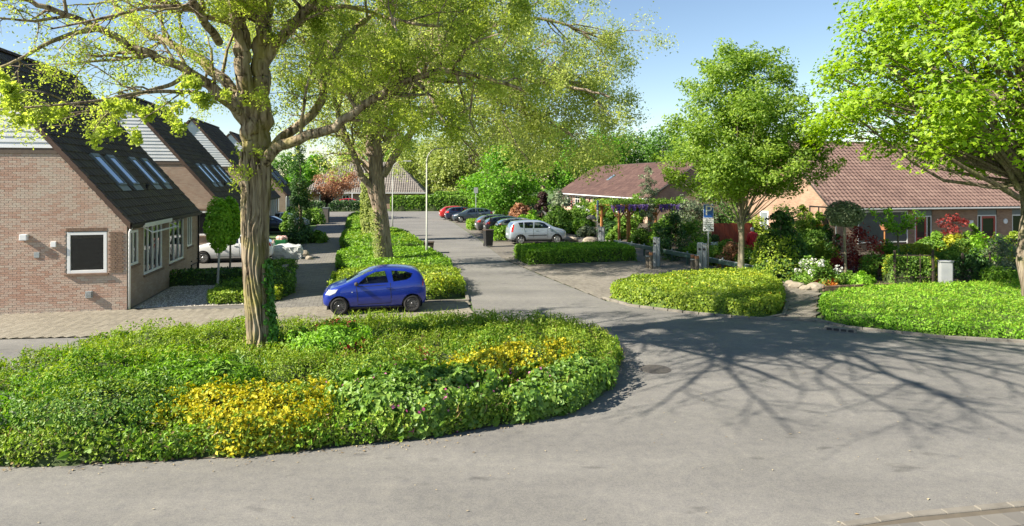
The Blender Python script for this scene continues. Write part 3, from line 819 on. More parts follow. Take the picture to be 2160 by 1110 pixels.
# ------------------------------------------------------------------ building parts
def window(parent, loc, rotz, w, h, bars=(), fr=.075, sill=True, glass=None, name='window', frame_mat=None, transom=None, blind=0):
    b = MB()
    b.box(0, fr, 0, .09, 0, h); b.box(w-fr, w, 0, .09, 0, h); b.box(fr, w-fr, 0.001, .09, 0, fr); b.box(fr, w-fr, .001, .09, h-fr, h)
    xs = [fr] + [f*w for f in bars] + [w-fr]
    for f in bars: b.box(f*w-.035, f*w+.035, .003, .088, fr, h-fr)
    if transom: b.box(fr, w-fr, .004, .086, transom-.03, transom+.03)
    o = b.build(name, frame_mat or M['white'], parent, bevel=.006, loc=loc, rot=(0, 0, rotz))
    for i in range(len(xs)-1):
        MB().box(xs[i]+(.03 if i else -.01), xs[i+1]-(.03 if i < len(xs)-2 else -.01), .05, .06, fr-.01, h-fr+.01).build('pane', glass or M['glass'], o)
    if sill: MB().box(-.06, w+.06, -.07, .10, -.07, -.004).build('sill', M['brick_dark'], o, bevel=.005)
    return o

def skin(b, a0, a1, z0, z1, holes, f):
    """wall panel with openings: boxes laid by f(a0,a1,z0,z1)"""
    cuts = sorted({a0, a1} | {h[0] for h in holes} | {h[1] for h in holes})
    for i in range(len(cuts)-1):
        l, r = cuts[i], cuts[i+1]; m = (l+r)/2
        hs = sorted([(h[2], h[3]) for h in holes if h[0] < m < h[1]]); z = z0
        for (p, q) in hs:
            if p > z: f(l, r, z, p)
            z = q
        if z < z1: f(l, r, z, z1)

TILE = {}
def tile_shape(kind, tw, th):
    """one roof tile: wavy top, overlapping lip, (a across, b up the slope, c off the roof)"""
    if kind == 'flat':
        aa = [0, .025, .05, .075, tw*.5, tw-.02, tw]; cc = [.010, .034, .034, .010, .006, .008, .010]
    else:
        aa = [tw*i/7 for i in range(8)]; cc = [.055*max(0, math.sin(math.pi*min(1, a/tw/.55))) if a/tw < .55 else -.012*math.sin(math.pi*(a/tw-.55)/.45) for a in aa]
    n = len(aa); V = []
    for b, lift in ((0, .034), (th*1.06, .0)):
        V += [(a, b, c + lift) for a, c in zip(aa, cc)]
    V += [(a, 0, c*.6 + .002) for a, c in zip(aa, cc)]
    F = [(i, i+1, n+i+1, n+i) for i in range(n-1)] + [(2*n+i, 2*n+i+1, i+1, i) for i in range(n-1)]
    return np.array(V, float), np.array(F)

def tile_roof(parent, name, origin, across, up, cols, rows, tw, th, mat, kind='wave', singles=0, key=None, skip=None, col_clip=None, seed=0):
    """tiles on a slope; the `singles` largest are objects of their own, the rest one mesh"""
    A = np.array(across, float); A /= np.linalg.norm(A); U = np.array(up, float); U /= np.linalg.norm(U); N = np.cross(A, U)
    if N[2] < 0: N = -N
    V, F = tile_shape(kind, tw, th)
    r = np.random.default_rng(seed)
    spots = [(c, w) for w in range(rows) for c in range(cols) if not (skip and skip((c+.5)*tw, (w+.5)*th)) and (col_clip is None or col_clip((c+.5)*tw, (w+.5)*th))]
    O = np.array([np.array(origin) + A*(c*tw) + U*(w*th) for c, w in spots])
    O = O + N*r.uniform(0, .008, len(O))[:, None]
    att = np.clip(.5*vnoise(O[:, 0]*.9 + O[:, 1]*.9, O[:, 2]*1.1, seed) + .6*r.random(len(O)) - .05, 0, 1)
    order = np.arange(len(O))
    if key is not None: order = np.argsort([key(c*tw, w*th) for c, w in spots])
    one, rest = order[:singles], order[singles:]
    mt = Matrix(((A[0], U[0], N[0]), (A[1], U[1], N[1]), (A[2], U[2], N[2])))
    if len(one):
        ms = []
        for i in range(8):
            me = mesh_np('tile', V, F, False, np.full(len(V), (i+.5)/8)); me.materials.append(mat); ms.append(me)
        e = mt.to_euler()
        for i in one: place('tile', ms[int(att[i]*7.99)], None, parent, tuple(O[i]), e)
    if len(rest):
        W = V @ np.array([A, U, N])
        VV = (O[rest][:, None, :] + W[None]).reshape(-1, 3)
        FF = (np.arange(len(rest))[:, None, None]*len(V) + F[None]).reshape(-1, 4)
        place(name, mesh_np(name, VV, FF, False, np.repeat(att[rest], len(V))), mat, parent, kind='stuff')

def gable_house(loc, label, detail):
    t = thing('gable_house', label, 'house', loc, YAW, 'row of steep roofed brick houses')
    Wd, D, ez, k = 10.4, 9.6, 3.05, 1.18
    rz = ez + k*Wd/2
    zt = 5.37                              # top of the brickwork in the gable
    sl = lambda z: (z-ez)/k                # how far the slope has come in at height z
    brick = M['brickwall']
    # inner shell
    b = MB()
    pent = [(-Wd+.1, 0), (-.1, 0), (-.1, ez-.15), (-Wd/2, rz-.27), (-Wd+.1, ez-.15)]
    b.prism(pent, lambda x, z: (x, .10, z), lambda x, z: (x, D, z))
    b.build('wall_core', M['dark_trim'], t)
    # brick skin of the gable with its window opening
    gh = [(-1.84, -.60, 1.26, 2.68)]
    b = MB()
    skin(b, -Wd, 0, 0, ez, gh, lambda l, r, p, q: b.box(l, r, 0, .098, p, q))
    b.prism([(-Wd, ez), (0, ez), (-sl(zt), zt), (-Wd+sl(zt), zt)], lambda x, z: (x, 0, z), lambda x, z: (x, .098, z))
    g = b.build('wall', M['mortar'] if detail else brick, t)
    if detail:
        L, h, gap = .235, .073, .010
        sp = []
        for row in range(int(zt/h)):
            z = row*h + h/2
            off = (row % 2)*.5*L
            x = -off - L/2 + .0
            if off == 0: pass
            while x > -Wd:
                l, r = x-L/2, min(x+L/2, 0)
                hit = any(l < q[1]-.01 and r > q[0]+.01 and z+h/2 > q[2]+.01 and z-h/2 < q[3]-.01 for q in gh)
                if hit:
                    q = gh[0]
                    for (l2, r2) in ((l, q[0]-.004), (q[1]+.004, r)):
                        if r2-l2 > .05: sp.append(((l2+r2)/2, z, r2-l2))
                elif z < ez-.05 or (r < -sl(z+h/2) and l > -Wd+sl(z+h/2)): sp.append(((l+r)/2, z, r-l))
                x -= L
            if off and z < ez-.05: sp.append((-L/4, z, L/2))
        sp = np.array(sp); n = len(sp); rr = np.random.default_rng(2)
        att = np.clip(.55*vnoise(sp[:, 0]*.9+40, sp[:, 1]*1.6, 3) + .65*rr.random(n) - .08, 0, 1)
        full = np.abs(sp[:, 2]-L) < 1e-6
        d = np.where(full, np.hypot(sp[:, 0]+1.9, sp[:, 1]-1.6), 1e9)
        one = np.argsort(d)[:300]; keep = np.ones(n, bool); keep[one] = False
        ms = piece_meshes('brick', L-gap, h-gap, .006, M['brick'])
        for i in one:
            place('brick', ms[int(att[i]*7.99)], None, g, (sp[i, 0], -.001 + rr.uniform(0, .003), sp[i, 1]), (R(90), 0, 0))
        s2 = sp[keep]; m = len(s2)
        V, F, A = box_np(np.column_stack([s2[:, 0], -.001 + rr.uniform(0, .003, m), s2[:, 1]]), np.tile([1., 0, 0], (m, 1)), np.tile([0, 0, 1.], (m, 1)), np.tile([0, -1., 0], (m, 1)),
                         s2[:, 2]-gap, np.full(m, h-gap), np.full(m, .006), att[keep])
        place('brickwork', mesh_np('brickwork', V, F, False, A), M['brick'], g, kind='stuff')
        # dark brick pier between window and corner
        b = MB()
        for row in range(19):
            for c in range(2):
                z = 1.28 + row*.073; x0 = -.555 + c*.22 + (row % 2)*.05
                b.box(x0, x0+.20, -.024, -.014, z, z+.062)
        b.build('pier_bricks', M['brick_dark'], g, kind='stuff')
    wn = window(t, (-1.82, .0, 1.28), 0, 1.2, 1.38, fr=.10, glass=M['glass_clear'] if detail else None)
    if detail:
        bl = MB()
        for i in range(26): bl.box(-1.72, -.72, .072, .092, 1.42 + i*.043, 1.425 + i*.043)
        bl.build('blind', M['wood_grey'], wn, loc=(1.82, 0, -1.28))
        MB().box(.1, 1.1, .068, .095, 1.16, 1.27).build('blind_box', M['wood'], wn)
    # soldier course over the window
    b = MB()
    for i in range(16): b.box(-1.84+i*.0775, -1.84+i*.0775+.067, -.012, .0, 2.69, 2.80)
    b.build('lintel', M['brick_dark'], t)
    # far gable wall
    b = MB(); b.prism([(-Wd, 0), (0, 0), (0, ez), (-Wd/2, rz-.1), (-Wd, ez)], lambda x, z: (x, D-.1+.11, z), lambda x, z: (x, D+.11, z)); b.build('rear_wall', brick, t)
    # eaves wall on the street side
    sh = [(.18, 1.16, 1.43, 2.66), (1.73, 3.99, .92, 2.86), (4.97, 7.16, .92, 2.86), (7.8, 8.65, 1.35, 2.78)]
    b = MB()
    skin(b, .0985, D, 0, ez-.12, sh, lambda l, r, p, q: b.box(-.098, 0, l, r, p, q))
    b.build('street_wall', brick, t)
    for (l, r, p, q), bars in zip(sh, ((.5,), (.25, .5, .75), (.33, .67), (.5,))):
        window(t, (0.0, l+.01, p+.01), R(90), r-l-.02, q-p-.02, bars, fr=.085)
    # eaves wall on the garden side
    MB().box(-Wd, -Wd+.098, .0985, D, 0, ez-.12).build('garden_wall', brick, t)
    # beam and white planks in the gable
    MB().box(-Wd+sl(zt)+.12, -sl(zt)-.12, -.03, .05, zt-.10, zt+.09).build('beam', M['beam'], t, bevel=.006)
    z = zt + .092; ph = .185; i = 0
    while z < rz-.25:
        z1 = z + ph+.004
        l0, l1 = -Wd+sl(z)+.02, -sl(z)-.02; m0, m1 = -Wd+sl(z1)+.02, -sl(z1)-.02
        if m1-m0 > .1:
            b = MB(); b.add([(l0, -.045, z), (l1, -.045, z), (m1, -.022, z1), (m0, -.022, z1), (l0, .04, z), (l1, .04, z), (m1, .04, z1), (m0, .04, z1)],
                            ((0,1,2,3), (0,4,5,1), (1,5,6,2), (2,6,7,3), (3,7,4,0), (7,6,5,4)), random.random())
            b.build('plank', M['siding'], t)
        z += ph
    # roof: boards, tiles, ridge, verge
    n = math.hypot(1, k)
    ob = .14
    rb = MB()
    for s in (1, -1):
        X = (lambda x: x) if s == 1 else (lambda x: -Wd - x)
        e = (X(ob), ez - k*ob)
        rb.add([(X(ob), -.10, ez-k*ob-.02), (X(ob), D+.14, ez-k*ob-.02), (X(-Wd/2), D+.14, rz-.02), (X(-Wd/2), -.10, rz-.02),
                (X(ob), -.10, ez-k*ob-.16), (X(ob), D+.14, ez-k*ob-.16), (X(-Wd/2), D+.14, rz-.20), (X(-Wd/2), -.10, rz-.20)],
               ((0,1,2,3), (7,6,5,4), (0,4,5,1), (1,5,6,2), (2,6,7,3), (3,7,4,0)))
    roof = rb.build('roof', M['dark_trim'], t)
    tw, th = .31, .36
    cols, rows = int((D+.16)/tw), int(n*(Wd/2+ob)/th)
    lights = [(2.0, 2.78), (3.5, 4.24), (6.0, 6.72), (7.6, 8.32)]
    sk0, sk1 = n*(.95+ob), n*(1.92+ob)
    skip = lambda a, b: any(l-.02 < a-.08 < r+.1 for l, r in lights) and sk0-.1 < b < sk1+.12
    tile_roof(roof, 'tile_field', (ob, -.05, ez-k*ob+.0), (0, 1, 0), (-1, 0, k), cols, rows, tw, th, M['tile_dark'], 'flat', 300 if detail else 0,
              key=lambda a, b: a*.8 + abs(b-2.5)*.4, skip=skip, seed=4)
    for s in (1, -1):
        for i in range(int(n*(Wd/2+ob)/.40)):
            q = i*.40/n - ob; z0 = ez + k*q; q1 = (i+1)*.40/n - ob; z1 = ez + k*q1
            xa, xb = (-q, -q1) if s == 1 else (-Wd+q, -Wd+q1)
            b = MB(); lift = .075
            for (y0, y1) in ((-.16, .06),):
                b.add([(xa, y0, z0+lift+.02), (xa, y1, z0+lift+.02), (xb, y1, z1+lift-.01), (xb, y0, z1+lift-.01), (xa, y0, z0-.14), (xa, y1, z0-.1), (xb, y1, z1-.1), (xb, y0, z1-.17)],
                      ((0,1,2,3), (7,6,5,4), (0,4,5,1), (1,5,6,2), (2,6,7,3), (3,7,4,0)), random.random())
            b.build('verge_tile', M['verge'], roof)
    for i in range(int((D+.2)/.42)):
        y = -.12 + i*.42
        b = MB(); prof = [(-.15, -.10), (-.10, .02), (0, .06), (.10, .02), (.15, -.10)]
        b.prism(prof, lambda x, z: (-Wd/2+x, y, rz+.03+z), lambda x, z: (-Wd/2+x*.93, y+.41, rz+.025+z))
        b.build('ridge_tile', M['verge'], roof)
    # roof windows
    U = Vector((-1, 0, k)).normalized(); N = Vector((k, 0, 1)).normalized()
    for (l, r) in lights:
        o = Vector((-.95, 0, ez + k*.95)); H = 1.5
        mt = Matrix(((0, U.x, N.x, o.x), (1, U.y, N.y, l), (0, U.z, N.z, o.z), (0, 0, 0, 1)))
        b = MB(); w = r-l
        b.box(0, .07, 0, H, -.05, .11, mt); b.box(w-.07, w, 0, H, -.05, .11, mt); b.box(.07, w-.07, 0, .08, -.05, .108, mt); b.box(.07, w-.07, H-.14, H, -.05, .108, mt)
        f = b.build('roof_window', M['grey_paint'], t)
        MB().box(.065, w-.065, .075, H-.135, .06, .085, mt).build('pane', M['glass_sky'], f)
        b = MB(); b.box(-.06, w+.06, -.26, -.005, .035, .06, mt); b.build('flashing', M['grey_paint'], f)
    # vent pipe on the roof
    b = MB(); c = Vector((-.75, 4.75, ez + k*.75)); b.tube([c - N*.1, c + Vector((0, 0, .22))], [.055, .05], 10); b.lathe([(.075, 0), (.085, .05), (.06, .09)], (c.x, c.y, c.z+.22), 10)
    b.build('vent_pipe', M['black'], t)
    if detail:
        b = MB(); c = Vector((-2.9, 3.0, ez + k*2.9)); b.tube([c - N*.1, c + Vector((0, 0, .30))], [.07, .065], 10); b.build('vent_pipe', M['black'], t)
    # gutter and downpipe
    b = MB(); gp = [(.0, 0), (.02, -.09), (.11, -.11), (.16, -.06), (.16, .01), (.145, .01), (.14, -.05), (.10, -.09), (.03, -.075), (.015, 0)]
    b.prism(gp, lambda x, z: (x+.05, -.12, ez-.17+z), lambda x, z: (x+.05, D+.12, ez-.17+z)); b.build('gutter', M['dark_trim'], t)
    b = MB(); b.tube([(.13, .03, ez-.26), (.07, .03, ez-.42), (.06, .03, 0.02)], .04, 10)
    b.build('downpipe', M['white'], t, smooth=True)
    if detail:
        b = MB(); b.tube([(.13, D, ez-.26), (.07, D, ez-.42), (.06, D, 0.02)], .04, 10); b.build('downpipe', M['black'], t, smooth=True)
        # awning cassette over the wide window
        b = MB(); b.box(.04, .22, 1.2, 4.6, 2.70, 2.86); a = b.build('awning', M['white'], t, bevel=.03)
        b = MB(); b.bar((.12, 1.3, 2.70), (.42, 1.35, 2.52), .03); b.bar((.12, 4.5, 2.70), (.42, 4.45, 2.52), .03); b.bar((.42, 1.25, 2.52), (.42, 4.55, 2.52), .05)
        b.build('awning_arm', M['white'], a)
        # fittings on the gable
        b = MB(); b.box(-3.16, -2.94, -.15, 0, 2.42, 2.62); b.build('wall_lamp', M['signwhite'], t, bevel=.02)
        b = MB(); b.box(-2.28, -2.12, -.07, 0, 2.18, 2.36); b.build('junction_box', M['signwhite'], t, bevel=.012)
        b = MB(); b.box(-2.78, -2.62, -.03, 0, 1.84, 2.02); o = b.build('vent_grille', M['metal'], t)
        b = MB()
        for i in range(5): b.box(-1.24, -1.06, -.10, -.02, .47+i*.042, .50+i*.042)
        b.box(-1.26, -1.04, -.03, 0, .45, .68); b.build('louvre', M['metal'], t)
    return t

C1 = Vector((-13.05, 22.5, 0))
for i in range(4):
    gable_house(UVP(C1, 0, 15.3*i), ('brick house with four roof windows nearest the planted island, white planks in its gable',
        'second steep roofed brick house from the camera, behind the pair of clipped trees',
        'third steep roofed brick house in the row, mostly hidden by the big trunk',
        'farthest steep roofed brick house of the row at the left')[i], i == 0)
# ------------------------------------------------------------------ bungalow on the right
def text_mesh(txt, size, name):
    c = bpy.data.curves.new('txt', 'FONT'); c.body = txt; c.size = size; c.align_x = 'CENTER'; c.align_y = 'CENTER'; c.extrude = .002
    o = bpy.data.objects.new('txt', c); COL.objects.link(o)
    me = bpy.data.meshes.new_from_object(o.evaluated_get(bpy.context.evaluated_depsgraph_get()))
    bpy.data.objects.remove(o); bpy.data.curves.remove(c); me.name = name
    return me

def glazed_door(parent, loc, rotz, w, h, side, leaf_mat):
    """white outer frame, coloured door leaf with a glass panel, narrow side light"""
    b = MB()
    b.box(0, .06, 0, .1, 0, h); b.box(w-.06, w, 0, .1, 0, h); b.box(.06, w-.06, .001, .1, h-.07, h)
    sx = (w-.34 if side > 0 else .30)
    b.box(sx-.03, sx+.03, .002, .1, 0, h-.07)
    fr = b.build('door_frame', M['white'], parent, bevel=.005, loc=loc, rot=(0, 0, rotz))
    l, r = (.06, sx-.03) if side > 0 else (sx+.03, w-.06)
    d = MB(); d.box(l, l+.13, .03, .08, 0.01, h-.08); d.box(r-.13, r, .03, .08, .01, h-.08); d.box(l+.13, r-.13, .031, .08, h-.22, h-.08); d.box(l+.13, r-.13, .031, .08, .01, .26); d.box(l+.13, r-.13, .032, .078, .62, .74)
    dd = d.build('door', leaf_mat, parent, bevel=.004, loc=loc, rot=(0, 0, rotz))
    MB().box(l+.12, r-.12, .05, .06, .25, h-.2).build('pane', M['glass'], dd)
    hb = MB(); hx = r-.07 if side > 0 else l+.07
    hb.tube([(hx, .03, 1.02), (hx, -.03, 1.02), (hx-.10*side, -.03, 1.02)], .011, 6); hb.build('handle', M['alloy'], dd)
    l2, r2 = (sx+.03, w-.06) if side > 0 else (.06, sx-.03)
    MB().box(l2, r2, .05, .06, .0, h-.07).build('pane', M['glass'], fr)
    return fr

def bungalow_right():
    o = (19.5, 40.5, 0)
    t = thing('bungalow', 'long low brick bungalow with red pantile roof and two red front doors', 'house', o, YAW, 'low tiled bungalows')
    Ln, D, ez = 27.0, 10.0, 2.75
    br = M['brickwall_brown']
    holes = [(1.87, 5.32, .45, 2.60), (6.02, 7.32, .02, 2.6), (10.8, 12.34, .02, 2.6), (13.55, 16.8, .5, 2.6), (19, 22, .5, 2.6)]
    b = MB(); skin(b, 0, Ln, 0, ez, holes, lambda l, r, p, q: b.box(l, r, 0, .12, p, q)); b.build('wall', br, t)
    MB().box(.1, Ln-.1, .125, D, 0, ez).build('wall_core', M['dark_trim'], t)
    b = MB(); b.prism([(.0, 0), (D, 0), (D, ez), (D/2, 7.0-.12), (0, ez)], lambda y, z: (-.02, y+.13, z), lambda y, z: (.10, y+.13, z)); b.build('gable_wall', M['brickwall_brown'], t)
    # window with the lowered sun screen
    window(t, (1.88, .03, .47), 0, 3.42, 2.1, (.5,), fr=.08)
    b = MB(); b.box(1.80, 5.40, -.13, -.02, 2.40, 2.52); b.box(1.80, 1.86, -.10, -.03, .45, 2.40); b.box(5.34, 5.40, -.10, -.03, .45, 2.40); b.box(1.86, 5.34, -.09, -.05, .52, .57)
    s = b.build('sun_screen', M['white'], t, bevel=.008)
    b = MB(); nx, nz = 30, 10; vs = []; fs = []
    for i in range(nx+1):
        for j in range(nz+1):
            x = 1.86 + (5.34-1.86)*i/nx; z = .57 + (2.40-.57)*j/nz
            vs.append((x, -.07 + .012*math.sin(x*5.1)*(1-j/nz), z))
    for i in range(nx):
        for j in range(nz): a = i*(nz+1)+j; fs.append((a, a+nz+1, a+nz+2, a+1))
    b.add(vs, fs); b.build('screen_cloth', M['screen'], s, smooth=True)
    for (l, r, side) in ((6.04, 7.30, 1), (10.82, 12.32, -1)):
        glazed_door(t, (l, .03, .02), 0, r-l, 2.12, side, M['red'])
        MB().box(l-.01, r+.01, .04, .10, 2.15, 2.59).build('transom_panel', M['grey_paint'], t)
    for (l, r) in ((13.55, 16.8), (19, 22)):
        window(t, (l+.01, .03, .52), 0, r-l-.02, 1.62, (.33, .67), fr=.08)
        MB().box(l, r, .04, .10, 2.15, 2.59).build('transom_panel', M['grey_paint'], t)
    for x in (7.95, 10.3): MB().box(x-.16, x+.16, -.02, 0, 1.60, 1.80).build('number_plate', M['signwhite'], t, bevel=.006)
    b = MB(); b.lathe([(.02, 0), (.09, .02), (.10, .12), (.05, .2), (.02, .24)], (8.85, -.16, 1.78), 12); b.bar((8.85, -.14, 2.0), (8.85, 0, 2.0), .03); b.build('wall_lamp', M['black'], t, smooth=True)
    b = MB(); mt = Matrix.Translation((12.98, -.03, 1.72)) @ Matrix.Rotation(R(90), 4, 'X'); b.lathe([(.17, -.02), (.17, .02), (.14, .03), (.14, .015)], (0, 0, 0), 20, mt); b.build('wall_dial', M['signwhite'], t)
    # roof
    rb = MB(); rz = 7.0; ey = -.40; k = (rz-ez-.02)/(D/2+.0); ze = ez - k*.0
    ze = ez + .02 - .0; 
    pr = [(ey, ez-.06+ .0), (D/2, rz), (D-ey, ez-.06), (D-ey, ez-.20), (D/2, rz-.16), (ey, ez-.20)]
    rb.prism(pr, lambda y, z: (-.35, y, z), lambda y, z: (Ln+.3, y, z)); roof = rb.build('roof', M['dark_trim'], t)
    up = Vector((0, D/2-ey, rz-(ez-.06))); n = up.length
    tw, th = .30, .345
    tile_roof(roof, 'tile_field', (-.36, ey, ez-.05), (1, 0, 0), tuple(up), int((Ln+.66)/tw), int(n/th), tw, th, M['tile_red'], 'wave', 300, key=lambda a, b: abs(a-5.5) + b*1.2, seed=9)
    for i in range(int((Ln+.66)/.42)):
        b = MB(); x = -.36 + i*.42; b.prism([(-.15, -.08), (-.1, .03), (0, .08), (.1, .03), (.15, -.08)], lambda y, z: (x, D/2+y, rz+.03+z), lambda y, z: (x+.41, D/2+y*.92, rz+.025+z)); b.build('ridge_tile', M['tile_red'], roof)
    b = MB(); gp = [(.0, 0), (-.02, -.08), (-.10, -.10), (-.14, -.05), (-.14, .01), (-.125, .01), (-.12, -.04), (-.09, -.08), (-.03, -.065), (-.015, 0)]
    b.prism(gp, lambda y, z: (-.35, ey+.03+y, ez-.09+z), lambda y, z: (Ln+.3, ey+.03+y, ez-.09+z)); b.build('gutter', M['white'], t)
    MB().box(-.3, Ln+.25, ey+.06, -.002, ez-.245, ez-.205).build('soffit', M['dark_trim'], t)
    MB().box(-.34, -.30, ey+.05, ey+.2, 0, .01)
    b = MB(); b.tube([(.25, -.5, ez-.2), (.25, -.08, ez-.45), (.25, -.07, .02)], .045, 10); b.build('downpipe', M['white'], t, smooth=True)
    # sunlit end wall: trellis, white door
    b = MB()
    for (y0, z0, y1, z1) in ((.25, 1.55, 1.95, 1.55), (.25, 2.75, 1.95, 2.75), (.25, 1.55, .25, 2.75), (1.1, 1.55, 1.1, 2.75), (1.95, 1.55, 1.95, 2.75)): b.bar((-.07, y0, z0), (-.07, y1, z1), .045)
    b.build('trellis', M['black'], t)
    b = MB(); b.box(-.08, -.021, 6.4, 6.5, 0, 2.2); b.box(-.08, -.021, 7.3, 7.4, 0, 2.2); b.box(-.08, -.021, 6.5, 7.3, 2.1, 2.2); f = b.build('door_frame', M['white'], t); MB().box(-.05, -.022, 6.5, 7.3, .02, 2.1).build('door', M['grey_paint'], t)
    return t
bungalow_right()

def bungalow_street():
    o = (13.9, 66, 0)
    t = thing('bungalow', 'low brick terrace with brown mossy tile roof facing the parked cars', 'house', o, YAW, 'low tiled bungalows')
    Ln, D, ez, rz = 31.0, 11.0, 2.62, 6.5
    br = M['brickwall']
    holes = []; y = .8
    kinds = []
    for i in range(4):
        for (w, g, z0, kd) in ((2.0, .7, .75, 'w'), (1.15, .9, .05, 'd'), (1.7, .9, .75, 'w')):
            holes.append((y, y+w, z0, 2.30)); kinds.append(kd); y += w + g
    b = MB(); skin(b, 0, Ln, 0, ez, holes, lambda l, r, p, q: b.box(0, .12, l, r, p, q)); b.build('wall', br, t)
    b = MB(); b.prism([(.0, 0), (D, 0), (D, ez), (D/2, rz-.15), (0, ez)], lambda x, z: (x, -.02, z), lambda x, z: (x, .1, z)); b.build('gable_wall', M['brickwall_brown'], t)
    b = MB(); b.prism([(.13, 0), (D, 0), (D, ez), (D/2, rz-.2), (.13, ez)], lambda x, z: (x, .11, z), lambda x, z: (x, Ln, z)); b.build('wall_core', M['dark_trim'], t)
    for (l, r, p, q), kd in zip(holes, kinds):
        if kd == 'w': window(t, (.03, r-.01, p+.01), R(-90), r-l-.02, q-p-.02, (.5,), fr=.09, transom=1.1)
        else: glazed_door(t, (.03, r-.01, .05), R(-90), r-l-.02, 2.2, 1, M['red'])
    rb = MB(); ex = -.55
    rb.prism([(ex, ez-.05), (D/2, rz), (D-ex, ez-.05), (D-ex, ez-.19), (D/2, rz-.17), (ex, ez-.19)], lambda x, z: (x, -.3, z), lambda x, z: (x, Ln+.3, z)); roof = rb.build('roof', M['dark_trim'], t)
    up = Vector((D/2-ex, 0, rz-ez+.05)); n = up.length; tw, th = .33, .37
    tile_roof(roof, 'tile_field', (ex, Ln+.3, ez-.04), (0, -1, 0), tuple(up), int((Ln+.6)/tw), int(n/th), tw, th, M['tile_brown'], 'wave', seed=12)
    b = MB(); b.box(ex-.13, ex+.0, -.3, Ln+.3, ez-.17, ez-.07); b.build('gutter', M['white'], t)
    MB().box(ex+.02, -.003, -.28, Ln+.28, ez-.24, ez-.195).build('soffit', M['white'], t)
    for y in (6.3, 13.9, 21.4):
        b = MB(); b.tube([(-.06, y, .02), (-.06, y, ez-.2)], .045, 8); b.build('downpipe', M['white'], t)
    U = up.normalized(); N = Vector((-U.z, 0, U.x))
    ow = Vector((ex, 17.5, ez-.04)) + U*3.2
    mt = Matrix(((0, U.x, N.x, ow.x), (1, U.y, N.y, ow.y), (0, U.z, N.z, ow.z), (0, 0, 0, 1)))
    f = MB().box(0, .8, 0, 1.2, 0, .14, mt).build('roof_window', M['grey_paint'], t); MB().box(.06, .74, .06, 1.14, .142, .15, mt).build('pane', M['glass_sky'], f)
    return t
bungalow_street()

def hip_house():
    t = thing('hip_roofed_house', 'house with grey hipped pantile roof behind the hedge at the end of the street', 'house', (-31.2, 100.5, 0), R(4))
    w, D, ez, rz, hp = 17.4, 10.0, 2.5, 7.3, 4.2
    holes = [(2, 4.2, .8, 2.2), (5.4, 6.5, .05, 2.2), (8, 10.5, .8, 2.2)]
    b = MB(); skin(b, 0, w, 0, ez, holes, lambda l, r, p, q: b.box(l, r, 0, .12, p, q)); b.box(0, w, .3, D, 0, ez); b.build('wall', M['brickwall_brown'], t)
    for (l, r, p, q) in holes: window(t, (l+.01, .03, p+.01), 0, r-l-.02, q-p-.02, (.5,), fr=.1)
    e = .55
    b = MB(); b.add([(-e, -e, ez), (w+e, -e, ez), (w+e, D+e, ez), (-e, D+e, ez), (hp, D/2, rz), (w-hp, D/2, rz)], ((0,1,5,4), (1,2,5), (2,3,4,5), (3,0,4), (3,2,1,0)))
    roof = b.build('roof', M['tile_grey'], t)
    up = Vector((0, D/2+e, rz-ez)); n = up.length; tw, th = .34, .42
    sc = (hp+e)/n
    tile_roof(roof, 'tile_field', (-e, -e, ez+.01), (1, 0, 0), tuple(up), int((w+2*e)/tw), int(n/th), tw, th, M['tile_grey'], 'wave',
              col_clip=lambda a, b: a > b*sc+.1 and a < w+2*e-b*sc-.1, seed=15)
    b = MB(); b.box(12.2, 12.9, D/2-.3, D/2+.3, rz-.6, rz+.8); b.build('chimney', M['brickwall_brown'], roof)
    MB().box(-e-.1, w+e+.1, -e-.12, -e, ez-.12, ez-.01).build('gutter', M['white'], t)
    for x in (7.2, 11.0):
        MB().box(x-.06, x+.06, -1.9, -1.78, 0, 2.4).build('porch_post', M['white'], t)
hip_house()
# low garden sheds behind the far hedge
for (px, Y, w, h, lb) in ((968, 112, 5.5, 2.5, 'flat grey shed roof seen over the far hedge, nearer to the trees'), (1003, 104, 6.5, 2.2, 'low lean-to roof beside the far hedge, right of the flat shed')):
    c = AT(px, HOR, Y)
    t = thing('garden_shed', lb, 'shed', (c.x-w/2, Y, 0), R(4), 'sheds beyond the far hedge')
    MB().box(.2, w-.2, .2, 3, 0, h-.2).build('wall', M['wood_grey'], t)
    b = MB(); b.add([(0, 0, h-.3), (w, 0, h-.3), (w, 3.2, h+.35), (0, 3.2, h+.35), (0, 0, h-.18), (w, 0, h-.18), (w, 3.2, h+.47), (0, 3.2, h+.47)], ((3,2,1,0),(4,5,6,7),(0,1,5,4),(1,2,6,5),(2,3,7,6),(3,0,4,7))); b.build('roof', M['tile_grey'], t)

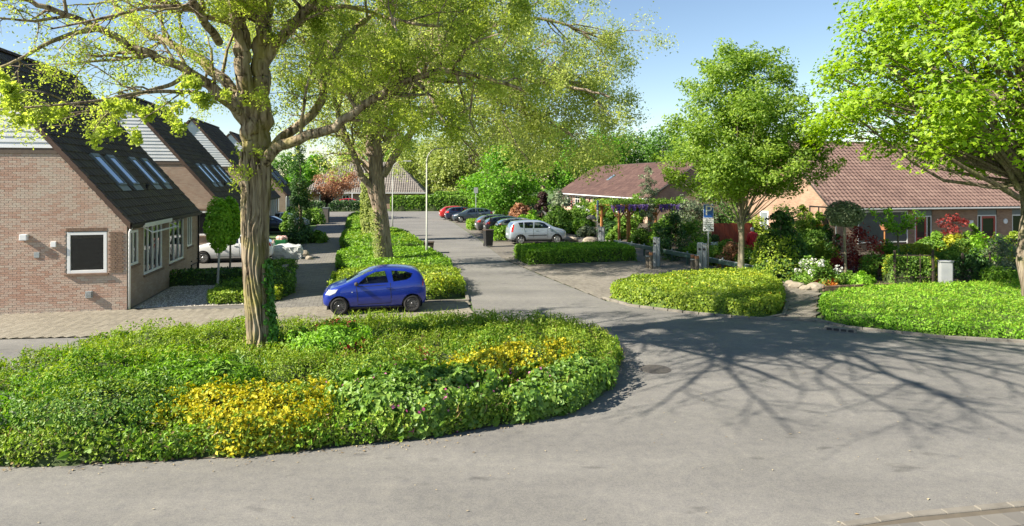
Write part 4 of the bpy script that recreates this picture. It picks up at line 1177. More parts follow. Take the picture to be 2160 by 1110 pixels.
# ------------------------------------------------------------------ trees
def sub_branches(P, Rd, cfg, rg, out, level=0):
    """children along one branch; out collects (points, radii, level)"""
    c = cfg[level]
    L = np.linalg.norm(np.diff(P, axis=0), axis=1); cs = np.concatenate([[0], np.cumsum(L)]); tot = cs[-1]
    n = max(1, rg.poisson(tot*(1-c['start'])*c['dens']))
    for _ in range(n):
        s = tot*(c['start'] + (1-c['start'])*rg.random())
        i = min(len(L)-1, np.searchsorted(cs, s)-1); i = max(i, 0); f = (s-cs[i])/L[i]
        p = P[i]*(1-f) + P[i+1]*f; r = Rd[i]*(1-f) + Rd[i+1]*f
        t = (P[i+1]-P[i])/L[i]
        q = rg.normal(size=3); q -= t*(q@t); q /= np.linalg.norm(q)+1e-9
        a = rg.uniform(*c['ang'])
        d = t*math.cos(a) + q*math.sin(a); d[2] += c.get('up', 0); d /= np.linalg.norm(d)
        ln = rg.uniform(*c['len'])*(1 - .35*s/tot)
        m = c.get('seg', 5); st = ln/m; pts = [p]
        for k in range(m):
            d = d + rg.normal(size=3)*c.get('wob', .16); d[2] += c.get('droop', 0)*(k+1)/m
            d /= np.linalg.norm(d); pts.append(pts[-1] + d*st)
        pts = np.array(pts); r0 = min(r*.62, c['r']); rad = np.linspace(r0, max(r0*.3, .003), m+1)
        out.append((pts, rad, level+1))
        if level+1 < len(cfg): sub_branches(pts, rad, cfg, rg, out, level+1)

def twig_leaves(br, N, size, rg, sig, lv, keep=None, axis_droop=0.3, wts=None, aspect=.55, w=.35, tri=False):
    tw = [b for b in br if b[2] >= lv]
    if keep is not None: tw = [b for b in tw if keep(b[0][-1])]
    n = len(tw); k = len(tw[0][0])
    tw = [b for b in tw if len(b[0]) == k]; n = len(tw)
    A = np.stack([b[0] for b in tw])
    # leaves gather on some twigs more than on others
    pw = rg.gamma(1.6, 1.0, n)
    if wts is not None: pw = pw*wts(A[:, -1])
    i = rg.choice(n, N, p=pw/pw.sum()); t = rg.beta(2.2, 1.1, N)*(k-1.001); j = t.astype(int); f = (t-j)[:, None]
    P = A[i, j]*(1-f) + A[i, j+1]*f + rg.normal(size=(N, 3))*sig
    P[:, 2] -= rg.random(N)*axis_droop*sig*2
    return leaf_np(P, size, rg, nrm=np.tile([0.15, -.25, 1.0], (N, 1)), w=w, aspect=aspect, tri=tri)

def branches_mesh(name, limbs, br, mat, parent, k0=10, sides=(6, 4, 3, 3)):
    V = []; F = []; o = 0
    for P, rad, k, df in limbs:
        v, f = tube_np(P, rad, k, df); V.append(v); F.append(f+o); o += len(v)
    for P, rad, lv in br:
        v, f = tube_np(P, rad, sides[min(lv, len(sides)-1)]); V.append(v); F.append(f+o); o += len(v)
    return place(name, mesh_np(name, np.vstack(V), np.vstack(F), True), mat, parent)

def furrow(seed, amp=.06, fr=11, ph=1.1):
    """bark ridges as real relief of the trunk surface"""
    def f(th, P):
        z = P[:, 2:3]; u = th + .14*np.sin(z*2.1+seed) + .05*np.sin(z*6.3+th*3)
        x = u*fr/(2*np.pi)*2
        rid = np.abs(((x + .7*vnoise(u*3, z*2.2+0*u, seed)*1.6) % 1.0) - .5)*2
        coarse = vnoise(np.cos(th)*2+5+0*z, np.sin(th)*2+z*.8, seed+2)
        fine = vnoise(u*9+0*z, z*7+0*u, seed+5)
        return 1 + amp*(rid**.7-.5) + .06*(coarse-.5) + .035*(fine-.5)
    return f

# --- the big tree on the island
rg = np.random.default_rng(101)
TY = 16.0
def pl(pts, Y=TY): return [AT(x, y, Y+d) for x, y, d in pts]
t1 = thing('tree', 'large old furrowed tree with sparse yellow green leaves on the planted island', 'tree', (0, 0, 0), 0, 'big old street trees')
limbs = []
def limb(pts, r0, r1, k=12, step=.12, am=.05, fr=7, seed=1, store=None, pw=1.0):
    P = spline(pts, step); t = np.linspace(0, 1, len(P))
    P = P + np.column_stack([vnoise(t*9*r0*20, t*0+.5, seed+i)-.5 for i in range(3)])*r0*.9*np.sin(np.pi*np.clip(t*3, 0, .5))[:, None]
    rad = r0 + (r1-r0)*t**pw
    L = (P, rad, k, furrow(seed, am, fr))
    (limbs if store is None else store).append(L)
    return P, rad
trunk = spline(pl([(557, 800, 0), (553, 745, 0), (546, 650, 0), (540, 560, 0), (538, 470, 0), (540, 390, 0), (537, 320, 0)]), .05)
tt = np.linspace(0, 1, len(trunk))
rt = np.interp(tt, [0, .08, .2, .45, .62, .8, .92, 1.0], [.46, .345, .305, .29, .295, .31, .34, .31])
limbs.append((trunk, rt, 110, furrow(3, .20, 12)))
stemA = limb(pl([(540, 345, 0), (525, 250, -.05), (518, 160, -.1), (512, 60, -.1), (505, -60, -.2), (490, -200, -.4), (470, -330, -.6)]), .24, .05, 40, .06, .10, 12, 5)
stemB = limb(pl([(545, 345, .05), (548, 250, .1), (552, 150, .1), (556, 60, .2), (560, -50, .4), (575, -190, .8), (600, -330, 1.2)]), .26, .06, 40, .06, .10, 12, 6)
mains = []
def ml(pts, r0, r1, **kw): mains.append(limb(pl(pts), r0, r1, **kw))
ml([(522, 262, -.1), (490, 222, -.3), (451, 187, -.5), (385, 141, -.8), (319, 117, -1), (259, 90, -1.2), (211, 60, -1.4), (175, 42, -1.5), (108, 18, -1.8), (36, 0, -2), (-60, -10, -2.2)], .145, .03, k=14, seed=7)
ml([(524, 235, 0), (500, 199, .1), (475, 168, .3), (421, 126, .6), (361, 90, 1), (313, 72, 1.2), (271, 36, 1.5), (229, 0, 1.8), (170, -50, 2.0)], .15, .035, k=14, seed=8)
ml([(211, 60, -1.4), (150, 72, -1.6), (95, 95, -1.8), (40, 125, -2), (-20, 150, -2)], .06, .02, k=8, seed=9)
ml([(400, 150, -.8), (365, 178, -1.1), (320, 190, -1.5), (270, 208, -2), (210, 228, -2.5), (150, 240, -3)], .055, .015, k=8, seed=10)
ml([(512, 90, -.1), (485, 50, -.3), (440, 35, -.6), (385, 12, -1), (320, 3, -1.4), (250, -20, -1.8)], .085, .025, k=10, seed=11)
ml([(556, 345, -.1), (590, 307, -.3), (662, 285, -.5), (722, 258, -.8), (770, 223, -1), (855, 175, -1.2), (940, 150, -1.5), (1020, 162, -1.8), (1100, 190, -2)], .14, .035, k=14, seed=12)
ml([(575, 315, -.1), (600, 285, 0), (638, 259, .1), (680, 211, .2), (688, 157, .4), (712, 102, .6), (742, 66, .8), (800, 20, 1), (880, -30, 1.4)], .125, .035, k=14, seed=13)
ml([(553, 140, .1), (565, 120, .1), (590, 84, 0), (638, 30, -.2), (662, 0, -.3), (715, -70, -.6), (780, -160, -1)], .15, .045, k=14, seed=14)
ml([(515, 110, -.2), (500, 70, -.3), (492, 20, -.5), (470, -60, -.8), (430, -160, -1.2)], .12, .04, k=12, seed=15)
ml([(662, 20, -.3), (740, 15, -.6), (830, 40, -1), (920, 55, -1.4), (1000, 50, -1.8)], .06, .02, k=8, seed=16)
# limbs that reach over the road towards the viewer and up, above the frame
n_vis = len(mains)
mains.append(limb([(-6.2, 15.9, 8.3), (-5.8, 14.2, 9.4), (-5.6, 12.0, 10.2), (-5.2, 9.8, 10.6), (-4.6, 7.6, 10.8)], .14, .03, seed=21))
mains.append(limb([(-6.0, 15.8, 9.2), (-4.4, 14.2, 10.5), (-2.6, 12.6, 11.3), (-.6, 11.2, 11.7), (1.4, 10.0, 11.8)], .13, .03, seed=22))
mains.append(limb([(-6.4, 15.6, 9.4), (-7.6, 13.8, 10.6), (-8.8, 12.0, 11.4), (-9.8, 10.0, 11.8)], .12, .03, seed=23))
mains.append(limb([(-6.2, 15.9, 10.2), (-4.0, 15.2, 11.8), (-1.6, 14.6, 12.8), (1.0, 14.2, 13.2), (3.0, 13.8, 13.2)], .13, .03, seed=24))
mains.append(limb([(-6.3, 15.7, 11.0), (-6.2, 13.6, 12.8), (-5.6, 11.4, 13.8), (-4.8, 9.6, 14.2)], .11, .03, seed=25))
mains.append(limb([(-6.0, 16.4, 10.0), (-4.2, 18.0, 11.4), (-2.4, 19.8, 12.2), (-.4, 21.4, 12.6)], .11, .03, seed=26))
for q, e in enumerate(((-1.0, 8.0, 9.6), (1.8, 10.4, 10.4), (2.6, 8.4, 11.0), (.0, 6.8, 10.0), (-2.6, 7.0, 9.0), (3.6, 11.2, 11.6), (-3.6, 7.4, 12.0))):
    s0 = np.array([-6.0 + .2*q*.3, 15.8, 8.2 + .4*q]); e = np.array(e); m = (s0*2+e)/3 + np.array([.2*math.sin(q*2), .3*math.cos(q*3), .7]); m3 = (s0+e*2)/3 + np.array([.5*math.cos(q*2.2), .4*math.sin(q*1.7), .6])
    mains.append(limb([s0, m, m3, e], .10, .016, seed=60+q))
for q, e in enumerate(((-8.6, 8.0, 8.6), (-6.4, 7.0, 8.8), (-4.4, 6.8, 9.2))):
    s0 = np.array([-6.2, 15.7, 8.4 + .3*q]); e = np.array(e); m = (s0*2+e)/3 + np.array([.5*math.sin(q*2+1), 0, .5]); m3 = (s0+e*2)/3 + np.array([.9*math.cos(q*2.2), .6, .5])
    mains.append(limb([s0, m, m3, e], .075, .015, seed=80+q))
mains.append(limb([(-6.8, 15.4, 7.6), (-6.6, 13.6, 8.2), (-6.0, 11.6, 8.8), (-5.6, 9.2, 9.2)], .10, .025, seed=27))
mains.append(limb([(-6.6, 16.0, 11.4), (-8.6, 16.2, 12.8), (-10.6, 15.6, 13.6), (-12.6, 14.8, 14)], .11, .03, seed=28))
n_over = len(mains)
for s in (stemA, stemB):
    k = len(s[0])//3; mains.append((s[0][k:], s[1][k:]))
# a limb near the viewer whose fresh leaves hang in front of the roof
near = [limb([AT(506, 240, 15.6), AT(450, 205, 14.2), AT(380, 195, 12.8), AT(290, 198, 11.6), AT(190, 215, 10.8), AT(90, 225, 10.4), AT(-20, 232, 10.2)], .06, .012, k=8, seed=30),
        limb([AT(290, 200, 11.6), AT(250, 222, 11.0), AT(215, 250, 10.6), AT(195, 280, 10.4)], .018, .006, k=6, seed=31),
        limb([AT(385, 195, 12.8), AT(350, 220, 12.0), AT(318, 240, 11.6), AT(290, 256, 11.4)], .018, .006, k=6, seed=32),
        limb([AT(150, 220, 10.6), AT(110, 200, 10.2), AT(60, 190, 10), AT(0, 185, 9.8)], .018, .006, k=6, seed=33)]
cfg = [dict(dens=1.9, start=.16, ang=(.5, 1.2), len=(1.0, 3.4), r=.05, droop=-.03, wob=.17, up=.12, seg=6),
       dict(dens=3.0, start=.15, ang=(.5, 1.1), len=(.5, 1.5), r=.016, droop=-.10, wob=.2, seg=5),
       dict(dens=4.2, start=.15, ang=(.4, 1.1), len=(.2, .6), r=.006, droop=-.22, wob=.2, seg=4)]
br = []; bare = []
cfgb = [dict(dens=1.8, start=.12, ang=(.45, 1.1), len=(1.2, 3.6), r=.055, droop=-.02, wob=.15, up=.05, seg=6), dict(dens=2.1, start=.15, ang=(.5, 1.1), len=(.5, 1.6), r=.022, droop=-.05, wob=.2, seg=5), dict(dens=1.2, start=.3, ang=(.4, 1.), len=(.25, .7), r=.014, droop=-.1, wob=.2, seg=4)]
for i, (P, rad) in enumerate(mains):
    over = n_vis <= i < n_over
    sub_branches(P, rad, cfgb if over else cfg, rg, bare if over else br)
bn = []
for P, rad in near: sub_branches(P, rad, [dict(dens=3.0, start=.1, ang=(.5, 1.2), len=(.35, 1.0), r=.010, droop=-.25, wob=.2, seg=5), dict(dens=3.6, start=.2, ang=(.4, 1.), len=(.15, .4), r=.005, droop=-.35, wob=.2, seg=5)], rg, bn)
def clear_of(b, x0, x1, y0, y1):
    # keep twigs out of the gap under the crown through which the roof is seen
    e = b[0][-1]; x = 1080 + FOC*e[0]/e[1]; y = HOR + FOC*(EYE-e[2])/e[1]
    return not (x0 < x < x1 and y0 < y < y1)
br = [b for b in br if clear_of(b, -200, 500, 300, 900) and clear_of(b, 580, 1300, 330, 900)]
bn = [b for b in bn if clear_of(b, -200, 500, 318, 900)]
bark = branches_mesh('trunk', limbs, [(P[::(1 if lv < 3 else 2)], rd[::(1 if lv < 3 else 2)], lv) for P, rd, lv in br + bare + bn], M['bark'], t1, sides=(6, 5, 3, 3))
wt = lambda E: np.where(E[:, 0] < -7.2, .34, 1.2)*np.where(E[:, 2] > 10.5, .25, 1)
lf = [twig_leaves(br, 86000, .058, rg, .11, 3, wts=wt), twig_leaves(br, 18000, .055, rg, .12, 2, wts=wt), twig_leaves(bare, 3000, .07, rg, .12, 2)]
lf.append(twig_leaves(bn, 4200, .078, rg, .055, 2, aspect=.6))
leaves_obj('crown', lf, LEAF['elm'], t1)
# ivy climbing the shaded side of the trunk
iv = []
n = 1500; z = rg.random(n)**1.2*2.35; c = np.array([np.interp(z, trunk[:, 2], trunk[:, i]) for i in range(2)]).T; rr = np.interp(z, trunk[:, 2], rt)
th = rg.normal(-.1, .30, n)*(1-.15*z)
P = np.column_stack([c[:, 0] + (rr+.03)*np.cos(th), c[:, 1] + (rr+.03)*np.sin(th), z + .1]); nn = np.column_stack([np.cos(th), np.sin(th), .4*np.ones(n)])
leaves_obj('ivy', [leaf_np(P + rg.normal(size=P.shape)*.03, .095, rg, nn, .75, .8)], LEAF['ivy'], t1)
# shoots on the trunk
sh = []
for i in range(12):
    z = rg.uniform(3.9, 6.6); th = rg.uniform(0, 6.28); r0 = np.interp(z, trunk[:, 2], rt)
    cx, cy = np.interp(z, trunk[:, 2], trunk[:, 0]), np.interp(z, trunk[:, 2], trunk[:, 1])
    ctr = np.array([cx + (r0+.15)*math.cos(th), cy + (r0+.15)*math.sin(th), z]); sh.append(ctr + rg.normal(size=(45, 3))*.09)
sh = np.vstack(sh); leaves_obj('trunk_shoots', [leaf_np(sh, .085, rg, np.tile([0, -.3, 1], (len(sh), 1)), .4)], LEAF['elm'], t1)

# --- the second big tree, in the planted strip
rg = np.random.default_rng(202)
t2 = thing('tree', 'big thick trunked tree with drooping foliage in the strip behind the blue car', 'tree', (0, 0, 0), 0, 'big old street trees')
TY2 = 33.3
L2 = []
P = spline(pl([(815, 590, 0), (812, 540, 0), (806, 480, 0), (798, 420, 0), (794, 370, 0), (792, 330, 0)], TY2), .08); tt = np.linspace(0, 1, len(P))
L2.append((P, np.interp(tt, [0, .1, .3, .6, .8, 1], [.52, .43, .37, .355, .37, .34]), 64, furrow(13, .09, 18)))
m2 = []
def ml2(pts, r0, r1, **kw): m2.append(limb(pl(pts, TY2), r0, r1, store=L2, **kw))
ml2([(800, 450, 0), (780, 400, -.2), (755, 350, -.5), (735, 300, -.8), (715, 240, -1), (690, 150, -1.5), (665, 60, -2)], .20, .06, seed=41)
ml2([(788, 345, 0), (775, 260, .3), (755, 160, .6), (742, 60, 1), (722, -80, 1.5), (700, -130, 2)], .24, .06, k=16, seed=42)
ml2([(796, 345, 0), (800, 230, -.3), (812, 110, -.8), (828, -20, -1.2), (842, -110, -1.6), (850, -170, -2)], .24, .06, k=16, seed=43)
ml2([(808, 370, 0), (842, 318, -.2), (880, 262, -.5), (935, 225, -1), (1000, 192, -1.5), (1080, 172, -2), (1180, 180, -2.5), (1285, 205, -3)], .20, .05, seed=44)
ml2([(812, 300, 0), (868, 205, .4), (940, 115, .8), (1040, 55, 1.2), (1150, 40, 1.6), (1275, 85, 2)], .20, .05, seed=45)
ml2([(815, 210, 0), (890, 90, -.6), (975, -30, -1.2), (1080, -90, -1.6), (1180, -60, -2)], .18, .05, seed=46)
ml2([(800, 280, .4), (830, 180, 3), (880, 90, 5.5), (950, 30, 8)], .18, .05, seed=47)
ml2([(800, 280, -.4), (840, 190, -2.5), (900, 120, -5), (960, 90, -7.5)], .16, .05, seed=48)
ml2([(770, 240, 0), (700, 140, -2), (620, 70, -4), (540, 30, -5.5)], .15, .05, seed=49)
ml2([(1000, 192, -1.5), (1060, 215, -2), (1130, 240, -2.2), (1210, 290, -2.4)], .08, .03, seed=51)
ml2([(1040, 55, 1.2), (1110, 110, 1), (1180, 150, .8), (1250, 170, .6)], .08, .03, seed=52)
ml2([(935, 225, -1), (985, 240, 0), (1040, 230, 1.5), (1110, 250, 3)], .08, .03, seed=50)
cfg2 = [dict(dens=2.1, start=.2, ang=(.5, 1.25), len=(1.6, 4.8), r=.08, droop=-.08, wob=.15, up=.1, seg=6),
        dict(dens=2.5, start=.15, ang=(.5, 1.2), len=(.9, 2.6), r=.028, droop=-.22, wob=.18, seg=5),
        dict(dens=2.7, start=.15, ang=(.4, 1.1), len=(.5, 1.4), r=.010, droop=-.45, wob=.18, seg=4)]
br = []
for P, rad in m2: sub_branches(P, rad, cfg2, rg, br)
br = [b for b in br if clear_of(b, 855, 1010, 285, 420) and clear_of(b, 600, 1320, 372, 900)]
branches_mesh('trunk', L2, [(P[::(1 if lv < 2 else 2)], rd[::(1 if lv < 2 else 2)], lv) for P, rd, lv in br if lv < 4], M['bark2'], t2, sides=(6, 4, 3, 3))
leaves_obj('crown', [twig_leaves(br, 135000, .108, rg, .24, 3, wts=lambda E: np.where(E[:, 2] > 13.8, .08, 1.0)*np.where(E[:, 0] > -1.5, 1.9, 1.0), tri=True), twig_leaves(br, 22000, .10, rg, .22, 2, tri=True)], LEAF['elm2'], t2)
n = 700; z = rg.random(n)**1.5*2.8; th = rg.normal(-2.0, .30, n)
P = np.column_stack([-6.42 + .5*np.cos(th) - z*.11, 33.3 + .5*np.sin(th), z + .2]); leaves_obj('ivy', [leaf_np(P, .08, rg, np.column_stack([np.cos(th), np.sin(th), .3+0*th]), .8, .8)], LEAF['bgC'], t2)

def profile_tree(name, label, base, H, prof, clumps, per, lsize, leaf, bark, r0, seed, crad=(.6, 1.0), flat=.6, star=False, stem_top=None, group=None, lean=(0, 0), cat='tree', fork=None, shell=.45, tilt=0.35, limb_r=.05, ksides=12, dens_jit=.5, smin=None, limb_frac=1.0, steep=(.55, 1.1)):
    """trunk with limbs to clumps of leaves that fill a crown given by (height, radius) pairs"""
    rg = np.random.default_rng(seed)
    bx, by = base[0], base[1]
    t = thing(name, label, cat, (bx, by, 0), 0, group)
    zs = np.array([p[0] for p in prof]); rs = np.array([p[1] for p in prof])
    zz = np.linspace(zs[0], zs[-1], 200); wr = np.interp(zz, zs, rs)**1.6 + 1e-3; zc = rg.choice(zz, clumps, p=wr/wr.sum())
    rc = np.interp(zc, zs, rs)*(rg.random(clumps)**shell)*rg.uniform(.86, 1.06, clumps); ac = rg.uniform(0, 2*np.pi, clumps)
    lx = lean[0]*zc/H; ly = lean[1]*zc/H
    C = np.column_stack([rc*np.cos(ac) + lx, rc*np.sin(ac) + ly, zc])
    top = stem_top or (zs[0] + (zs[-1]-zs[0])*.75)
    tz = np.linspace(-.1, top, 14)
    wob = np.column_stack([vnoise(tz*.6, tz*0+.3, seed)-.5, vnoise(tz*.6, tz*0+.7, seed+1)-.5])*min(.5, r0*2.5)
    T = np.column_stack([lean[0]*tz/H + wob[:, 0], lean[1]*tz/H + wob[:, 1], tz])
    rad = r0*np.clip(1 - .82*(tz/top), .1, 1); rad[0] *= 1.35; rad[1] *= 1.08
    limbs = [(T, rad, ksides, furrow(seed, .06, 9))]
    br = []
    for i in range(clumps):
        c = C[i]; dist = math.hypot(c[0]-lx[i], c[1]-ly[i])
        s = np.clip(c[2] - dist*rg.uniform(*steep), smin or max(zs[0]*.7, .3), top*.97)
        p0 = np.array([np.interp(s, tz, T[:, 0]), np.interp(s, tz, T[:, 1]), s])
        mid = (p0 + c)/2 + rg.normal(size=3)*dist*.08 + np.array([0, 0, dist*.06])
        P = spline([p0, mid, c], max(.25, dist/(6 if by < 40 and r0 > .15 else 3))); k = len(P)
        rr = min(np.interp(s, tz, rad)*.55, limb_r*(.5+dist*.2))
        if rg.random() > limb_frac: continue
        br.append((P, np.linspace(rr, rr*.18, k), 1))
        for j in range(3 if by < 35 and r0 > .15 else 0):
            d = rg.normal(size=3)*np.array([1, 1, .6]); q = c + d*crad[0]*.6
            br.append((np.array([P[-2], (P[-1]+q)/2, q]), np.array([rr*.25, rr*.16, .004]), 2))
    branches_mesh('trunk', limbs, br, bark, t, sides=(6, 5, 3, 3))
    cr = rg.uniform(crad[0], crad[1], clumps)
    cnt = np.maximum(8, (per*(1-dens_jit+2*dens_jit*rg.random(clumps))*(cr/np.mean(crad))**2)).astype(int)
    i = np.repeat(np.arange(clumps), cnt); N = len(i)
    g = rg.normal(size=(N, 3)); g /= np.linalg.norm(g, axis=1, keepdims=True); g *= (rg.random(N)**.45)[:, None]
    g[:, 2] *= flat
    out = np.column_stack([np.cos(ac), np.sin(ac), np.zeros(clumps)])[i]
    g[:, 2] += np.sum(g*out, 1)*(-tilt)*flat
    P = C[i] + g*cr[i][:, None]
    P[:, 2] = np.maximum(P[:, 2], .05)
    nn = g*.6 + np.array([0, 0, .9]) + out*.35; nn /= np.linalg.norm(nn, axis=1, keepdims=True)
    leaves_obj('crown', [star_np(P, lsize, rg, nn) if star else leaf_np(P, lsize, rg, nn, .55, tri=True, aspect=.7)], leaf, t)
    return t

# maple at the right edge
mp = profile_tree('maple_tree', 'broad bright green maple at the right edge above the grassy bed', (17.75, 22.9), 14.5,
    [(4.9, 2.5), (5.5, 5.6), (6.6, 7.2), (8.5, 7.4), (10.5, 6.4), (12.5, 4.6), (14.3, 1.5)], 310, 175, .175, LEAF['maple'], M['bark4'], .30, 303,
    crad=(.7, 1.25), flat=.6, star=True, stem_top=11, shell=.42, limb_r=.045, ksides=24, smin=4.3, limb_frac=.6)
# the two low limbs that show under the crown
lb = []
for pts, r0, r1 in (([(2150, 418), (2100, 388), (2045, 360), (1990, 325), (1930, 290)], .11, .03), ([(2148, 400), (2125, 355), (2095, 320), (2070, 270), (2050, 200)], .10, .03)):
    P = np.array([tuple(AT(x, y, 22.8 - i*.25)) for i, (x, y) in enumerate(pts)]) - np.array([17.75, 22.9, 0]); P = spline(P, .15)
    lb.append((P, np.linspace(r0, r1, len(P)), 14, furrow(9, .05, 7)))
branches_mesh('limbs', lb, [], M['bark4'], mp)

# the fine leaved tree in the bed by the path
zk = profile_tree('tree', 'upright fine leaved tree with several stems in the rounded bed by the parking sign', (10.05, 29.3), 10.6,
    [(3.75, 2.2), (4.3, 3.5), (5.3, 3.6), (6.6, 3.2), (8.0, 2.8), (9.3, 2.0), (10.5, .5)], 340, 235, .105, LEAF['zelk'], M['bark3'], .15, 404,
    crad=(.35, .85), flat=.62, stem_top=7.5, shell=.55, limb_r=.028, ksides=16, tilt=-.5, limb_frac=.2, steep=(.9, 1.7), smin=2.4, group='trees along the side street')
lb = []
for (x1, y1), (x2, y2), r0 in (((1548, 440), (1520, 360), .055), ((1560, 430), (1566, 330), .075), ((1582, 440), (1610, 350), .05)):
    P = np.array([tuple(AT(1562, 500, 29.3)), tuple(AT((1562+x1)/2, (480+y1)/2, 29.25)), tuple(AT(x1, y1, 29.2)), tuple(AT(x2, y2, 29.1))]) - np.array([10.05, 29.3, 0]); P = spline(P, .15)
    lb.append((P, np.linspace(r0, .025, len(P)), 10, furrow(4, .05, 6)))
branches_mesh('stems', lb, [], M['bark3'], zk)

# ivy clad tree behind the second big tree
c = G(782, 509)
iv = profile_tree('tree', 'ivy clad trunk standing in the planted strip left of the thick trunk', (c.x, c.y), 15,
    [(6.5, 1.5), (8, 4.5), (10, 5.5), (12.5, 5.0), (15, 1.5)], 110, 160, .16, LEAF['elm2'], M['bark2'], .32, 505, crad=(.8, 1.5), flat=.7, stem_top=11, group='trees along the side street', limb_r=.07)
rg = np.random.default_rng(5); n = 6500; z = .2 + rg.random(n)*4.6; th = rg.uniform(0, 6.28, n); rr = .46 + .32*vnoise(z*2.2, th*1.2, 4)
P = np.column_stack([rr*np.cos(th), rr*np.sin(th), z]) + rg.normal(size=(n, 3))*.05; leaves_obj('ivy', [leaf_np(P, .13, rg, np.column_stack([np.cos(th), np.sin(th), .5+0*th]), .7, .8)], LEAF['bgC'], iv)

def ptree(px, Y, ytop, wpx, leaf, label, seed, kind='round', clumps=70, per=90, lsize=None, bark='bark2', bottom=.18, r0=None, group='trees beyond the street', name='tree'):
    c = AT(px, HOR, Y); H = EYE + (HOR-ytop)*Y/FOC; r = wpx*.5*Y/FOC
    if kind == 'round': prof = [(H*bottom, r*.45), (H*(bottom+.15), r*.9), (H*.55, r), (H*.75, r*.82), (H*.9, r*.5), (H*.99, r*.12)]
    elif kind == 'tall': prof = [(H*bottom, r*.5), (H*.35, r*.95), (H*.55, r), (H*.8, r*.65), (H*.99, r*.12)]
    elif kind == 'cone': prof = [(.15, r), (H*.25, r*.92), (H*.55, r*.6), (H*.8, r*.28), (H*.99, r*.06)]
    else: prof = [(.2, r*.9), (H*.3, r), (H*.7, r*.95), (H*.9, r*.6), (H*.98, r*.2)]
    return profile_tree(name, label, (c.x, Y), H, prof, clumps, per, lsize or max(.07, Y*.0032), LEAF[leaf], M[bark], r0 or max(.05, H*.018), seed, crad=(r*.22, r*.38) if r > 1.2 else (r*.4, r*.6), flat=.75, group=group, limb_r=.02*max(1, r*.6))

BT = [(1062, 76, 318, 165, 'bgA', 'round bright green tree right of the street, behind the parked cars', 60, 'round', 100, 150),
      (1000, 118, 215, 240, 'bgC', 'tall pale tree beyond the far hedge, left of centre', 61, 'tall', 120, 110),
      (1110, 125, 225, 200, 'bgC', 'tall pale tree rising behind the round bright tree', 62, 'tall', 110, 110),
      (1195, 118, 262, 150, 'bgA', 'bright green tree directly behind the far end of the brown roof', 63, 'round', 90, 120),
      (1262, 128, 270, 150, 'bgA', 'bright green tree behind the middle of the brown roof', 64, 'round', 90, 110),
      (1330, 135, 275, 150, 'bgB', 'deep green tree behind the brown roof, right of the bright ones', 65, 'round', 90, 110),
      (1405, 130, 262, 160, 'bgB', 'deep green tree behind the near end of the brown roof', 66, 'round', 90, 110),
      (1480, 125, 280, 150, 'bgB', 'deep green tree behind the upright fine leaved tree', 67, 'round', 70, 100),
      (905, 125, 280, 170, 'bgC', 'pale olive tree beyond the long hedge, right of the thick trunk', 68, 'round', 90, 110),
      (958, 110, 318, 100, 'bgC', 'small pale tree beyond the long hedge, by the sheds', 69, 'round', 60, 100),
      (600, 118, 318, 110, 'bgB', 'dark green tree beyond the last steep roofed house', 70, 'round', 70, 100),
      (660, 112, 322, 90, 'bgA', 'light green tree left of the hip roofed house', 71, 'round', 60, 100),
      (780, 130, 300, 150, 'bgA', 'light green tree behind the hip roofed house', 72, 'round', 80, 100),
      (850, 140, 285, 130, 'bgB', 'green tree behind the right end of the hip roofed house', 73, 'round', 80, 100),
      (1700, 110, 285, 140, 'bgB', 'green tree peeping over the left end of the red roof', 74, 'round', 60, 90),
      (1570, 130, 300, 150, 'bgA', 'light green tree far behind the bed with the parking sign', 75, 'round', 60, 90)]
for (px, Y, yt, w, lf, lb_, sd, kd, cl, pr) in BT: ptree(px, Y, yt, w, lf, lb_, sd, kd, cl, pr)
# leaning tree with pink brown leaves in front of the far house
c = G(678, 462)
profile_tree('blossom_tree', 'small leaning tree with pinkish brown crown in front of the hip roofed house', (c.x, c.y), 5.4,
    [(2.4, 1.0), (3.0, 2.6), (4.0, 3.1), (5.0, 2.0), (5.6, .6)], 60, 90, .17, LEAF['pinkish'], M['wood_dark'], .17, 77, crad=(.5, .9), flat=.7, lean=(2.2, 0), stem_top=3.4, limb_r=.06)
profile_tree('small_tree', 'small yellow green tree left of the pinkish tree', (c.x-2.2, c.y-1), 4.6,
    [(1.6, .8), (2.4, 1.5), (3.4, 1.5), (4.5, .5)], 40, 70, .16, LEAF['ylgreen'], M['wood_dark'], .10, 78, crad=(.4, .7), flat=.7)
def recentre(t, base):
    t.location = base
    for c in t.children: c.location = (c.location[0]-base[0], c.location[1]-base[1], c.location[2]-base[2])
recentre(t1, (-6.0, 16.0, 0)); recentre(t2, (-6.4, 33.3, 0))

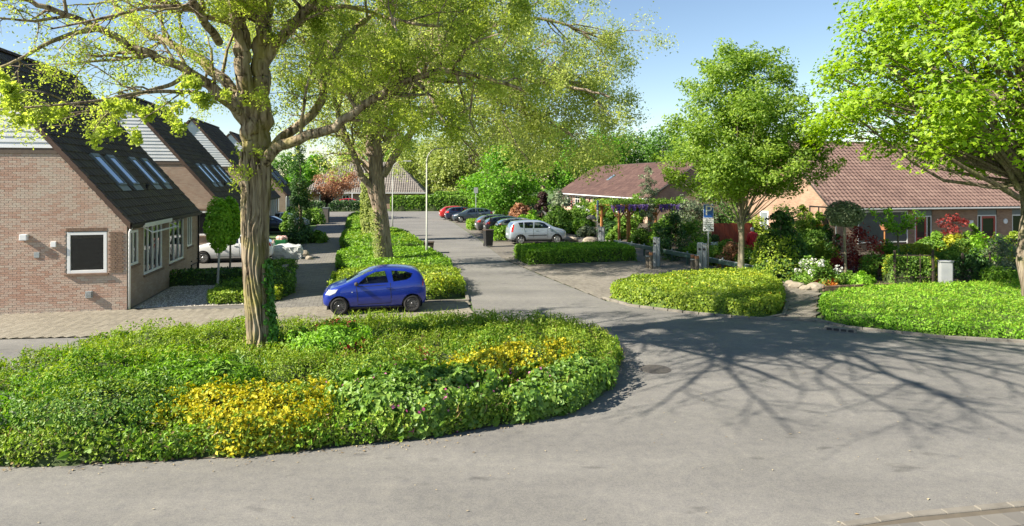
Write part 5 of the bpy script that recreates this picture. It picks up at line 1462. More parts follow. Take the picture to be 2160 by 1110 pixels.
# ------------------------------------------------------------------ planted beds
def mound(name, label, cat, bed, specs, seed, core='core', group=None, rim=.3, sink=.16, stuff=False, res=.16):
    """specs: (part name, leaf key, count, size, depth, kwargs)"""
    rg = np.random.default_rng(seed)
    c = np.array(bed.poly).mean(0)
    t = thing(name, label, cat, (0, 0, 0), 0, group)
    if stuff: t['kind'] = 'stuff'
    if core: bed.core('shade_core', M[core], t, res=res, sink=sink)  # solid filler, coloured as the shade seen in gaps between leaves
    for (pn, lk, n, size, depth, kw) in specs:
        nr = int(n*kw.get('rim', rim)); P, N = bed.sample(n-nr, rg, depth)
        if nr:
            Q, M_ = bed.rim(nr, rg); P = np.vstack([P, Q]); N = np.vstack([N, M_])
        md = vnoise(P[:, 0]*3.1, P[:, 1]*3.1 + P[:, 2]*2.3, seed+11)*.6 + vnoise(P[:, 0]*7.3, P[:, 1]*7.3 + P[:, 2]*5, seed+12)*.4
        k = rg.random(len(P)) < np.clip((md-.22)*3.2, .34, 1); P, N = P[k], N[k]
        if 'where' in kw:
            k = rg.random(len(P)) < kw['where'](P); P, N = P[k], N[k]
        P[:, 2] += kw.get('lift', 0)*rg.random(len(P)) + kw.get('raise', 0)
        P = P + rg.normal(size=P.shape)*kw.get('jit', .02)
        P[:, 2] = np.maximum(P[:, 2], .03)
        N = N + np.array([0, 0, kw.get('nup', .25)])
        leaves_obj(pn, [leaf_np(P, size, rg, N, kw.get('w', .5), kw.get('aspect', .6), axis=kw.get('axis'), tri=c[1] > 22)], LEAF[lk], t)
    recentre(t, (float(c[0]), float(c[1]), 0))
    return t

UPAX = np.array([0, 0, 1.6])
patch = lambda f, lo, hi, sd: (lambda P: np.clip((vnoise(P[:, 0]*f, P[:, 1]*f, sd)-lo)/(hi-lo), 0, 1))
back = lambda P: np.clip((P[:, 1]-13.2)/2.0, .15, 1)
mound('ground_cover', 'mixed green ground cover filling the planted island around the big trunk', 'ground cover', Bed(ISLAND, .50, .5, .55, 1.3, 3),
      [('foliage', 'cover', 84000, .058, .24, {}), ('dark_leaves', 'coverd', 20000, .06, .14, dict(where=patch(.8, .45, .6, 21))),
       ('grass_blades', 'hedgey', 8000, .17, .05, dict(axis=UPAX, aspect=.08, w=.1, lift=.16, rim=.12, where=back)), ('leaf_sprays', 'hedgey', 30000, .05, .03, dict(lift=.14, rim=.1, where=back)),
       ('dry_stems', 'dry', 2200, .22, .1, dict(axis=UPAX, aspect=.04, w=.1, lift=.1)), ('dead_leaves', 'dry', 2600, .05, .12, dict(rim=.5)), ('broad_leaves', 'mid', 3800, .15, .05, dict(where=patch(.7, .58, .66, 44), aspect=.7)), ('pale_leaves', 'bright', 9000, .085, .05, dict(where=patch(.9, .55, .7, 5))),
       ('yellow_flowers', 'yellow', 9000, .048, .03, dict(raise_=0, where=lambda P: np.exp(-((P[:, 0]+1.3)**2+(P[:, 1]-14.6)**2)/1.6)))], 71, 'core', stuff=True, sink=.2)
yb = Bed(ellipse(-4.55, 11.5, 1.62, .92, R(6), 20, .12, 4), .74, .7, .30, 1.8, 8, 1)
mound('shrub', 'yellow flowering shrub at the road edge of the island, left of the pink geraniums', 'shrub', yb,
      [('foliage', 'cover', 7000, .065, .16, {}), ('flowers', 'yellow', 15500, .062, .07, dict(where=patch(2.2, .22, .45, 31), raise_=0, aspect=.75, jit=.03))], 72, group='flowering shrubs on the island')
mound('shrub', 'smaller yellow flowering shrub at the right tip of the island', 'shrub', Bed(ellipse(.05, 14.3, 1.75, .9, R(30), 18, .15, 5), .74, .7, .30, 1.8, 9, 1),
      [('foliage', 'hedgey', 8000, .06, .14, {}), ('flowers', 'yellow', 11000, .058, .05, dict(where=patch(1.9, .30, .55, 32), aspect=.75, jit=.03))], 73, group='flowering shrubs on the island')
mound('shrub', 'dense dark green dome shaped shrub at the left front of the island', 'shrub', Bed(ellipse(-7.0, 11.3, 1.35, 1.0, 0, 18, .08, 6), .92, 1.0, .14, 1.6, 10, 1),
      [('foliage', 'coverd', 15000, .055, .12, {}), ('light_tips', 'hedgey', 6500, .05, .03, dict(rim=.05, where=lambda P: np.clip((P[:, 2]-.5)*2.5, 0, 1)))], 74)
mound('shrub', 'pale soft leaved plants at the far left front corner of the island', 'shrub', Bed(ellipse(-8.8, 11.2, .95, .8, 0, 16, .12, 7), .62, .6, .3, 1.8, 11, 1),
      [('foliage', 'bright', 7000, .075, .12, {}), ('grey_leaves', 'greyg', 2500, .07, .06, {})], 75)
mound('shrub', 'tall leafy green shrub behind the dark dome on the island', 'shrub', Bed(ellipse(-6.2, 12.9, 1.3, .9, 0, 16, .15, 8), .86, .9, .28, 1.3, 12, 1),
      [('foliage', 'mid', 11000, .095, .18, dict(aspect=.4)), ('light_tips', 'bright', 3500, .09, .05, dict(aspect=.4))], 76)
for (cx, cy, rx, ry, ro, H, n, lb, sd) in ((-1.75, 12.25, 1.55, .95, R(16), .74, 17000, 'pink geranium clump in the middle of the island front', 77), (.95, 13.45, 1.75, .72, R(52), .60, 13500, 'pink geranium clump round the right tip of the island', 78)):
    mound('geranium', lb, 'geranium', Bed(ellipse(cx, cy, rx, ry, ro, 20, .1, sd), H, .6, .26, 1.9, sd, 1),
          [('foliage', 'geran', n, .088, .13, dict(aspect=.9, w=.55)), ('flowers', 'pinkf', 520, .055, .0, dict(aspect=.9, where=patch(1.6, .4, .6, sd), rim=.5, jit=.04)), ('yellow_flowers', 'yellow', 160, .05, 0, dict(aspect=.8, rim=.3))], sd, group='pink geranium clumps')
for (cx, cy, rx, ry, H, lk, sz, n, lb, sd) in ((-8.6, 13.6, 1.3, 1.0, .80, 'hedge', .062, 9000, 'light green twiggy shrub at the left side of the island', 150), (-8.2, 16.2, 1.5, 1.0, .72, 'cover', .055, 9000, 'fine leaved shrub at the back left of the island', 151),
        (-2.6, 13.6, 1.1, .8, .78, 'mid', .06, 7000, 'mid green shrub behind the middle geranium clump', 152), (-.6, 16.4, 1.3, 1.0, .60, 'hedge', .06, 8000, 'leafy shrub at the back right of the island', 153), (1.5, 16.3, .9, 1.2, .66, 'cover', .055, 6500, 'soft green shrub on the right tip of the island', 154),
        (-2.6, 17.3, 1.2, .8, .52, 'mid', .075, 6500, 'broad leaved shrub at the back of the island facing the blue car', 155), (-7.4, 14.6, 1.0, .8, .70, 'bright', .07, 5500, 'bright leafy shrub left of the big trunk', 156), (-4.6, 13.8, 1.2, .8, .70, 'cover', .05, 6500, 'soft fine leaved shrub in front of the big trunk', 157)):
    mound('shrub', lb, 'shrub', Bed(ellipse(cx, cy, rx, ry, R(sd*37 % 90), 16, .18, sd), H, .8, .35, 1.9, sd, 1), [('foliage', lk, n, sz, .22, {}), ('tips', 'hedgey', n//4, sz*.9, .03, dict(lift=.12, rim=.05))], sd, sink=.2, group='leafy shrubs on the island')
mound('fern_clump', 'fresh green ferny clump right of the big trunk on the island', 'fern', Bed(ellipse(-4.35, 16.0, 1.0, .8, 0, 16, .15, 9), .80, .8, .25, 1.6, 13, 1),
      [('foliage', 'bright', 7500, .12, .14, dict(aspect=.3)), ('dark_leaves', 'mid', 3000, .1, .12, dict(aspect=.35))], 79)
for (cx, cy, rr_, lb, sd) in ((-3.75, 15.6, .40, 'small dark red leaved plant in the middle of the island', 80), (-4.6, 17.4, .55, 'dark red leaved plant at the back of the island by the trunk', 81), (-2.1, 14.7, .5, 'low bronze red plant among the yellow specks on the island', 82)):
    mound('red_plant', lb, 'plant', Bed(ellipse(cx, cy, rr_, rr_*.8, 0, 12, .2, sd), .66, .4, .3, 2, sd, 1), [('foliage', 'red', 900, .09, .1, {}), ('green_leaves', 'mid', 500, .08, .1, {})], sd, group='dark red plants on the island')
mound('tall_weeds', 'tall thin weeds with pale seed heads along the back of the island', 'weeds', Bed([(-3.6, 18.2), (2.0, 17.4), (1.4, 18.6), (-1, 18.9), (-5.0, 18.9), (-5.2, 18.4)], .36, .3, .35, 1.5, 14, 1),
      [('foliage', 'hedgey', 7000, .075, .15, {}), ('stems', 'hedgey', 2600, .42, .0, dict(axis=UPAX*2, aspect=.035, w=.05, lift=.28, rim=.1)), ('leaf_sprays', 'cover', 4200, .06, .0, dict(lift=.42, rim=.1))], 83, stuff=True)

# clipped beds in the strip along the street
ST = [([(-6.5, 23.3), (-1.75, 24.3), (-2.2, 28), (-2.6, 30.3), (-8.0, 30)], .60, 'hedgey', 'cover', 15000, 'low clipped shrub bed with yellowish leaves right behind the blue car'),
      ([(-8.1, 30.4), (-2.7, 30.7), (-3.2, 33.3), (-4.7, 38.5), (-5.0, 39.4), (-10.2, 39.2)], .52, 'hedge', 'bright', 18000, 'low clipped shrub bed round the thick trunk in the strip'),
      ([(-10.3, 39.6), (-5.1, 39.8), (-6.2, 43.4), (-8.7, 52.4), (-10.2, 54), (-13.5, 53.5)], .66, 'hedge', 'hedgey', 15000, 'low clipped shrub bed round the ivy clad trunk'),
      ([(-13.6, 54), (-10.4, 54.3), (-12.4, 61), (-17.2, 80), (-19.9, 81.5)], .55, 'hedge', 'cover', 9000, 'far end of the planted strip beside the footpath')]
for i, (pp, H, a, b_, n, lb) in enumerate(ST):
    mound('shrub_bed', lb, 'shrub bed', Bed(pp, H, .35, .22, .9, 40+i, 1), [('foliage', a, n, .085+.02*i, .12, {}), ('lighter_leaves', b_, n//3, .08+.02*i, .05, dict(where=patch(.5, .4, .6, 50+i)))], 90+i, group='clipped beds in the planted strip', rim=.25)
# a yellow edge to the first one
mound('shrub', 'yellow leaved shrub at the road corner of the strip behind the blue car', 'shrub', Bed(ellipse(-2.9, 25.4, .95, .9, 0, 14, .12, 4), .78, .5, .3, 1.6, 19, 1),
      [('foliage', 'hedgey', 4200, .085, .12, {}), ('yellow_leaves', 'ylgreen', 1500, .08, .05, {})], 95)
mound('hedge', 'clipped box shaped hedge beside the silver parked car', 'hedge', Bed(BED1, .80, .14, .07, 1.1, 60, 0, box=True),
      [('foliage', 'hedge', 26000, .085, .08, {}), ('lighter_tips', 'bright', 8000, .08, .02, dict(rim=.08))], 96, rim=.48, sink=.09)
mound('shrub_bed', 'rounded low yellow green shrub bed round the upright fine leaved tree', 'shrub bed', Bed(BED2, .60, .30, .14, 1.0, 61, 2),
      [('foliage', 'hedgey', 34000, .075, .13, {}), ('green_leaves', 'cover', 12000, .075, .10, dict(where=patch(.9, .4, .6, 36))), ('yellow_tips', 'ylgreen', 3500, .07, .02, dict(where=patch(1.1, .45, .65, 33), rim=.15)), ('orange_tips', 'orange', 260, .07, .0, dict(where=patch(1.2, .6, .7, 34)))], 97, core='core_y', rim=.40)
mound('ground_cover', 'bright green low ground cover under the maple at the right', 'ground cover', Bed(BED3, .40, .32, .22, .9, 62, 2),
      [('foliage', 'bright', 66000, .068, .10, dict(rim=.22)), ('darker_leaves', 'hedge', 16000, .075, .12, dict(where=patch(.9, .4, .6, 35), rim=.3)), ('grass_blades', 'hedgey', 9000, .16, .02, dict(axis=UPAX, aspect=.08, w=.1, lift=.06, rim=.05))], 98, core='core_y', stuff=True)
# hedges between the parking bays
h2 = [UVP((1.65, 46), -2.55, 1.75), UVP((1.65, 46), 1.9, 1.75), UVP((1.65, 46), 1.9, 3.6), UVP((1.65, 46), -2.55, 3.6)]
mound('hedge', 'bright leafy hedge block right behind the silver car with a dark bin beside it', 'hedge', Bed([p[:2] for p in h2], 1.0, .2, .12, 1.2, 63, 0, box=True), [('foliage', 'bright', 9000, .13, .1, {}), ('darker_leaves', 'mid', 3500, .13, .12, {})], 99, rim=.45)
h3 = [UVP((1.65, 46), -2.5, 12.9), UVP((1.65, 46), 1.6, 12.9), UVP((1.65, 46), 1.6, 15.4), UVP((1.65, 46), -2.5, 15.4)]
mound('hedge', 'farther low hedge block between the parked cars', 'hedge', Bed([p[:2] for p in h3], .85, .2, .12, 1.2, 64, 0, box=True), [('foliage', 'hedge', 6000, .14, .1, {}), ('tips', 'hedgey', 2000, .13, .03, {})], 100, rim=.45)
kerb('bay_kerb', [p[:2] for p in [UVP((1.65, 46), -2.65, 1.62), UVP((1.65, 46), 2, 1.62), UVP((1.65, 46), 2, 3.75), UVP((1.65, 46), -2.65, 3.75)]])
# hedges at the end of the street
FH = [([(-17.0, 93), (-2.2, 95), (-2.4, 96.6), (-17.2, 94.6)], 2.15, 'mid', 'hedge', 11000, 'long tall clipped hedge across the end of the street'),
      ([(-29.5, 91.6), (-20.0, 92.9), (-20.2, 94), (-29.7, 92.8)], 1.45, 'dark', 'greyg', 6500, 'lower hedge in front of the hip roofed house'),
      ([(-12.0, 103), (-4.5, 103.8), (-4.6, 105), (-12.1, 104.4)], 2.6, 'hedge', 'mid', 4500, 'second hedge seen over the long tall one'),
      ([(-1.6, 95), (5.0, 96), (4.9, 97.3), (-1.8, 96.6)], 2.0, 'mid', 'bright', 5000, 'hedge behind the red and blue parked cars')]
for i, (pp, H, a, b_, n, lb) in enumerate(FH):
    mound('hedge', lb, 'hedge', Bed(pp, H, .3, .05, .5, 70+i, 0, box=True), [('foliage', a, n, .24, .14, {}), ('lighter_leaves', b_, n//2, .24, .05, dict(rim=.3))], 110+i, rim=.6, sink=.2, res=.3, group='clipped hedges at the end of the street')

# plants in the yard by the first house
mound('hedge', 'low dark hedge behind the gravel yard of the nearest house', 'hedge', Bed([(-14.4, 27.3), (-10.9, 28.05), (-11.1, 28.9), (-14.6, 28.1)], .62, .16, .1, 1.3, 80, 0, box=True), [('foliage', 'dark', 6500, .075, .1, {}), ('tips', 'mid', 1500, .07, .03, {})], 120, rim=.45)
mound('hedge', 'small clipped hedge at the near edge of the gravel yard', 'hedge', Bed([(-10.7, 23.3), (-8.95, 23.65), (-9.1, 24.5), (-10.9, 24.2)], .50, .2, .14, 1.5, 81, 1), [('foliage', 'cover', 5500, .07, .1, {}), ('tips', 'hedgey', 2000, .065, .03, {})], 121, rim=.4)
mound('shrub', 'small round shrub between the two clipped standard trees', 'shrub', Bed(ellipse(-11.0, 26.6, .75, .5, YAW, 14, .12, 3), .42, .4, .2, 1.8, 82, 1), [('foliage', 'mid', 2600, .07, .1, {})], 122)
mound('shrub', 'dark mounded shrub along the footpath right of the big trunk', 'shrub', Bed(ellipse(-9.35, 26.3, .72, 1.9, YAW, 18, .12, 4), .82, .7, .22, 1.3, 83, 1), [('foliage', 'mid', 6500, .075, .12, {}), ('dark_leaves', 'dark', 4500, .075, .14, {})], 123)
mound('shrub', 'pale yellow green shrub at the foot of the dark mound by the footpath', 'shrub', Bed(ellipse(-8.9, 24.3, .45, .45, 0, 12, .12, 5), .55, .4, .25, 1.8, 84, 1), [('foliage', 'hedgey', 1700, .075, .1, {}), ('tips', 'ylgreen', 600, .07, .03, {})], 124)
mound('shrub', 'small dark bush by the stone edging beside the footpath', 'shrub', Bed(ellipse(-11.3, 32.6, .7, .6, 0, 12, .15, 6), .6, .5, .25, 1.8, 85, 1), [('foliage', 'mid', 2200, .085, .12, {})], 125)

def standard(base, zc, r, h, leaf, label, seed, name='standard_tree', bark='bark_pale', tr=.045, n=5200, size=.10, group=None, sq=1.0):
    """clipped crown on a bare stem"""
    rg = np.random.default_rng(seed)
    t = thing(name, label, 'tree', (base[0], base[1], 0), 0, group)
    zz = np.linspace(-.05, zc, 9); T = np.column_stack([.03*np.sin(zz*1.7+seed), .03*np.cos(zz*1.3+seed), zz])
    br = []
    for i in range(16):
        d = rg.normal(size=3); d /= np.linalg.norm(d); p = np.array([0, 0, zc]) + d*np.array([r, r, h/2])*.75
        br.append((np.array([[T[-2, 0], T[-2, 1], zc-h*.35], (np.array([0, 0, zc-h*.15])+p)/2, p]), np.array([.015, .01, .004]), 1))
    branches_mesh('stem', [(T, np.linspace(tr*1.1, tr*.7, 9), 12, furrow(seed, .05, 6))], br, M[bark], t)
    g = rg.normal(size=(n, 3)); g /= np.linalg.norm(g, axis=1, keepdims=True)
    lump = 1 + .22*(vnoise(g[:, 0]*3+9, g[:, 2]*3+g[:, 1]*2+5, seed)-.4)
    q = (rg.random(n)**.33)*lump
    P = g*q[:, None]*np.array([r, r, h/2]); P[:, :2] *= sq
    P[:, 2] += zc
    leaves_obj('crown', [leaf_np(P, size, rg, g + np.array([0, 0, .5]), .5, .7)], LEAF[leaf], t)
    return t
c = G(461, 612); standard((c.x, c.y), 2.65, .50, 2.15, 'bright', 'nearer of the two clipped standard trees in the gravel yard, pale stem', 130, group='clipped standard trees in the yard')
c = G(484, 598); standard((c.x, c.y), 2.65, .50, 2.0, 'bright', 'farther of the two clipped standard trees in the gravel yard', 131, group='clipped standard trees in the yard', bark='wood_grey')

# columnar conifer and low planting along the footpath
c = G(632, 505)
profile_tree('columnar_conifer', 'tall slim dark columnar conifer beside the footpath', (c.x, c.y), 7.4, [(.1, .75), (1.0, .85), (3.5, .72), (5.5, .5), (7.3, .12)], 90, 110, .10, LEAF['dark'], M['bark2'], .14, 140, crad=(.22, .36), flat=1.6, stem_top=6.6, shell=.3, limb_r=.02)
def shrub(px, py, h, w, leaf, label, seed, name='shrub', n=26, per=120, size=None, flowers=None, bark='bark2', group=None, low=.06, fs=.07, fn=.25):
    c = G(px, py); r = w/2
    t = profile_tree(name, label, (c.x, c.y), h, [(h*low, r*.75), (h*.35, r), (h*.7, r*.85), (h*.98, r*.3)], n, per, size or max(.07, c.y*.0030), LEAF[leaf], M[bark], .03, seed,
                     crad=(r*.30, r*.48), flat=.85, cat='shrub', group=group, limb_r=.012, stem_top=h*.6, ksides=6, shell=.5)
    if flowers:
        rg = np.random.default_rng(seed+1); k = int(n*per*fn); g = rg.normal(size=(k, 3)); g /= np.linalg.norm(g, axis=1, keepdims=True)
        cl = rg.normal(size=(14, 3)); cl[:, 2] = np.abs(cl[:, 2]); cl /= np.linalg.norm(cl, axis=1, keepdims=True)
        P = cl[rg.integers(14, size=k)]*np.array([r, r, h*.55])*.95 + g*fs*1.4 + np.array([0, 0, h*.42]); P[:, 2] = np.maximum(P[:, 2], .1)
        leaves_obj('flowers', [leaf_np(P, fs, rg, g, .5, .8)], LEAF[flowers], t)
    return t
SH = [ # gardens, fuller planting
 (1668, 530, 3.3, 2.4, 'mid', 'tall leafy bush covering the left of the sunlit end wall'), (1722, 530, 2.3, 1.6, 'hedge', 'bright bush below the trellis of the end wall'),
 (1325, 500, 2.4, 2.0, 'mid', 'leafy bush behind the middle posts of the pergola'), (1290, 496, 2.2, 1.8, 'hedge', 'green bush behind the left posts of the pergola'), (1395, 530, 2.0, 1.6, 'hedge', 'light green shrub right of the slim young conifer'), (1345, 470, 2.6, 3.0, 'mid', 'big bush between pergola and brick terrace'),
 (1265, 470, 2.4, 2.6, 'hedgey', 'yellowish bush before the doors of the brick terrace'), (1225, 462, 2.2, 2.6, 'mid', 'green bush under the terrace windows'), (1430, 500, 3.0, 2.4, 'hedge', 'bright tall bush right of the pergola'), (1480, 555, 1.4, 1.5, 'hedge', 'round shrub just behind the twin charging panels'),
 (1540, 545, .9, 1.4, 'mid', 'leafy shrub before the red fence panel'), (1715, 545, 1.8, 1.8, 'mid', 'green shrub under the trellis on the end wall'), (1740, 560, 1.3, 1.3, 'hedgey', 'yellow green shrub between the climber and the rhododendron'), (1868, 570, 1.4, 1.4, 'hedge', 'leafy shrub below the sun screen corner'),
 (1975, 548, 1.5, 1.2, 'hedge', 'green shrub beside the first red door'), (2030, 560, 1.3, 1.5, 'mid', 'green shrub left of the lattice fence'), (1600, 520, 2.4, 2.0, 'hedgey', 'yellowish tall bush behind the red coated person'),
 # left side
 (640, 512, .9, 2.6, 'dark', 'dark spreading shrub at the foot of the columnar conifer'), (605, 500, 1.9, 1.0, 'mid', 'small cone shaped conifer left of the columnar conifer'),
 (672, 512, .7, 1.4, 'mid', 'small green shrub by the footpath right of the columnar conifer'), (590, 470, 2.2, 2.6, 'dark', 'dark bush in front of the farthest steep roofed house'),
 (655, 473, 1.3, 3.0, 'mid', 'green shrub between the columnar conifer and the leaning tree'), (505, 505, 2.3, 1.6, 'purpdk', 'dark purple shrub behind the clipped standard trees'),
 (612, 452, 2.6, 2.4, 'ylgreen', 'yellow blooming shrub beyond the farthest house'), (605, 458, 1.5, 1.4, 'pinkish', 'pinkish shrub under the yellow bloom beyond the farthest house'),
 # gardens right of the parking bays
 (1120, 462, 1.6, 2.6, 'greyg', 'grey green shrub left of the dark column shrub'), (1098, 466, 1.9, 2.4, 'pinkish', 'reddish bush under the round bright tree'),
 (1113, 488, 1.5, 2.6, 'bright', 'bright round shrub just above the silver car roof'), (1062, 458, 2.0, 2.2, 'mid', 'green shrub at the foot of the round bright tree'),
 (1172, 490, 2.3, 2.6, 'mid', 'leafy green shrub above the silver car bonnet'), (1178, 470, 3.4, 3.0, 'greyg', 'tall grey green shrub in front of the brick terrace'),
 (1205, 493, 1.7, 2.2, 'mid', 'green shrub right of the silver car bonnet'), (1232, 498, 1.5, 1.9, 'hedge', 'low leafy shrub beside the mushroom shaped lantern'),
 (1238, 500, .9, 1.3, 'greyg', 'small silvery shrub in front of the mushroom lantern'), (1282, 505, 1.4, 1.6, 'dark', 'dark shrub left of the pergola'),
 (1300, 512, 1.2, 1.2, 'mid', 'green shrub under the left end of the pergola'), (1352, 520, 1.1, 1.4, 'mid', 'green shrub behind the rail at the pergola'),
 (1415, 548, 2.5, 1.9, 'dark', 'tall dark shrub behind the middle of the green rail'), (1462, 545, 2.2, 2.0, 'mid', 'leafy green shrub behind the rail left of the parking sign'),
 (1448, 520, 3.4, 3.0, 'greyg', 'tall grey green bush behind the pergola end'), (1500, 520, 3.6, 2.8, 'dark', 'tall dark bush behind the parking sign'),
 (1520, 560, 1.1, 1.6, 'mid', 'low green shrub right of the parking sign'), (1545, 566, 1.2, 1.4, 'pinkish', 'reddish brown twiggy shrub left of the smooth trunk'),
 (1580, 570, 1.0, 1.5, 'mid', 'green shrub in front of the red coated person'), (1612, 590, .8, 1.2, 'mid', 'low grassy plant at the foot of the big cone conifer'),
 (1560, 505, 3.0, 2.6, 'mid', 'green bush behind the smooth trunk'), (1655, 530, 2.4, 2.2, 'hedge', 'green bush behind the cone conifer'),
 (1696, 540, 3.1, 1.0, 'hedgey', 'slim upright yellow green plant in front of the sunlit end wall'), (1757, 556, 3.0, .7, 'dark', 'slim dark climber left of the silvery standard tree'),
 (1852, 590, 1.3, 1.6, 'mid', 'green shrub right of the dark red shrub'), (1790, 600, .5, 1.0, 'mid', 'low green plant at the foot of the silvery standard tree'),
 (2060, 590, 1.2, 1.6, 'dark', 'dark low shrub behind the black lattice fence'), (2085, 565, 1.8, 1.9, 'bright', 'pale green shrub below the second red door'),
 (2120, 575, 1.5, 2.0, 'greyg', 'pale variegated shrub left of the maple trunk'), (2142, 555, 1.9, .9, 'hedgey', 'small rounded yellow green shrub beside the maple trunk'),
 (2050, 545, 1.9, 1.1, 'hedge', 'green bush between the two red doors'), (1948, 552, 1.3, 1.0, 'mid', 'feathery green plant in front of the first red door'),
 (2015, 545, 1.3, 1.5, 'ylgreen', 'golden yellow shrub below the red leaved little maple'), (1990, 560, .8, 1.8, 'mid', 'green shrub behind the grey cabinet'),
 (2110, 600, .7, 1.6, 'hedge', 'low plant by the stones near the maple trunk'), (1905, 560, 1.0, 1.2, 'dark', 'dark plant under the sun screen'),
 (1680, 560, 1.4, 1.5, 'mid', 'green shrub behind the white rhododendron'), (1622, 560, 1.6, 1.6, 'hedgey', 'yellowish bush left of the cone conifer')]
for i, (px, py, h, w, lf, lb) in enumerate(SH): shrub(px, py, h, w, lf, lb, 500+i*3)
shrub(1728, 606, 1.25, 1.7, 'mid', 'rhododendron with white flower heads left of the silvery standard tree', 700, flowers='whitef', fs=.09, fn=.07)
shrub(1222, 478, 2.0, 2.0, 'mid', 'white flowering shrub in front of the brick terrace', 703, flowers='whitef', fs=.12, fn=.08)
shrub(1815, 578, 2.1, 2.2, 'red', 'tall dark red leaved shrub left of the sun screen', 706, n=34, per=90)
shrub(1757, 590, .9, 1.0, 'red', 'low dark red shrub at the foot of the silvery standard tree', 709)
shrub(1820, 606, .62, 1.05, 'bright', 'small bright green globe shrub at the edge of the right bed', 712, n=22, per=90)
shrub(1746, 607, .34, 1.0, 'orange', 'low orange leaved plant beside the garden stones', 715)
shrub(1143, 470, 3.7, 1.2, 'purpdk', 'dark purple column shaped shrub left of the brick terrace', 718, n=30, per=70, low=.15)
c = G(1645, 588)
profile_tree('cone_conifer', 'dark green cone shaped conifer behind the rounded shrub bed', (c.x, c.y), 3.2, [(.1, 1.15), (.8, 1.12), (1.6, .85), (2.4, .5), (3.15, .08)], 150, 70, .12, LEAF['dark'], M['bark2'], .07, 720, crad=(.24, .36), flat=.45, shell=.35, stem_top=3.0, limb_r=.012, tilt=.6)
rg = np.random.default_rng(9)
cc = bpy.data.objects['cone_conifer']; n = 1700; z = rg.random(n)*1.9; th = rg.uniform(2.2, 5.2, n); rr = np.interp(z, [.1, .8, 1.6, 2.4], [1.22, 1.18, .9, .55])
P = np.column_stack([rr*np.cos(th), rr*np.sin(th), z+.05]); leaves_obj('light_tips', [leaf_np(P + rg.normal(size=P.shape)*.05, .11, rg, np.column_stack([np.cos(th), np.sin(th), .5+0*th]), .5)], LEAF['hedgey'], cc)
c = G(1782, 596); standard((c.x, c.y), 2.95, .78, 1.1, 'greyg', 'silvery olive like standard tree with a bare stem in front of the bungalow', 730, n=3800, size=.10, tr=.06, bark='bark3')
# young slim conifer before the pergola
c = G(1368, 520)
profile_tree('young_conifer', 'very slim young conifer with a bushy top in front of the pergola', (c.x, c.y), 5.6, [(.6, .5), (2.2, .55), (3.0, .3), (3.6, .62), (4.6, .5), (5.5, .08)], 70, 42, .10, LEAF['greyg'], M['bark3'], .06, 733, crad=(.14, .3), flat=.7, shell=.6, stem_top=5.4, limb_r=.012)
# pruned umbrella tree by the sun screen
c = G(1894, 562); t = thing('pollard_tree', 'little pruned tree with candelabra branches in front of the sun screen', 'tree', (c.x, c.y, 0))
Ls = []; br = []; rg = np.random.default_rng(14); pts = []
Ls.append((np.array([(0, 0, -.05), (.02, 0, .8), (0, 0, 1.75)]), np.array([.06, .05, .05]), 10, None))
for (dx, dz, dy) in ((-1.35, 1.15, .1), (-.75, 1.25, -.3), (-.3, 1.1, .4), (.35, .95, -.2), (1.0, 1.1, .2), (1.25, .9, -.1), (-.8, .5, -.4), (.7, .45, .4)):
    P = spline([(0, 0, 1.7), (dx*.45, dy*.5, 1.7+dz*.35), (dx, dy, 1.7+dz)], .1); br.append((P, np.linspace(.035, .02, len(P)), 1))
    for k in range(130):
        i = rg.integers(len(P)//4, len(P)); pts.append(P[i] + rg.normal(size=3)*.11)
pts = np.array(pts); branches_mesh('trunk', [(a, b, k, None) for a, b, k, _ in Ls], br, M['bark3'], t); leaves_obj('crown', [leaf_np(pts, .13, rg, np.tile([0, -.3, 1.], (len(pts), 1)), .5, .7)], LEAF['bright'], t)
# red leaved little maple by the bungalow wall
c = G(2010, 545); t = profile_tree('small_tree', 'little tree with crimson leaves between the two red doors', (c.x, c.y), 2.6, [(1.35, .5), (1.8, .85), (2.3, .55), (2.6, .15)], 26, 34, .10, LEAF['red'], M['wood_dark'], .04, 740, crad=(.18, .3), flat=.6, limb_r=.012)
# ------------------------------------------------------------------ cars
M['seat'] = pmat('seat_cloth', (.05, .05, .055), (.09, .09, .095), 20, .9)
def eval_mesh(o):
    dg = bpy.context.evaluated_depsgraph_get(); dg.update()
    me = bpy.data.meshes.new_from_object(o.evaluated_get(dg)); return me

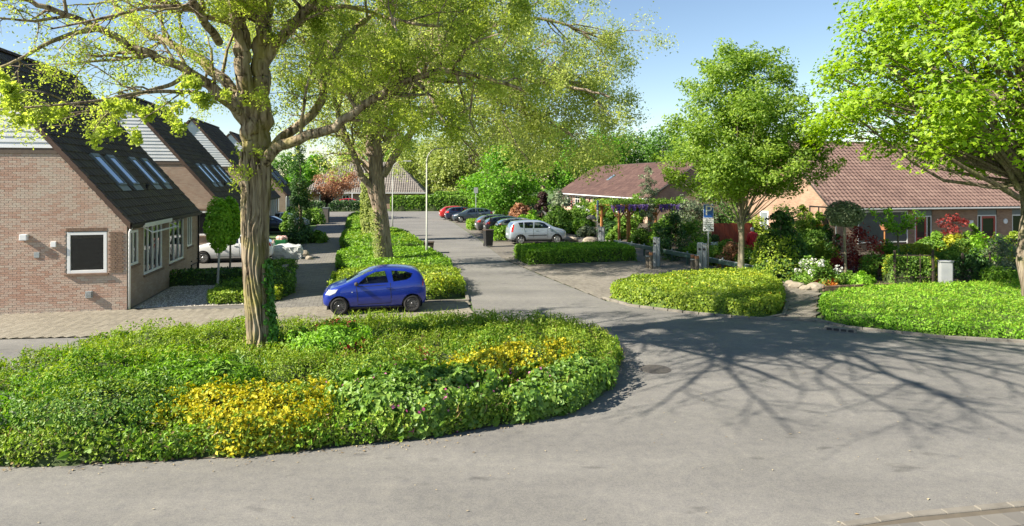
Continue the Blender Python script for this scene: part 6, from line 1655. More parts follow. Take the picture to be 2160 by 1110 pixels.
def car(name, label, loc, heading, paint, spec, group=None, detail=True, rim_mat=None, plate=None):
    """spec: st = stations (x, zbottom, zbelt, ztop, halfwidth), windows etc. Front is +x."""
    t = thing(name, label, 'car', loc, heading, group)
    V = []; F = []; st = spec['st']
    for (x, zb, be, zt, w) in st:
        h = max(zt-be, .02); th = spec.get('tumble', .27)
        half = [(0, zb), (w*.72, zb), (w*.95, zb+.07), (w, zb+(be-zb)*.45), (w*.985, zb+(be-zb)*.80), (w*.955, be), (w*.955-.03-h*th*.85, be+h*.80), (w*.955-.10-h*th*1.05, be+h*.965), ((w*.955-.10-h*th)*.5, zt+.005), (0, zt+.012)]
        ring = [(x, y, z) for y, z in half] + [(x, -y, z) for y, z in half[-2:0:-1]]
        V += ring
    k = len(ring); n = len(st)
    for i in range(n-1):
        for j in range(k): F.append((i*k+j, i*k+(j+1) % k, (i+1)*k+(j+1) % k, (i+1)*k+j))
    F.append(tuple(range(k))); F.append(tuple(range((n-1)*k, n*k))[::-1])
    b = MB(); b.add(V, F); me = b.mesh('body', True)
    o = place('body', me, paint); m = o.modifiers.new('s', 'SUBSURF'); m.levels = m.render_levels = 2
    wr, wx = spec['wheel_r'], spec['wheels']; w = max(s[4] for s in st)
    cut = MB()
    for x in wx:
        for s in (1, -1):
            mt = Matrix.Translation((x, s*(w-.08), wr)) @ Matrix.Rotation(R(90), 4, 'X')
            cut.lathe([(wr+.055, -.24), (wr+.055, .24)], (0, 0, 0), 24, mt)
    co = place('cut', cut.mesh('cut')); bo = o.modifiers.new('b', 'BOOLEAN'); bo.operation = 'DIFFERENCE'; bo.object = co; bo.solver = 'FAST'
    me2 = eval_mesh(o); me2.name = 'body'
    bpy.data.objects.remove(co); bpy.data.objects.remove(o)
    me2.materials.clear()
    for p in me2.polygons: p.use_smooth = True; p.material_index = 0
    me2.set_sharp_from_angle(angle=R(38))
    body = place('body', me2, paint, t)
    bm = bmesh.new(); bm.from_mesh(me2); bv = BVHTree.FromBMesh(bm)
    def opening(poly, ax):
        # cut the bodywork along the outline of a window and take the piece out; ax 0: side windows, 1: front, 2: rear
        q = [Vector(p) for p in poly]; ctr = sum(q, Vector((0, 0)))/len(q); q = [ctr + (p-ctr)*.965 for p in q]
        lo = Vector((min(p.x for p in q)-.12, min(p.y for p in q)-.12)); hi = Vector((max(p.x for p in q)+.12, max(p.y for p in q)+.12))
        def uv(c): return Vector((c.x, c.z)) if ax == 0 else Vector((c.y, c.z))
        def sel():
            out = []
            for f in bm.faces:
                c = f.calc_center_median(); a = uv(c)
                if lo.x < a.x < hi.x and lo.y < a.y < hi.y and c.z > .9 and (ax == 0 and abs(c.y) > .4 or ax == 1 and c.x > 0 or ax == 2 and c.x < -.6): out.append(f)
            return out
        for i in range(len(q)):
            a, b_ = q[i], q[(i+1) % len(q)]; d = b_-a; no = Vector((-d.y, d.x))
            fs = sel(); geo = set(fs)
            for f in fs: geo.update(f.edges); geo.update(f.verts)
            n3 = Vector((no.x, 0, no.y)) if ax == 0 else Vector((0, no.x, no.y)); p3 = Vector((a.x, 0, a.y)) if ax == 0 else Vector((0, a.x, a.y))
            bmesh.ops.bisect_plane(bm, geom=list(geo), plane_co=p3, plane_no=n3, dist=1e-5)
        def ins(a):
            r_ = False
            for i in range(len(q)):
                p1, p2 = q[i], q[(i+1) % len(q)]
                if (p1.y > a.y) != (p2.y > a.y) and a.x < (p2.x-p1.x)*(a.y-p1.y)/(p2.y-p1.y)+p1.x: r_ = not r_
            return r_
        kill = [f for f in sel() if ins(uv(f.calc_center_median()))]
        bmesh.ops.delete(bm, geom=kill, context='FACES')
    for pn, poly in spec['side_windows']: opening(poly, 0)
    for pn, poly in spec['front_windows']: opening(poly, 1)
    for pn, poly in spec['rear_windows']: opening(poly, 2)
    bm.to_mesh(me2); bm.free()
    wi = max(s[4] for s in st); zf = st[len(st)//2][2]; xm = spec['mirror'][0]
    b = MB(); b.box(st[-3][0]+.05, xm+.25, -wi*.9, wi*.9, .30, zf-.42); b.box(xm-.05, xm+.42, -wi*.86, wi*.86, zf-.42, zf-.05); b.build('cabin_floor', M['black'], t)
    xr = max(xm-1.85, st[-3][0]+.68)
    for sx, sy in ((xm-.92, .36), (xm-.92, -.36), (xr, .36), (xr, -.36)):
        b = MB(); b.box(sx-.25, sx+.25, sy-.24, sy+.24, zf-.44, zf-.30); mt = Matrix.Translation((sx-.24, sy, zf-.34)) @ Matrix.Rotation(R(-14), 4, 'Y'); b.box(-.08, .06, -.23, .23, 0, .52, mt); b.box(-.06, .03, -.12, .12, .54, .68, mt); b.build('seat', M['seat'], t, bevel=.03)
    b = MB(); ring = [(xm-.38 + .06*math.cos(a), .36 + .17*math.sin(a), zf + .02 + .16*math.cos(a)) for a in np.linspace(0, 2*math.pi, 15)]; b.tube(ring, .016, 6, False); b.bar((xm-.36, .36, zf+.02), (xm-.1, .36, zf-.1), .04); b.build('steering_wheel', M['black'], t)
    def decal(pn, poly, side, mat, off=.006, parent=None, step=.09):
        """a panel that lies on the bodywork; side: 'L','R' (poly in x,z), 'F','B' (poly in y,z)"""
        bm = bmesh.new()
        vs = [bm.verts.new((p[0], 0, p[1])) for p in poly]; bm.faces.new(vs)
        xs = [p[0] for p in poly]; zs = [p[1] for p in poly]
        for lo, hi, ax in ((min(xs), max(xs), 0), (min(zs), max(zs), 2)):
            v = lo + step
            while v < hi - .01:
                co = [0, 0, 0]; no = [0, 0, 0]; co[ax] = v; no[ax] = 1
                bmesh.ops.bisect_plane(bm, geom=bm.verts[:] + bm.edges[:] + bm.faces[:], plane_co=co, plane_no=no); v += step
        bad = []
        for v in bm.verts:
            a, c_ = v.co.x, v.co.z
            if side in 'LR':
                s = 1 if side == 'L' else -1; hit = bv.ray_cast(Vector((a, s*3, c_)), Vector((0, -s, 0)))
            else:
                s = 1 if side == 'F' else -1; hit = bv.ray_cast(Vector((s*4, a, c_)), Vector((-s, 0, 0)))
            if hit[0] is None: bad.append(v); continue
            nn = hit[1]
            if nn.dot(Vector((0, s, 0)) if side in 'LR' else Vector((s, 0, 0))) < 0: nn = -nn
            v.co = hit[0] + nn*off
        if bad: bmesh.ops.delete(bm, geom=bad, context='VERTS')
        if not bm.faces: bm.free(); return None
        bmesh.ops.recalc_face_normals(bm, faces=bm.faces)
        me = bpy.data.meshes.new(pn)
        r = bmesh.ops.solidify(bm, geom=bm.faces[:], thickness=off*.9) if False else None
        for f in bm.faces: f.smooth = True
        bm.to_mesh(me); bm.free()
        return place(pn, me, mat, parent or t)
    for s in 'LR':
        for pn, poly in spec['side_windows']: decal('window', poly, s, M['glass_clear'], .004)
        for pn, poly, mk in spec.get('side_panels', ()): decal(pn, poly, s, M[mk], .008)
        for x0, z0, x1, z1 in spec.get('seams', ()):
            d = Vector((x1-x0, z1-z0)).normalized(); q = Vector((-d.y, d.x))*.009
            decal('door_gap', [(x0+q.x, z0+q.y), (x1+q.x, z1+q.y), (x1-q.x, z1-q.y), (x0-q.x, z0-q.y)], s, M['black'], .0035, step=.12)
    for pn, poly in spec['front_windows']: decal('windscreen', poly, 'F', M['glass_clear'], .004)
    for pn, poly in spec['rear_windows']: decal('rear_window', poly, 'B', M['glass_clear'], .004)
    for pn, poly, mk in spec.get('front_panels', ()): decal(pn, poly, 'F', M[mk], .009)
    for pn, poly, mk in spec.get('rear_panels', ()): decal(pn, poly, 'B', M[mk], .009)
    # wheels
    for x in wx:
        for s in (1, -1):
            base = Matrix.Translation((x, s*(w-.115), wr)) @ Matrix.Rotation(R(-90*s), 4, 'X')
            ty = MB(); ty.lathe([(wr*.62, -.085), (wr*.86, -.095), (wr*.97, -.075), (wr, -.03), (wr, .03), (wr*.97, .075), (wr*.86, .095), (wr*.66, .085), (wr*.62, .05), (wr*.60, -.05)], (0, 0, 0), 28, base)
            tyre = ty.build('wheel', M['rubber'], t, smooth=True)
            rm = MB(); rm.lathe([(wr*.60, .0), (wr*.66, .075), (wr*.62, .088), (wr*.585, .06), (wr*.56, .01)], (0, 0, 0), 24, base)
            rm.lathe([(wr*.06, .02), (wr*.15, .075), (wr*.11, .085), (.01, .086)], (0, 0, 0), 12, base)
            ns = spec.get('spokes', 6)
            for i in range(ns):
                a = 2*math.pi*i/ns; mt = base @ Matrix.Rotation(a, 4, 'Z')
                wd = wr*(.07 if ns > 8 else .11); rm.box(wr*.08, wr*.62, -wd, wd, .045, .072, mt)
            rm.build('rim', rim_mat or M['alloy'], tyre)
            dk = MB(); dk.lathe([(wr*.6, .0), (.01, .0)], (0, 0, 0), 20, base); dk.build('brake_disc', M['black'], tyre)
            well = MB(); n_ = 24; vs = []; fs = []
            for q in (.16, -.22):
                for i in range(n_): a = 2*math.pi*i/n_; vs.append(base @ Vector(((wr+.05)*math.cos(a), (wr+.05)*math.sin(a), q if q < 0 else .085)))
            for i in range(n_): fs.append((i, (i+1) % n_, n_+(i+1) % n_, n_+i))
            fs.append(tuple(range(n_, 2*n_)))
            zcut = [i for i in range(len(vs))]
            for i in range(len(vs)): vs[i].z = max(vs[i].z, st[len(st)//2][1]+.01)
            well.add(vs, fs); well.build('wheel_arch', M['black'], t)
    # mirrors, handles, underbody
    for s in (1, -1):
        mx, mz = spec['mirror']; b = MB(); wm = w*.955
        b.lathe([(.02, -.09), (.075, -.08), (.09, 0), (.075, .08), (.02, .09)], (0, 0, 0), 10, Matrix.Translation((mx, s*(wm+.09), mz)) @ Matrix.Rotation(R(90), 4, 'X') @ Matrix.Diagonal((.75, .75, 1, 1)))
        b.bar((mx, s*(wm-.10), mz-.05), (mx, s*(wm+.06), mz-.02), .05, .03); b.build('mirror', spec.get('mirror_mat') and M[spec['mirror_mat']] or paint, t, smooth=True)
        for hx, hz in spec['handles']:
            b = MB(); b.box(hx-.085, hx+.085, s*(w*.985)-.012, s*(w*.985)+.022, hz-.016, hz+.016); b.build('door_handle', M['black'] if spec.get('dark_handles') else paint, t, bevel=.008)
    b = MB(); b.box(st[-2][0]+.1, st[1][0]-.1, -w*.75, w*.75, .16, spec['st'][len(st)//2][1]+.06); b.build('underbody', M['black'], t)
    return t, decal

HATCH3 = dict(  # small three door hatchback
 st=[(1.70, .36, .58, .60, .48), (1.655, .26, .66, .70, .64), (1.50, .20, .76, .82, .74), (1.20, .18, .855, .925, .785), (.96, .18, .90, .995, .80), (.70, .18, .915, 1.15, .808), (.38, .18, .925, 1.345, .81),
     (.02, .18, .945, 1.45, .812), (-.4, .18, .97, 1.478, .812), (-.8, .18, 1.0, 1.465, .81), (-1.15, .18, 1.03, 1.43, .802), (-1.43, .20, 1.03, 1.345, .78), (-1.60, .24, .95, 1.06, .74), (-1.685, .34, .64, .70, .62)],
 wheels=(1.16, -1.18), wheel_r=.285, tumble=.30, spokes=14, mirror=(.62, 1.0), handles=((-.42, .845),), mirror_mat='dark_trim', dark_handles=False,
 side_windows=[('a', [(.60, .965), (.30, 1.22), (.02, 1.345), (-.30, 1.375), (-.40, 1.01)]), ('b', [(-.56, 1.03), (-.50, 1.375), (-.95, 1.345), (-1.20, 1.27), (-1.13, 1.15), (-.98, 1.08)])],
 seams=((.62, .93, .56, .32), (-.47, 1.0, -.50, .36), (.56, .32, -.50, .34), (-.35, .93, .58, .90)),
 side_panels=[('headlamp', [(1.60, .66), (1.50, .80), (1.20, .83), (1.28, .72), (1.45, .64)], 'lamp_clear'), ('tail_lamp', [(-1.50, .86), (-1.545, 1.09), (-1.62, .98), (-1.64, .86)], 'lamp_red'), ('side_indicator', [(.78, .72), (.78, .745), (.73, .745), (.73, .72)], 'lamp_clear')],
 front_windows=[('w', [(-.66, 1.02), (.66, 1.02), (.56, 1.385), (-.56, 1.385)])], rear_windows=[('r', [(-.56, 1.0), (.56, 1.0), (.50, 1.32), (-.50, 1.32)])],
 front_panels=[('grille', [(-.42, .32), (.42, .32), (.36, .46), (-.36, .46)], 'black'), ('emblem', [(-.07, .62), (0, .65), (.07, .62), (0, .585)], 'alloy')],
 rear_panels=[('number_plate', [(-.26, .5), (.26, .5), (.26, .61), (-.26, .61)], 'signwhite')])
BOXY = dict(  # tall boxy five door
 st=[(2.02, .42, .62, .64, .58), (1.98, .32, .78, .82, .74), (1.80, .26, .92, .97, .83), (1.45, .24, 1.0, 1.065, .87), (1.15, .24, 1.03, 1.13, .885), (.85, .24, 1.035, 1.30, .89), (.50, .24, 1.04, 1.515, .892),
     (.15, .24, 1.05, 1.60, .893), (-.4, .24, 1.06, 1.618, .893), (-1.0, .24, 1.07, 1.605, .89), (-1.45, .24, 1.08, 1.575, .88), (-1.75, .26, 1.06, 1.50, .86), (-1.95, .30, .95, 1.15, .82), (-2.03, .40, .72, .80, .72)],
 wheels=(1.27, -1.28), wheel_r=.325, tumble=.20, spokes=5, mirror=(.72, 1.13), handles=((-.15, .93), (-1.0, .95)),
 side_windows=[('a', [(.78, 1.10), (.42, 1.42), (.15, 1.49), (-.28, 1.51), (-.34, 1.10)]), ('b', [(-.42, 1.10), (-.36, 1.51), (-1.0, 1.50), (-1.02, 1.11)]), ('c', [(-1.09, 1.12), (-1.07, 1.50), (-1.42, 1.47), (-1.30, 1.16)])],
 seams=((.62, 1.06, .60, .36), (-.38, 1.08, -.40, .36), (-1.02, 1.1, -.92, .75), (.60, .36, -.80, .36)),
 side_panels=[('headlamp', [(1.93, .84), (1.75, .95), (1.58, .96), (1.72, .84)], 'lamp_clear'), ('tail_lamp', [(-1.80, .85), (-1.70, 1.36), (-1.79, 1.34), (-1.90, 1.1), (-1.93, .86)], 'lamp_red'), ('side_strip', [(.55, .60), (.55, .655), (-.75, .635), (-.75, .58)], 'black'), ('vent', [(.98, .90), (.80, .93), (.80, .89), (.95, .86)], 'black')],
 front_windows=[('w', [(-.72, 1.15), (.72, 1.15), (.62, 1.54), (-.62, 1.54)])], rear_windows=[('r', [(-.62, 1.10), (.62, 1.10), (.58, 1.46), (-.58, 1.46)])],
 front_panels=[('grille', [(-.45, .40), (.45, .40), (.40, .56), (-.40, .56)], 'black')], rear_panels=[('number_plate', [(-.26, .62), (.26, .62), (.26, .73), (-.26, .73)], 'signwhite')])
HATCH5 = dict(  # middle sized five door hatchback
 st=[(2.12, .40, .60, .62, .55), (2.06, .28, .70, .74, .74), (1.85, .21, .82, .87, .84), (1.45, .19, .90, .97, .88), (1.10, .19, .94, 1.05, .89), (.80, .19, .95, 1.22, .895), (.42, .19, .96, 1.40, .898),
     (.0, .19, .975, 1.475, .90), (-.5, .19, .99, 1.485, .90), (-1.0, .19, 1.01, 1.46, .898), (-1.45, .20, 1.03, 1.40, .885), (-1.80, .22, 1.02, 1.25, .86), (-2.05, .28, .90, 1.0, .80), (-2.14, .40, .66, .72, .70)],
 wheels=(1.35, -1.32), wheel_r=.315, tumble=.29, spokes=10, mirror=(.72, 1.03), handles=((-.25, .90), (-1.12, .92)),
 side_windows=[('a', [(.72, 1.0), (.35, 1.28), (.0, 1.375), (-.35, 1.395), (-.40, 1.03)]), ('b', [(-.48, 1.035), (-.43, 1.395), (-1.0, 1.375), (-1.12, 1.06)]), ('c', [(-1.19, 1.07), (-1.08, 1.37), (-1.45, 1.31), (-1.62, 1.15), (-1.5, 1.09)])],
 seams=((.70, .98, .66, .34), (-.44, 1.0, -.46, .34), (-1.14, 1.04, -.95, .66), (.66, .34, -.85, .34)),
 side_panels=[('headlamp', [(2.0, .66), (1.88, .80), (1.55, .85), (1.7, .72)], 'lamp_clear'), ('tail_lamp', [(-1.82, .86), (-1.80, 1.08), (-1.98, 1.0), (-2.05, .86)], 'lamp_red')],
 front_windows=[('w', [(-.70, 1.07), (.70, 1.07), (.58, 1.41), (-.58, 1.41)])], rear_windows=[('r', [(-.62, 1.04), (.62, 1.04), (.56, 1.33), (-.56, 1.33)])],
 front_panels=[('grille', [(-.45, .34), (.45, .34), (.40, .52), (-.40, .52)], 'black')], rear_panels=[('number_plate', [(-.26, .62), (.26, .62), (.26, .73), (-.26, .73)], 'signwhite'), ('tail_lamp', [(.48, .84), (.78, .84), (.74, 1.04), (.56, 1.0)], 'lamp_red'), ('tail_lamp', [(-.48, .84), (-.78, .84), (-.74, 1.04), (-.56, 1.0)], 'lamp_red')])
PAINT = {k: carpaint('paint_'+k, c, f) for k, c, f in (('blue', (.006, .028, .30), .35), ('silver', (.40, .46, .54), .5), ('white', (.72, .73, .74), .0), ('red', (.40, .012, .014), .15), ('navy', (.010, .018, .055), .4),
    ('bluegrey', (.060, .085, .11), .5), ('grey', (.13, .135, .14), .5), ('black', (.010, .010, .012), .3), ('beige', (.50, .45, .34), .0), ('pale', (.42, .45, .48), .4))}
M['metal_dark'] = pmat('rim_dark', (.10, .10, .105), (.16, .16, .165), 6, .35, metallic=.6)
FL = YAW + math.pi     # nose to the left
FR = YAW               # nose to the right
car('parked_car', 'small blue three door hatchback parked in front of the planted strip', (-4.62, 22.45, .03), FL, PAINT['blue'], HATCH3, rim_mat=M['metal_dark'])
K0 = (1.65, 46)
car('parked_car', 'silver boxy car parked beside the clipped hedge', (*K0, .03), FR, PAINT['silver'], BOXY, 'cars in the parking bays')
def bay(v, u=0): p = UVP(K0, u, v); return (p.x, p.y, .03)
car('parked_car', 'beige roofed car half hidden behind the hedge next to the silver car', bay(5.3, .3), FR, PAINT['beige'], HATCH5, 'cars in the parking bays')
bc, _ = car('parked_car', 'black car with its tailgate raised behind the bright hedge', bay(7.9, -.1), FR, PAINT['black'], HATCH5, 'cars in the parking bays')
b = MB(); b.add([(-1.55, -.58, 1.47), (-1.55, .58, 1.47), (-2.45, .55, 1.72), (-2.45, -.55, 1.72), (-1.55, -.58, 1.42), (-1.55, .58, 1.42), (-2.45, .55, 1.66), (-2.45, -.55, 1.66)], ((0,1,2,3),(7,6,5,4),(0,4,5,1),(1,5,6,2),(2,6,7,3),(3,7,4,0)))
b.build('tailgate', PAINT['black'], bc, bevel=.02)
car('parked_car', 'dark grey car with its red tail lamp showing beside the farther hedge block', bay(10.6, -.35), FR, PAINT['grey'], HATCH5, 'cars in the parking bays')
car('parked_car', 'blue grey hatchback parked nose out towards the street', bay(24.2, -.6), FL, PAINT['bluegrey'], HATCH5, 'cars in the parking bays')
car('parked_car', 'navy blue car between the blue grey hatchback and the red car', bay(27.0, -1.0), FR, PAINT['navy'], HATCH5, 'cars in the parking bays')
car('parked_car', 'red car at the far end of the parking bays', bay(29.8, -1.3), FR, PAINT['red'], HATCH5, 'cars in the parking bays')
car('parked_car', 'white car on the drive between the first two steep roofed houses', (-15.15, 36.1, .0), FL, PAINT['white'], HATCH5, 'cars on the house drives')
car('parked_car', 'dark blue car on the drive behind the big trunk', (-20.2, 55.2, 0), FR, PAINT['navy'], HATCH5, 'cars on the house drives')
car('parked_car', 'pale silver car behind the dark blue one on the drive', (-20.6, 60.5, 0), FR, PAINT['pale'], HATCH5, 'cars on the house drives')
car('parked_car', 'bright red car behind the low hedge of the hip roofed house', (-23.5, 97.5, .25), R(5), PAINT['red'], HATCH5, 'cars on the house drives')

# ------------------------------------------------------------------ street furniture
def street_lamp(px, py, H, arm, label, z0=0):
    c = G(px, py); t = thing('street_lamp', label, 'street lamp', (c.x, c.y, 0), 0, 'curved street lamps')
    b = MB(); b.tube([(0, 0, -.05), (0, 0, 1.1), (0, 0, 1.15), (0, 0, H-.9)], [.065, .065, .045, .038], 14)
    arc = [(0, 0, H-.9)] + [(arm*.42*(1-math.cos(a)), 0, H-.9 + .82*math.sin(a)) for a in np.linspace(.15, math.pi/2, 8)] + [(arm*.8, 0, H-.02)]
    b.tube(arc, np.linspace(.045, .03, len(arc)), 10); b.build('pole', M['pole'], t, smooth=True)
    b = MB(); b.box(arm*.62, arm*1.12, -.09, .09, H-.05, H+.05); b.build('lamp_head', M['pole'], t, bevel=.035)
    MB().box(arm*.70, arm*1.08, -.07, .07, H-.065, H-.052).build('lamp_glass', M['signwhite'], t)
street_lamp(900, 545, 6.25, 1.5, 'tall curved street lamp in the strip right of the thick trunk')
street_lamp(828, 478, 6.2, 1.6, 'farther curved street lamp behind the thick trunk')
c = G(1004, 466); t = thing('sign_post', 'thin pale blue post behind the far parked cars', 'post', (c.x, c.y, 0)); MB().tube([(0, 0, 0), (0, 0, 3.6)], .06, 8).build('pole', M['metal'], t); MB().box(-.22, .22, -.08, -.06, 3.0, 3.6).build('plate', M['metal'], t)

def parking_sign(px, py, label, rot, H=3.45):
    c = G(px, py); t = thing('parking_sign', label, 'sign', (c.x, c.y, 0), rot, 'parking signs')
    b = MB(); b.tube([(0, 0, -.05), (0, 0, H)], .03, 10); b.build('post', M['metal'], t, smooth=True)
    w = .24; z1 = H
    p = MB().box(-w, w, -.055, -.038, z1-.66, z1).build('plate', M['blue'], t, bevel=.004)
    b = MB()
    for (x0, x1, za, zb) in ((-w+.01, w-.01, z1-.025, z1-.01), (-w+.01, w-.01, z1-.65, z1-.635), (-w+.01, -w+.025, z1-.635, z1-.025), (w-.025, w-.01, z1-.635, z1-.025)): b.box(x0, x1, -.058, -.0555, za, zb)
    b.build('border', M['signwhite'], p)
    place('letter', text_mesh('P', .66, 'letter'), M['signwhite'], p, (0, -.0575, z1-.33), (R(90), 0, 0))
    q = MB().box(-w, w, -.055, -.038, z1-1.04, z1-.68).build('text_plate', M['signwhite'], t, bevel=.004)
    for i, s in enumerate(('alleen', 'opladen', 'voertuigen')):
        place('text_line', text_mesh(s, .105, 'text_line'), M['black'], q, (0, -.0575, z1-.745-.105*i), (R(90), 0, 0))
    q = MB().box(-w, w, -.055, -.038, z1-1.27, z1-1.06).build('arrow_plate', M['signwhite'], t, bevel=.004)
    for s in (1, -1):
        b = MB(); b.bar((s*.06, -.058, z1-1.11), (s*.16, -.058, z1-1.20), .03, .004, up=(0, 1, 0)); b.add([(s*.20, -.058, z1-1.24), (s*.19, -.058, z1-1.14), (s*.11, -.058, z1-1.21)], ((0, 1, 2),)); b.build('arrow', M['black'], q)
    MB().lathe([(.035, 0), (.035, .04), (.0, .05)], (0, 0, H), 10).build('cap', M['black'], t)
parking_sign(1494, 578, 'blue parking sign with text plate behind the rounded shrub bed', R(-8), 3.28)
parking_sign(1260, 516, 'narrow looking parking sign turned side on near the pergola', R(68), 3.0)

def charger(px, py, h, label, w=.16, twin=False):
    c = G(px, py); t = thing('charging_post', label, 'charging post', (c.x, c.y, 0), R(-22), 'grey charging posts')
    b = MB(); b.box(-w, w*.15, -.14, .14, 0, h); b.build('housing', M['cabinet'], t, bevel=.025)
    b = MB(); b.box(w*.2, w, -.12, .12, 0, h-.03); b.build('side_panel', M['cabinet'], t, bevel=.02)
    for i in (0, 1) if twin else (0,):
        mt = Matrix.Translation((-w*.45 + (w*.95 if i else 0), -.14 if not i else -.122, h-.30)) @ Matrix.Rotation(R(90), 4, 'X'); b = MB(); b.lathe([(.062, 0), (.062, .015), (.045, .02), (.045, .005)], (0, 0, 0), 14, mt); b.build('socket', M['black'], t)
    MB().box(-w-.03, w+.03, -.17, .17, -.02, .03).build('foot', M['kerb'], t)
charger(1385, 563, 1.50, 'single grey charging post standing free on the paving')
charger(1481, 575, 1.42, 'pair of pale grey charging panels beside the parking sign', .22, True)
charger(1269, 517, 1.25, 'far grey charging post beside the side on parking sign', .2)

c0, c1_ = G(1296, 527), G(1590, 590)
def rail():
    t = thing('guard_rail', 'long low green rail on short posts between paving and gardens', 'rail', (c0.x, c0.y, 0))
    a = Vector((0, 0, 0)); e = c1_ - c0; n = 9
    u = Vector((e.x, e.y, 0)).normalized(); q = Vector((u.y, -u.x, 0))
    MB().bar(a + Vector((0, 0, .50)), e + Vector((0, 0, .50)), .10, .20).build('beam', M['railgreen'], t, bevel=.015)
    MB().bar(a + Vector((0, 0, .612)), e + Vector((0, 0, .612)), .09, .02).build('cap', M['cabinet'], t)
    for i in range(n):
        p = a + e*((i+.4)/n) - q*.0
        b = MB(); b.bar(p - q*.10, p - q*.10 + Vector((0, 0, .62)), .09); b.build('post', M['railgreen'], t)
        b = MB(); b.lathe([(.035, 0), (.05, .03), (.03, .08), (0, .09)], (p.x - q.x*.1, p.y - q.y*.1, .625), 8); b.build('knob', M['cabinet'], t)
rail()
for i, (px, py, lb) in enumerate(((1366, 566, 'left stump bollard of the pair before the free standing charging post'), (1373, 568, 'right stump bollard of the pair before the free standing charging post'), (1461, 574, 'left stump bollard of the pair by the twin charging panels'), (1470, 577, 'right stump bollard of the pair by the twin charging panels'))):
    c = G(px, py); t = thing('bollard', lb, 'bollard', (c.x, c.y, 0), 0, 'stubby wooden bollards')
    MB().lathe([(.10, -.02), (.105, .1), (.10, .70)], (0, 0, 0), 14).build('post', M['wood_grey'], t)
    MB().lathe([(.102, 0), (.102, .10), (.085, .13), (0, .135)], (0, 0, .70), 14).build('top', M['clay'] if i != 0 else M['iron'], t)
    MB().lathe([(.107, 0), (.107, .03)], (0, 0, .60), 14).build('band', M['signwhite'] if i % 2 == 0 else M['iron'], t)

def bin_(px, py, label, body, lid, rot, H=1.05, fill=False):
    c = G(px, py); t = thing('wheelie_bin', label, 'bin', (c.x, c.y, .028), rot, 'wheeled bins')
    b = MB(); b.add([(-.23, -.24, .05), (.23, -.24, .05), (.23, .2, .05), (-.23, .2, .05), (-.29, -.33, H-.1), (.29, -.33, H-.1), (.29, .3, H-.1), (-.29, .3, H-.1)], ((3,2,1,0),(4,5,6,7),(0,1,5,4),(1,2,6,5),(2,3,7,6),(3,0,4,7)))
    b.build('body', M[body], t, bevel=.03)
    if not fill: b = MB(); b.box(-.31, .31, -.36, .33, H-.10, H-.03); b.build('lid', M[lid], t, bevel=.03)
    else:
        r = random.Random(3); b = MB()
        for i in range(9): x, y = r.uniform(-.2, .2), r.uniform(-.22, .2); b.lathe([(.02, -.1), (.13, -.03), (.15, .08), (.08, .17), (.0, .2)], (x, y, H-.08), 8)
        b.build('garden_waste', M['pink'], t)
        b = MB(); b.add([(-.29, .31, H-.1), (.29, .31, H-.1), (.29, .42, H-.65), (-.29, .42, H-.65), (-.29, .34, H-.1), (.29, .34, H-.1), (.29, .45, H-.65), (-.29, .45, H-.65)], ((3,2,1,0),(4,5,6,7),(0,1,5,4),(1,2,6,5),(2,3,7,6),(3,0,4,7))); b.build('lid', M[body], t)
    for s in (-1, 1):
        b = MB(); b.lathe([(.02, -.03), (.10, -.03), (.10, .03), (.02, .03)], (0, 0, 0), 14, Matrix.Translation((s*.22, .25, .10)) @ Matrix.Rotation(R(90), 4, 'Y')); b.build('wheel', M['rubber'], t)
    MB().box(-.07, .07, -.30, -.275, H-.42, H-.25).build('sticker', M['signwhite'], t)
bin_(1030, 521, 'dark grey wheeled bin with white sticker before the bright hedge block', 'black', 'wood_dark', R(20), 1.15)
bin_(594, 541, 'green open wheeled bin heaped with waste behind the big trunk', 'bingreen', 'bingreen', R(10), 1.05, True)
bin_(905, 534, 'low dark bin at the foot of the street lamp', 'wood_dark', 'wood_dark', R(5), .7)

# rubble sack, rubble and stone edging by the footpath
def sack(px, py, label):
    c = G(px, py); t = thing('rubble_sack', label, 'sack', (c.x, c.y, .02), YAW)
    bm = bmesh.new(); bmesh.ops.create_cube(bm, size=1); bmesh.ops.subdivide_edges(bm, edges=bm.edges, cuts=7, use_grid_fill=True)
    for v in bm.verts:
        x, y, z = v.co; bul = 1 + .16*math.cos(x*2.6)*math.cos(y*2.6)
        v.co = Vector((x*1.5*(1+.08*math.cos(z*3)), y*1.05*(1+.08*math.cos(z*3)), (z+.5)*.72*(1 + .10*math.sin(x*5+y*4)) - (.12 if z > .4 and abs(x) < .36 and abs(y) < .36 else 0)))
        n_ = float(vnoise(np.array([v.co.x*4+9]), np.array([v.co.z*5+v.co.y*3+4]), 3)[0])-.5; n2 = float(vnoise(np.array([v.co.x*9+v.co.y*7+9]), np.array([v.co.z*11+4]), 5)[0])-.5; v.co += Vector((x, y, .2)).normalized()*(n_*.16 + n2*.13)
    for f in bm.faces: f.smooth = True
    me = bpy.data.meshes.new('bag'); bm.to_mesh(me); bm.free(); [setattr(f, 'use_smooth', False) for f in me.polygons]; place('bag', me, M['plastic'], t)
    b = MB()
    for s in (-1, 1): b.tube([(s*.6, -.45, .7), (s*.62, -.62, .55), (s*.4, -.66, .35), (s*.2, -.6, .55), (s*.15, -.45, .68)], .025, 6)
    b.build('strap', M['plastic'], t)
    return t
sack(606, 546, 'crumpled white rubble sack at the edge of the footpath')
r = random.Random(5)
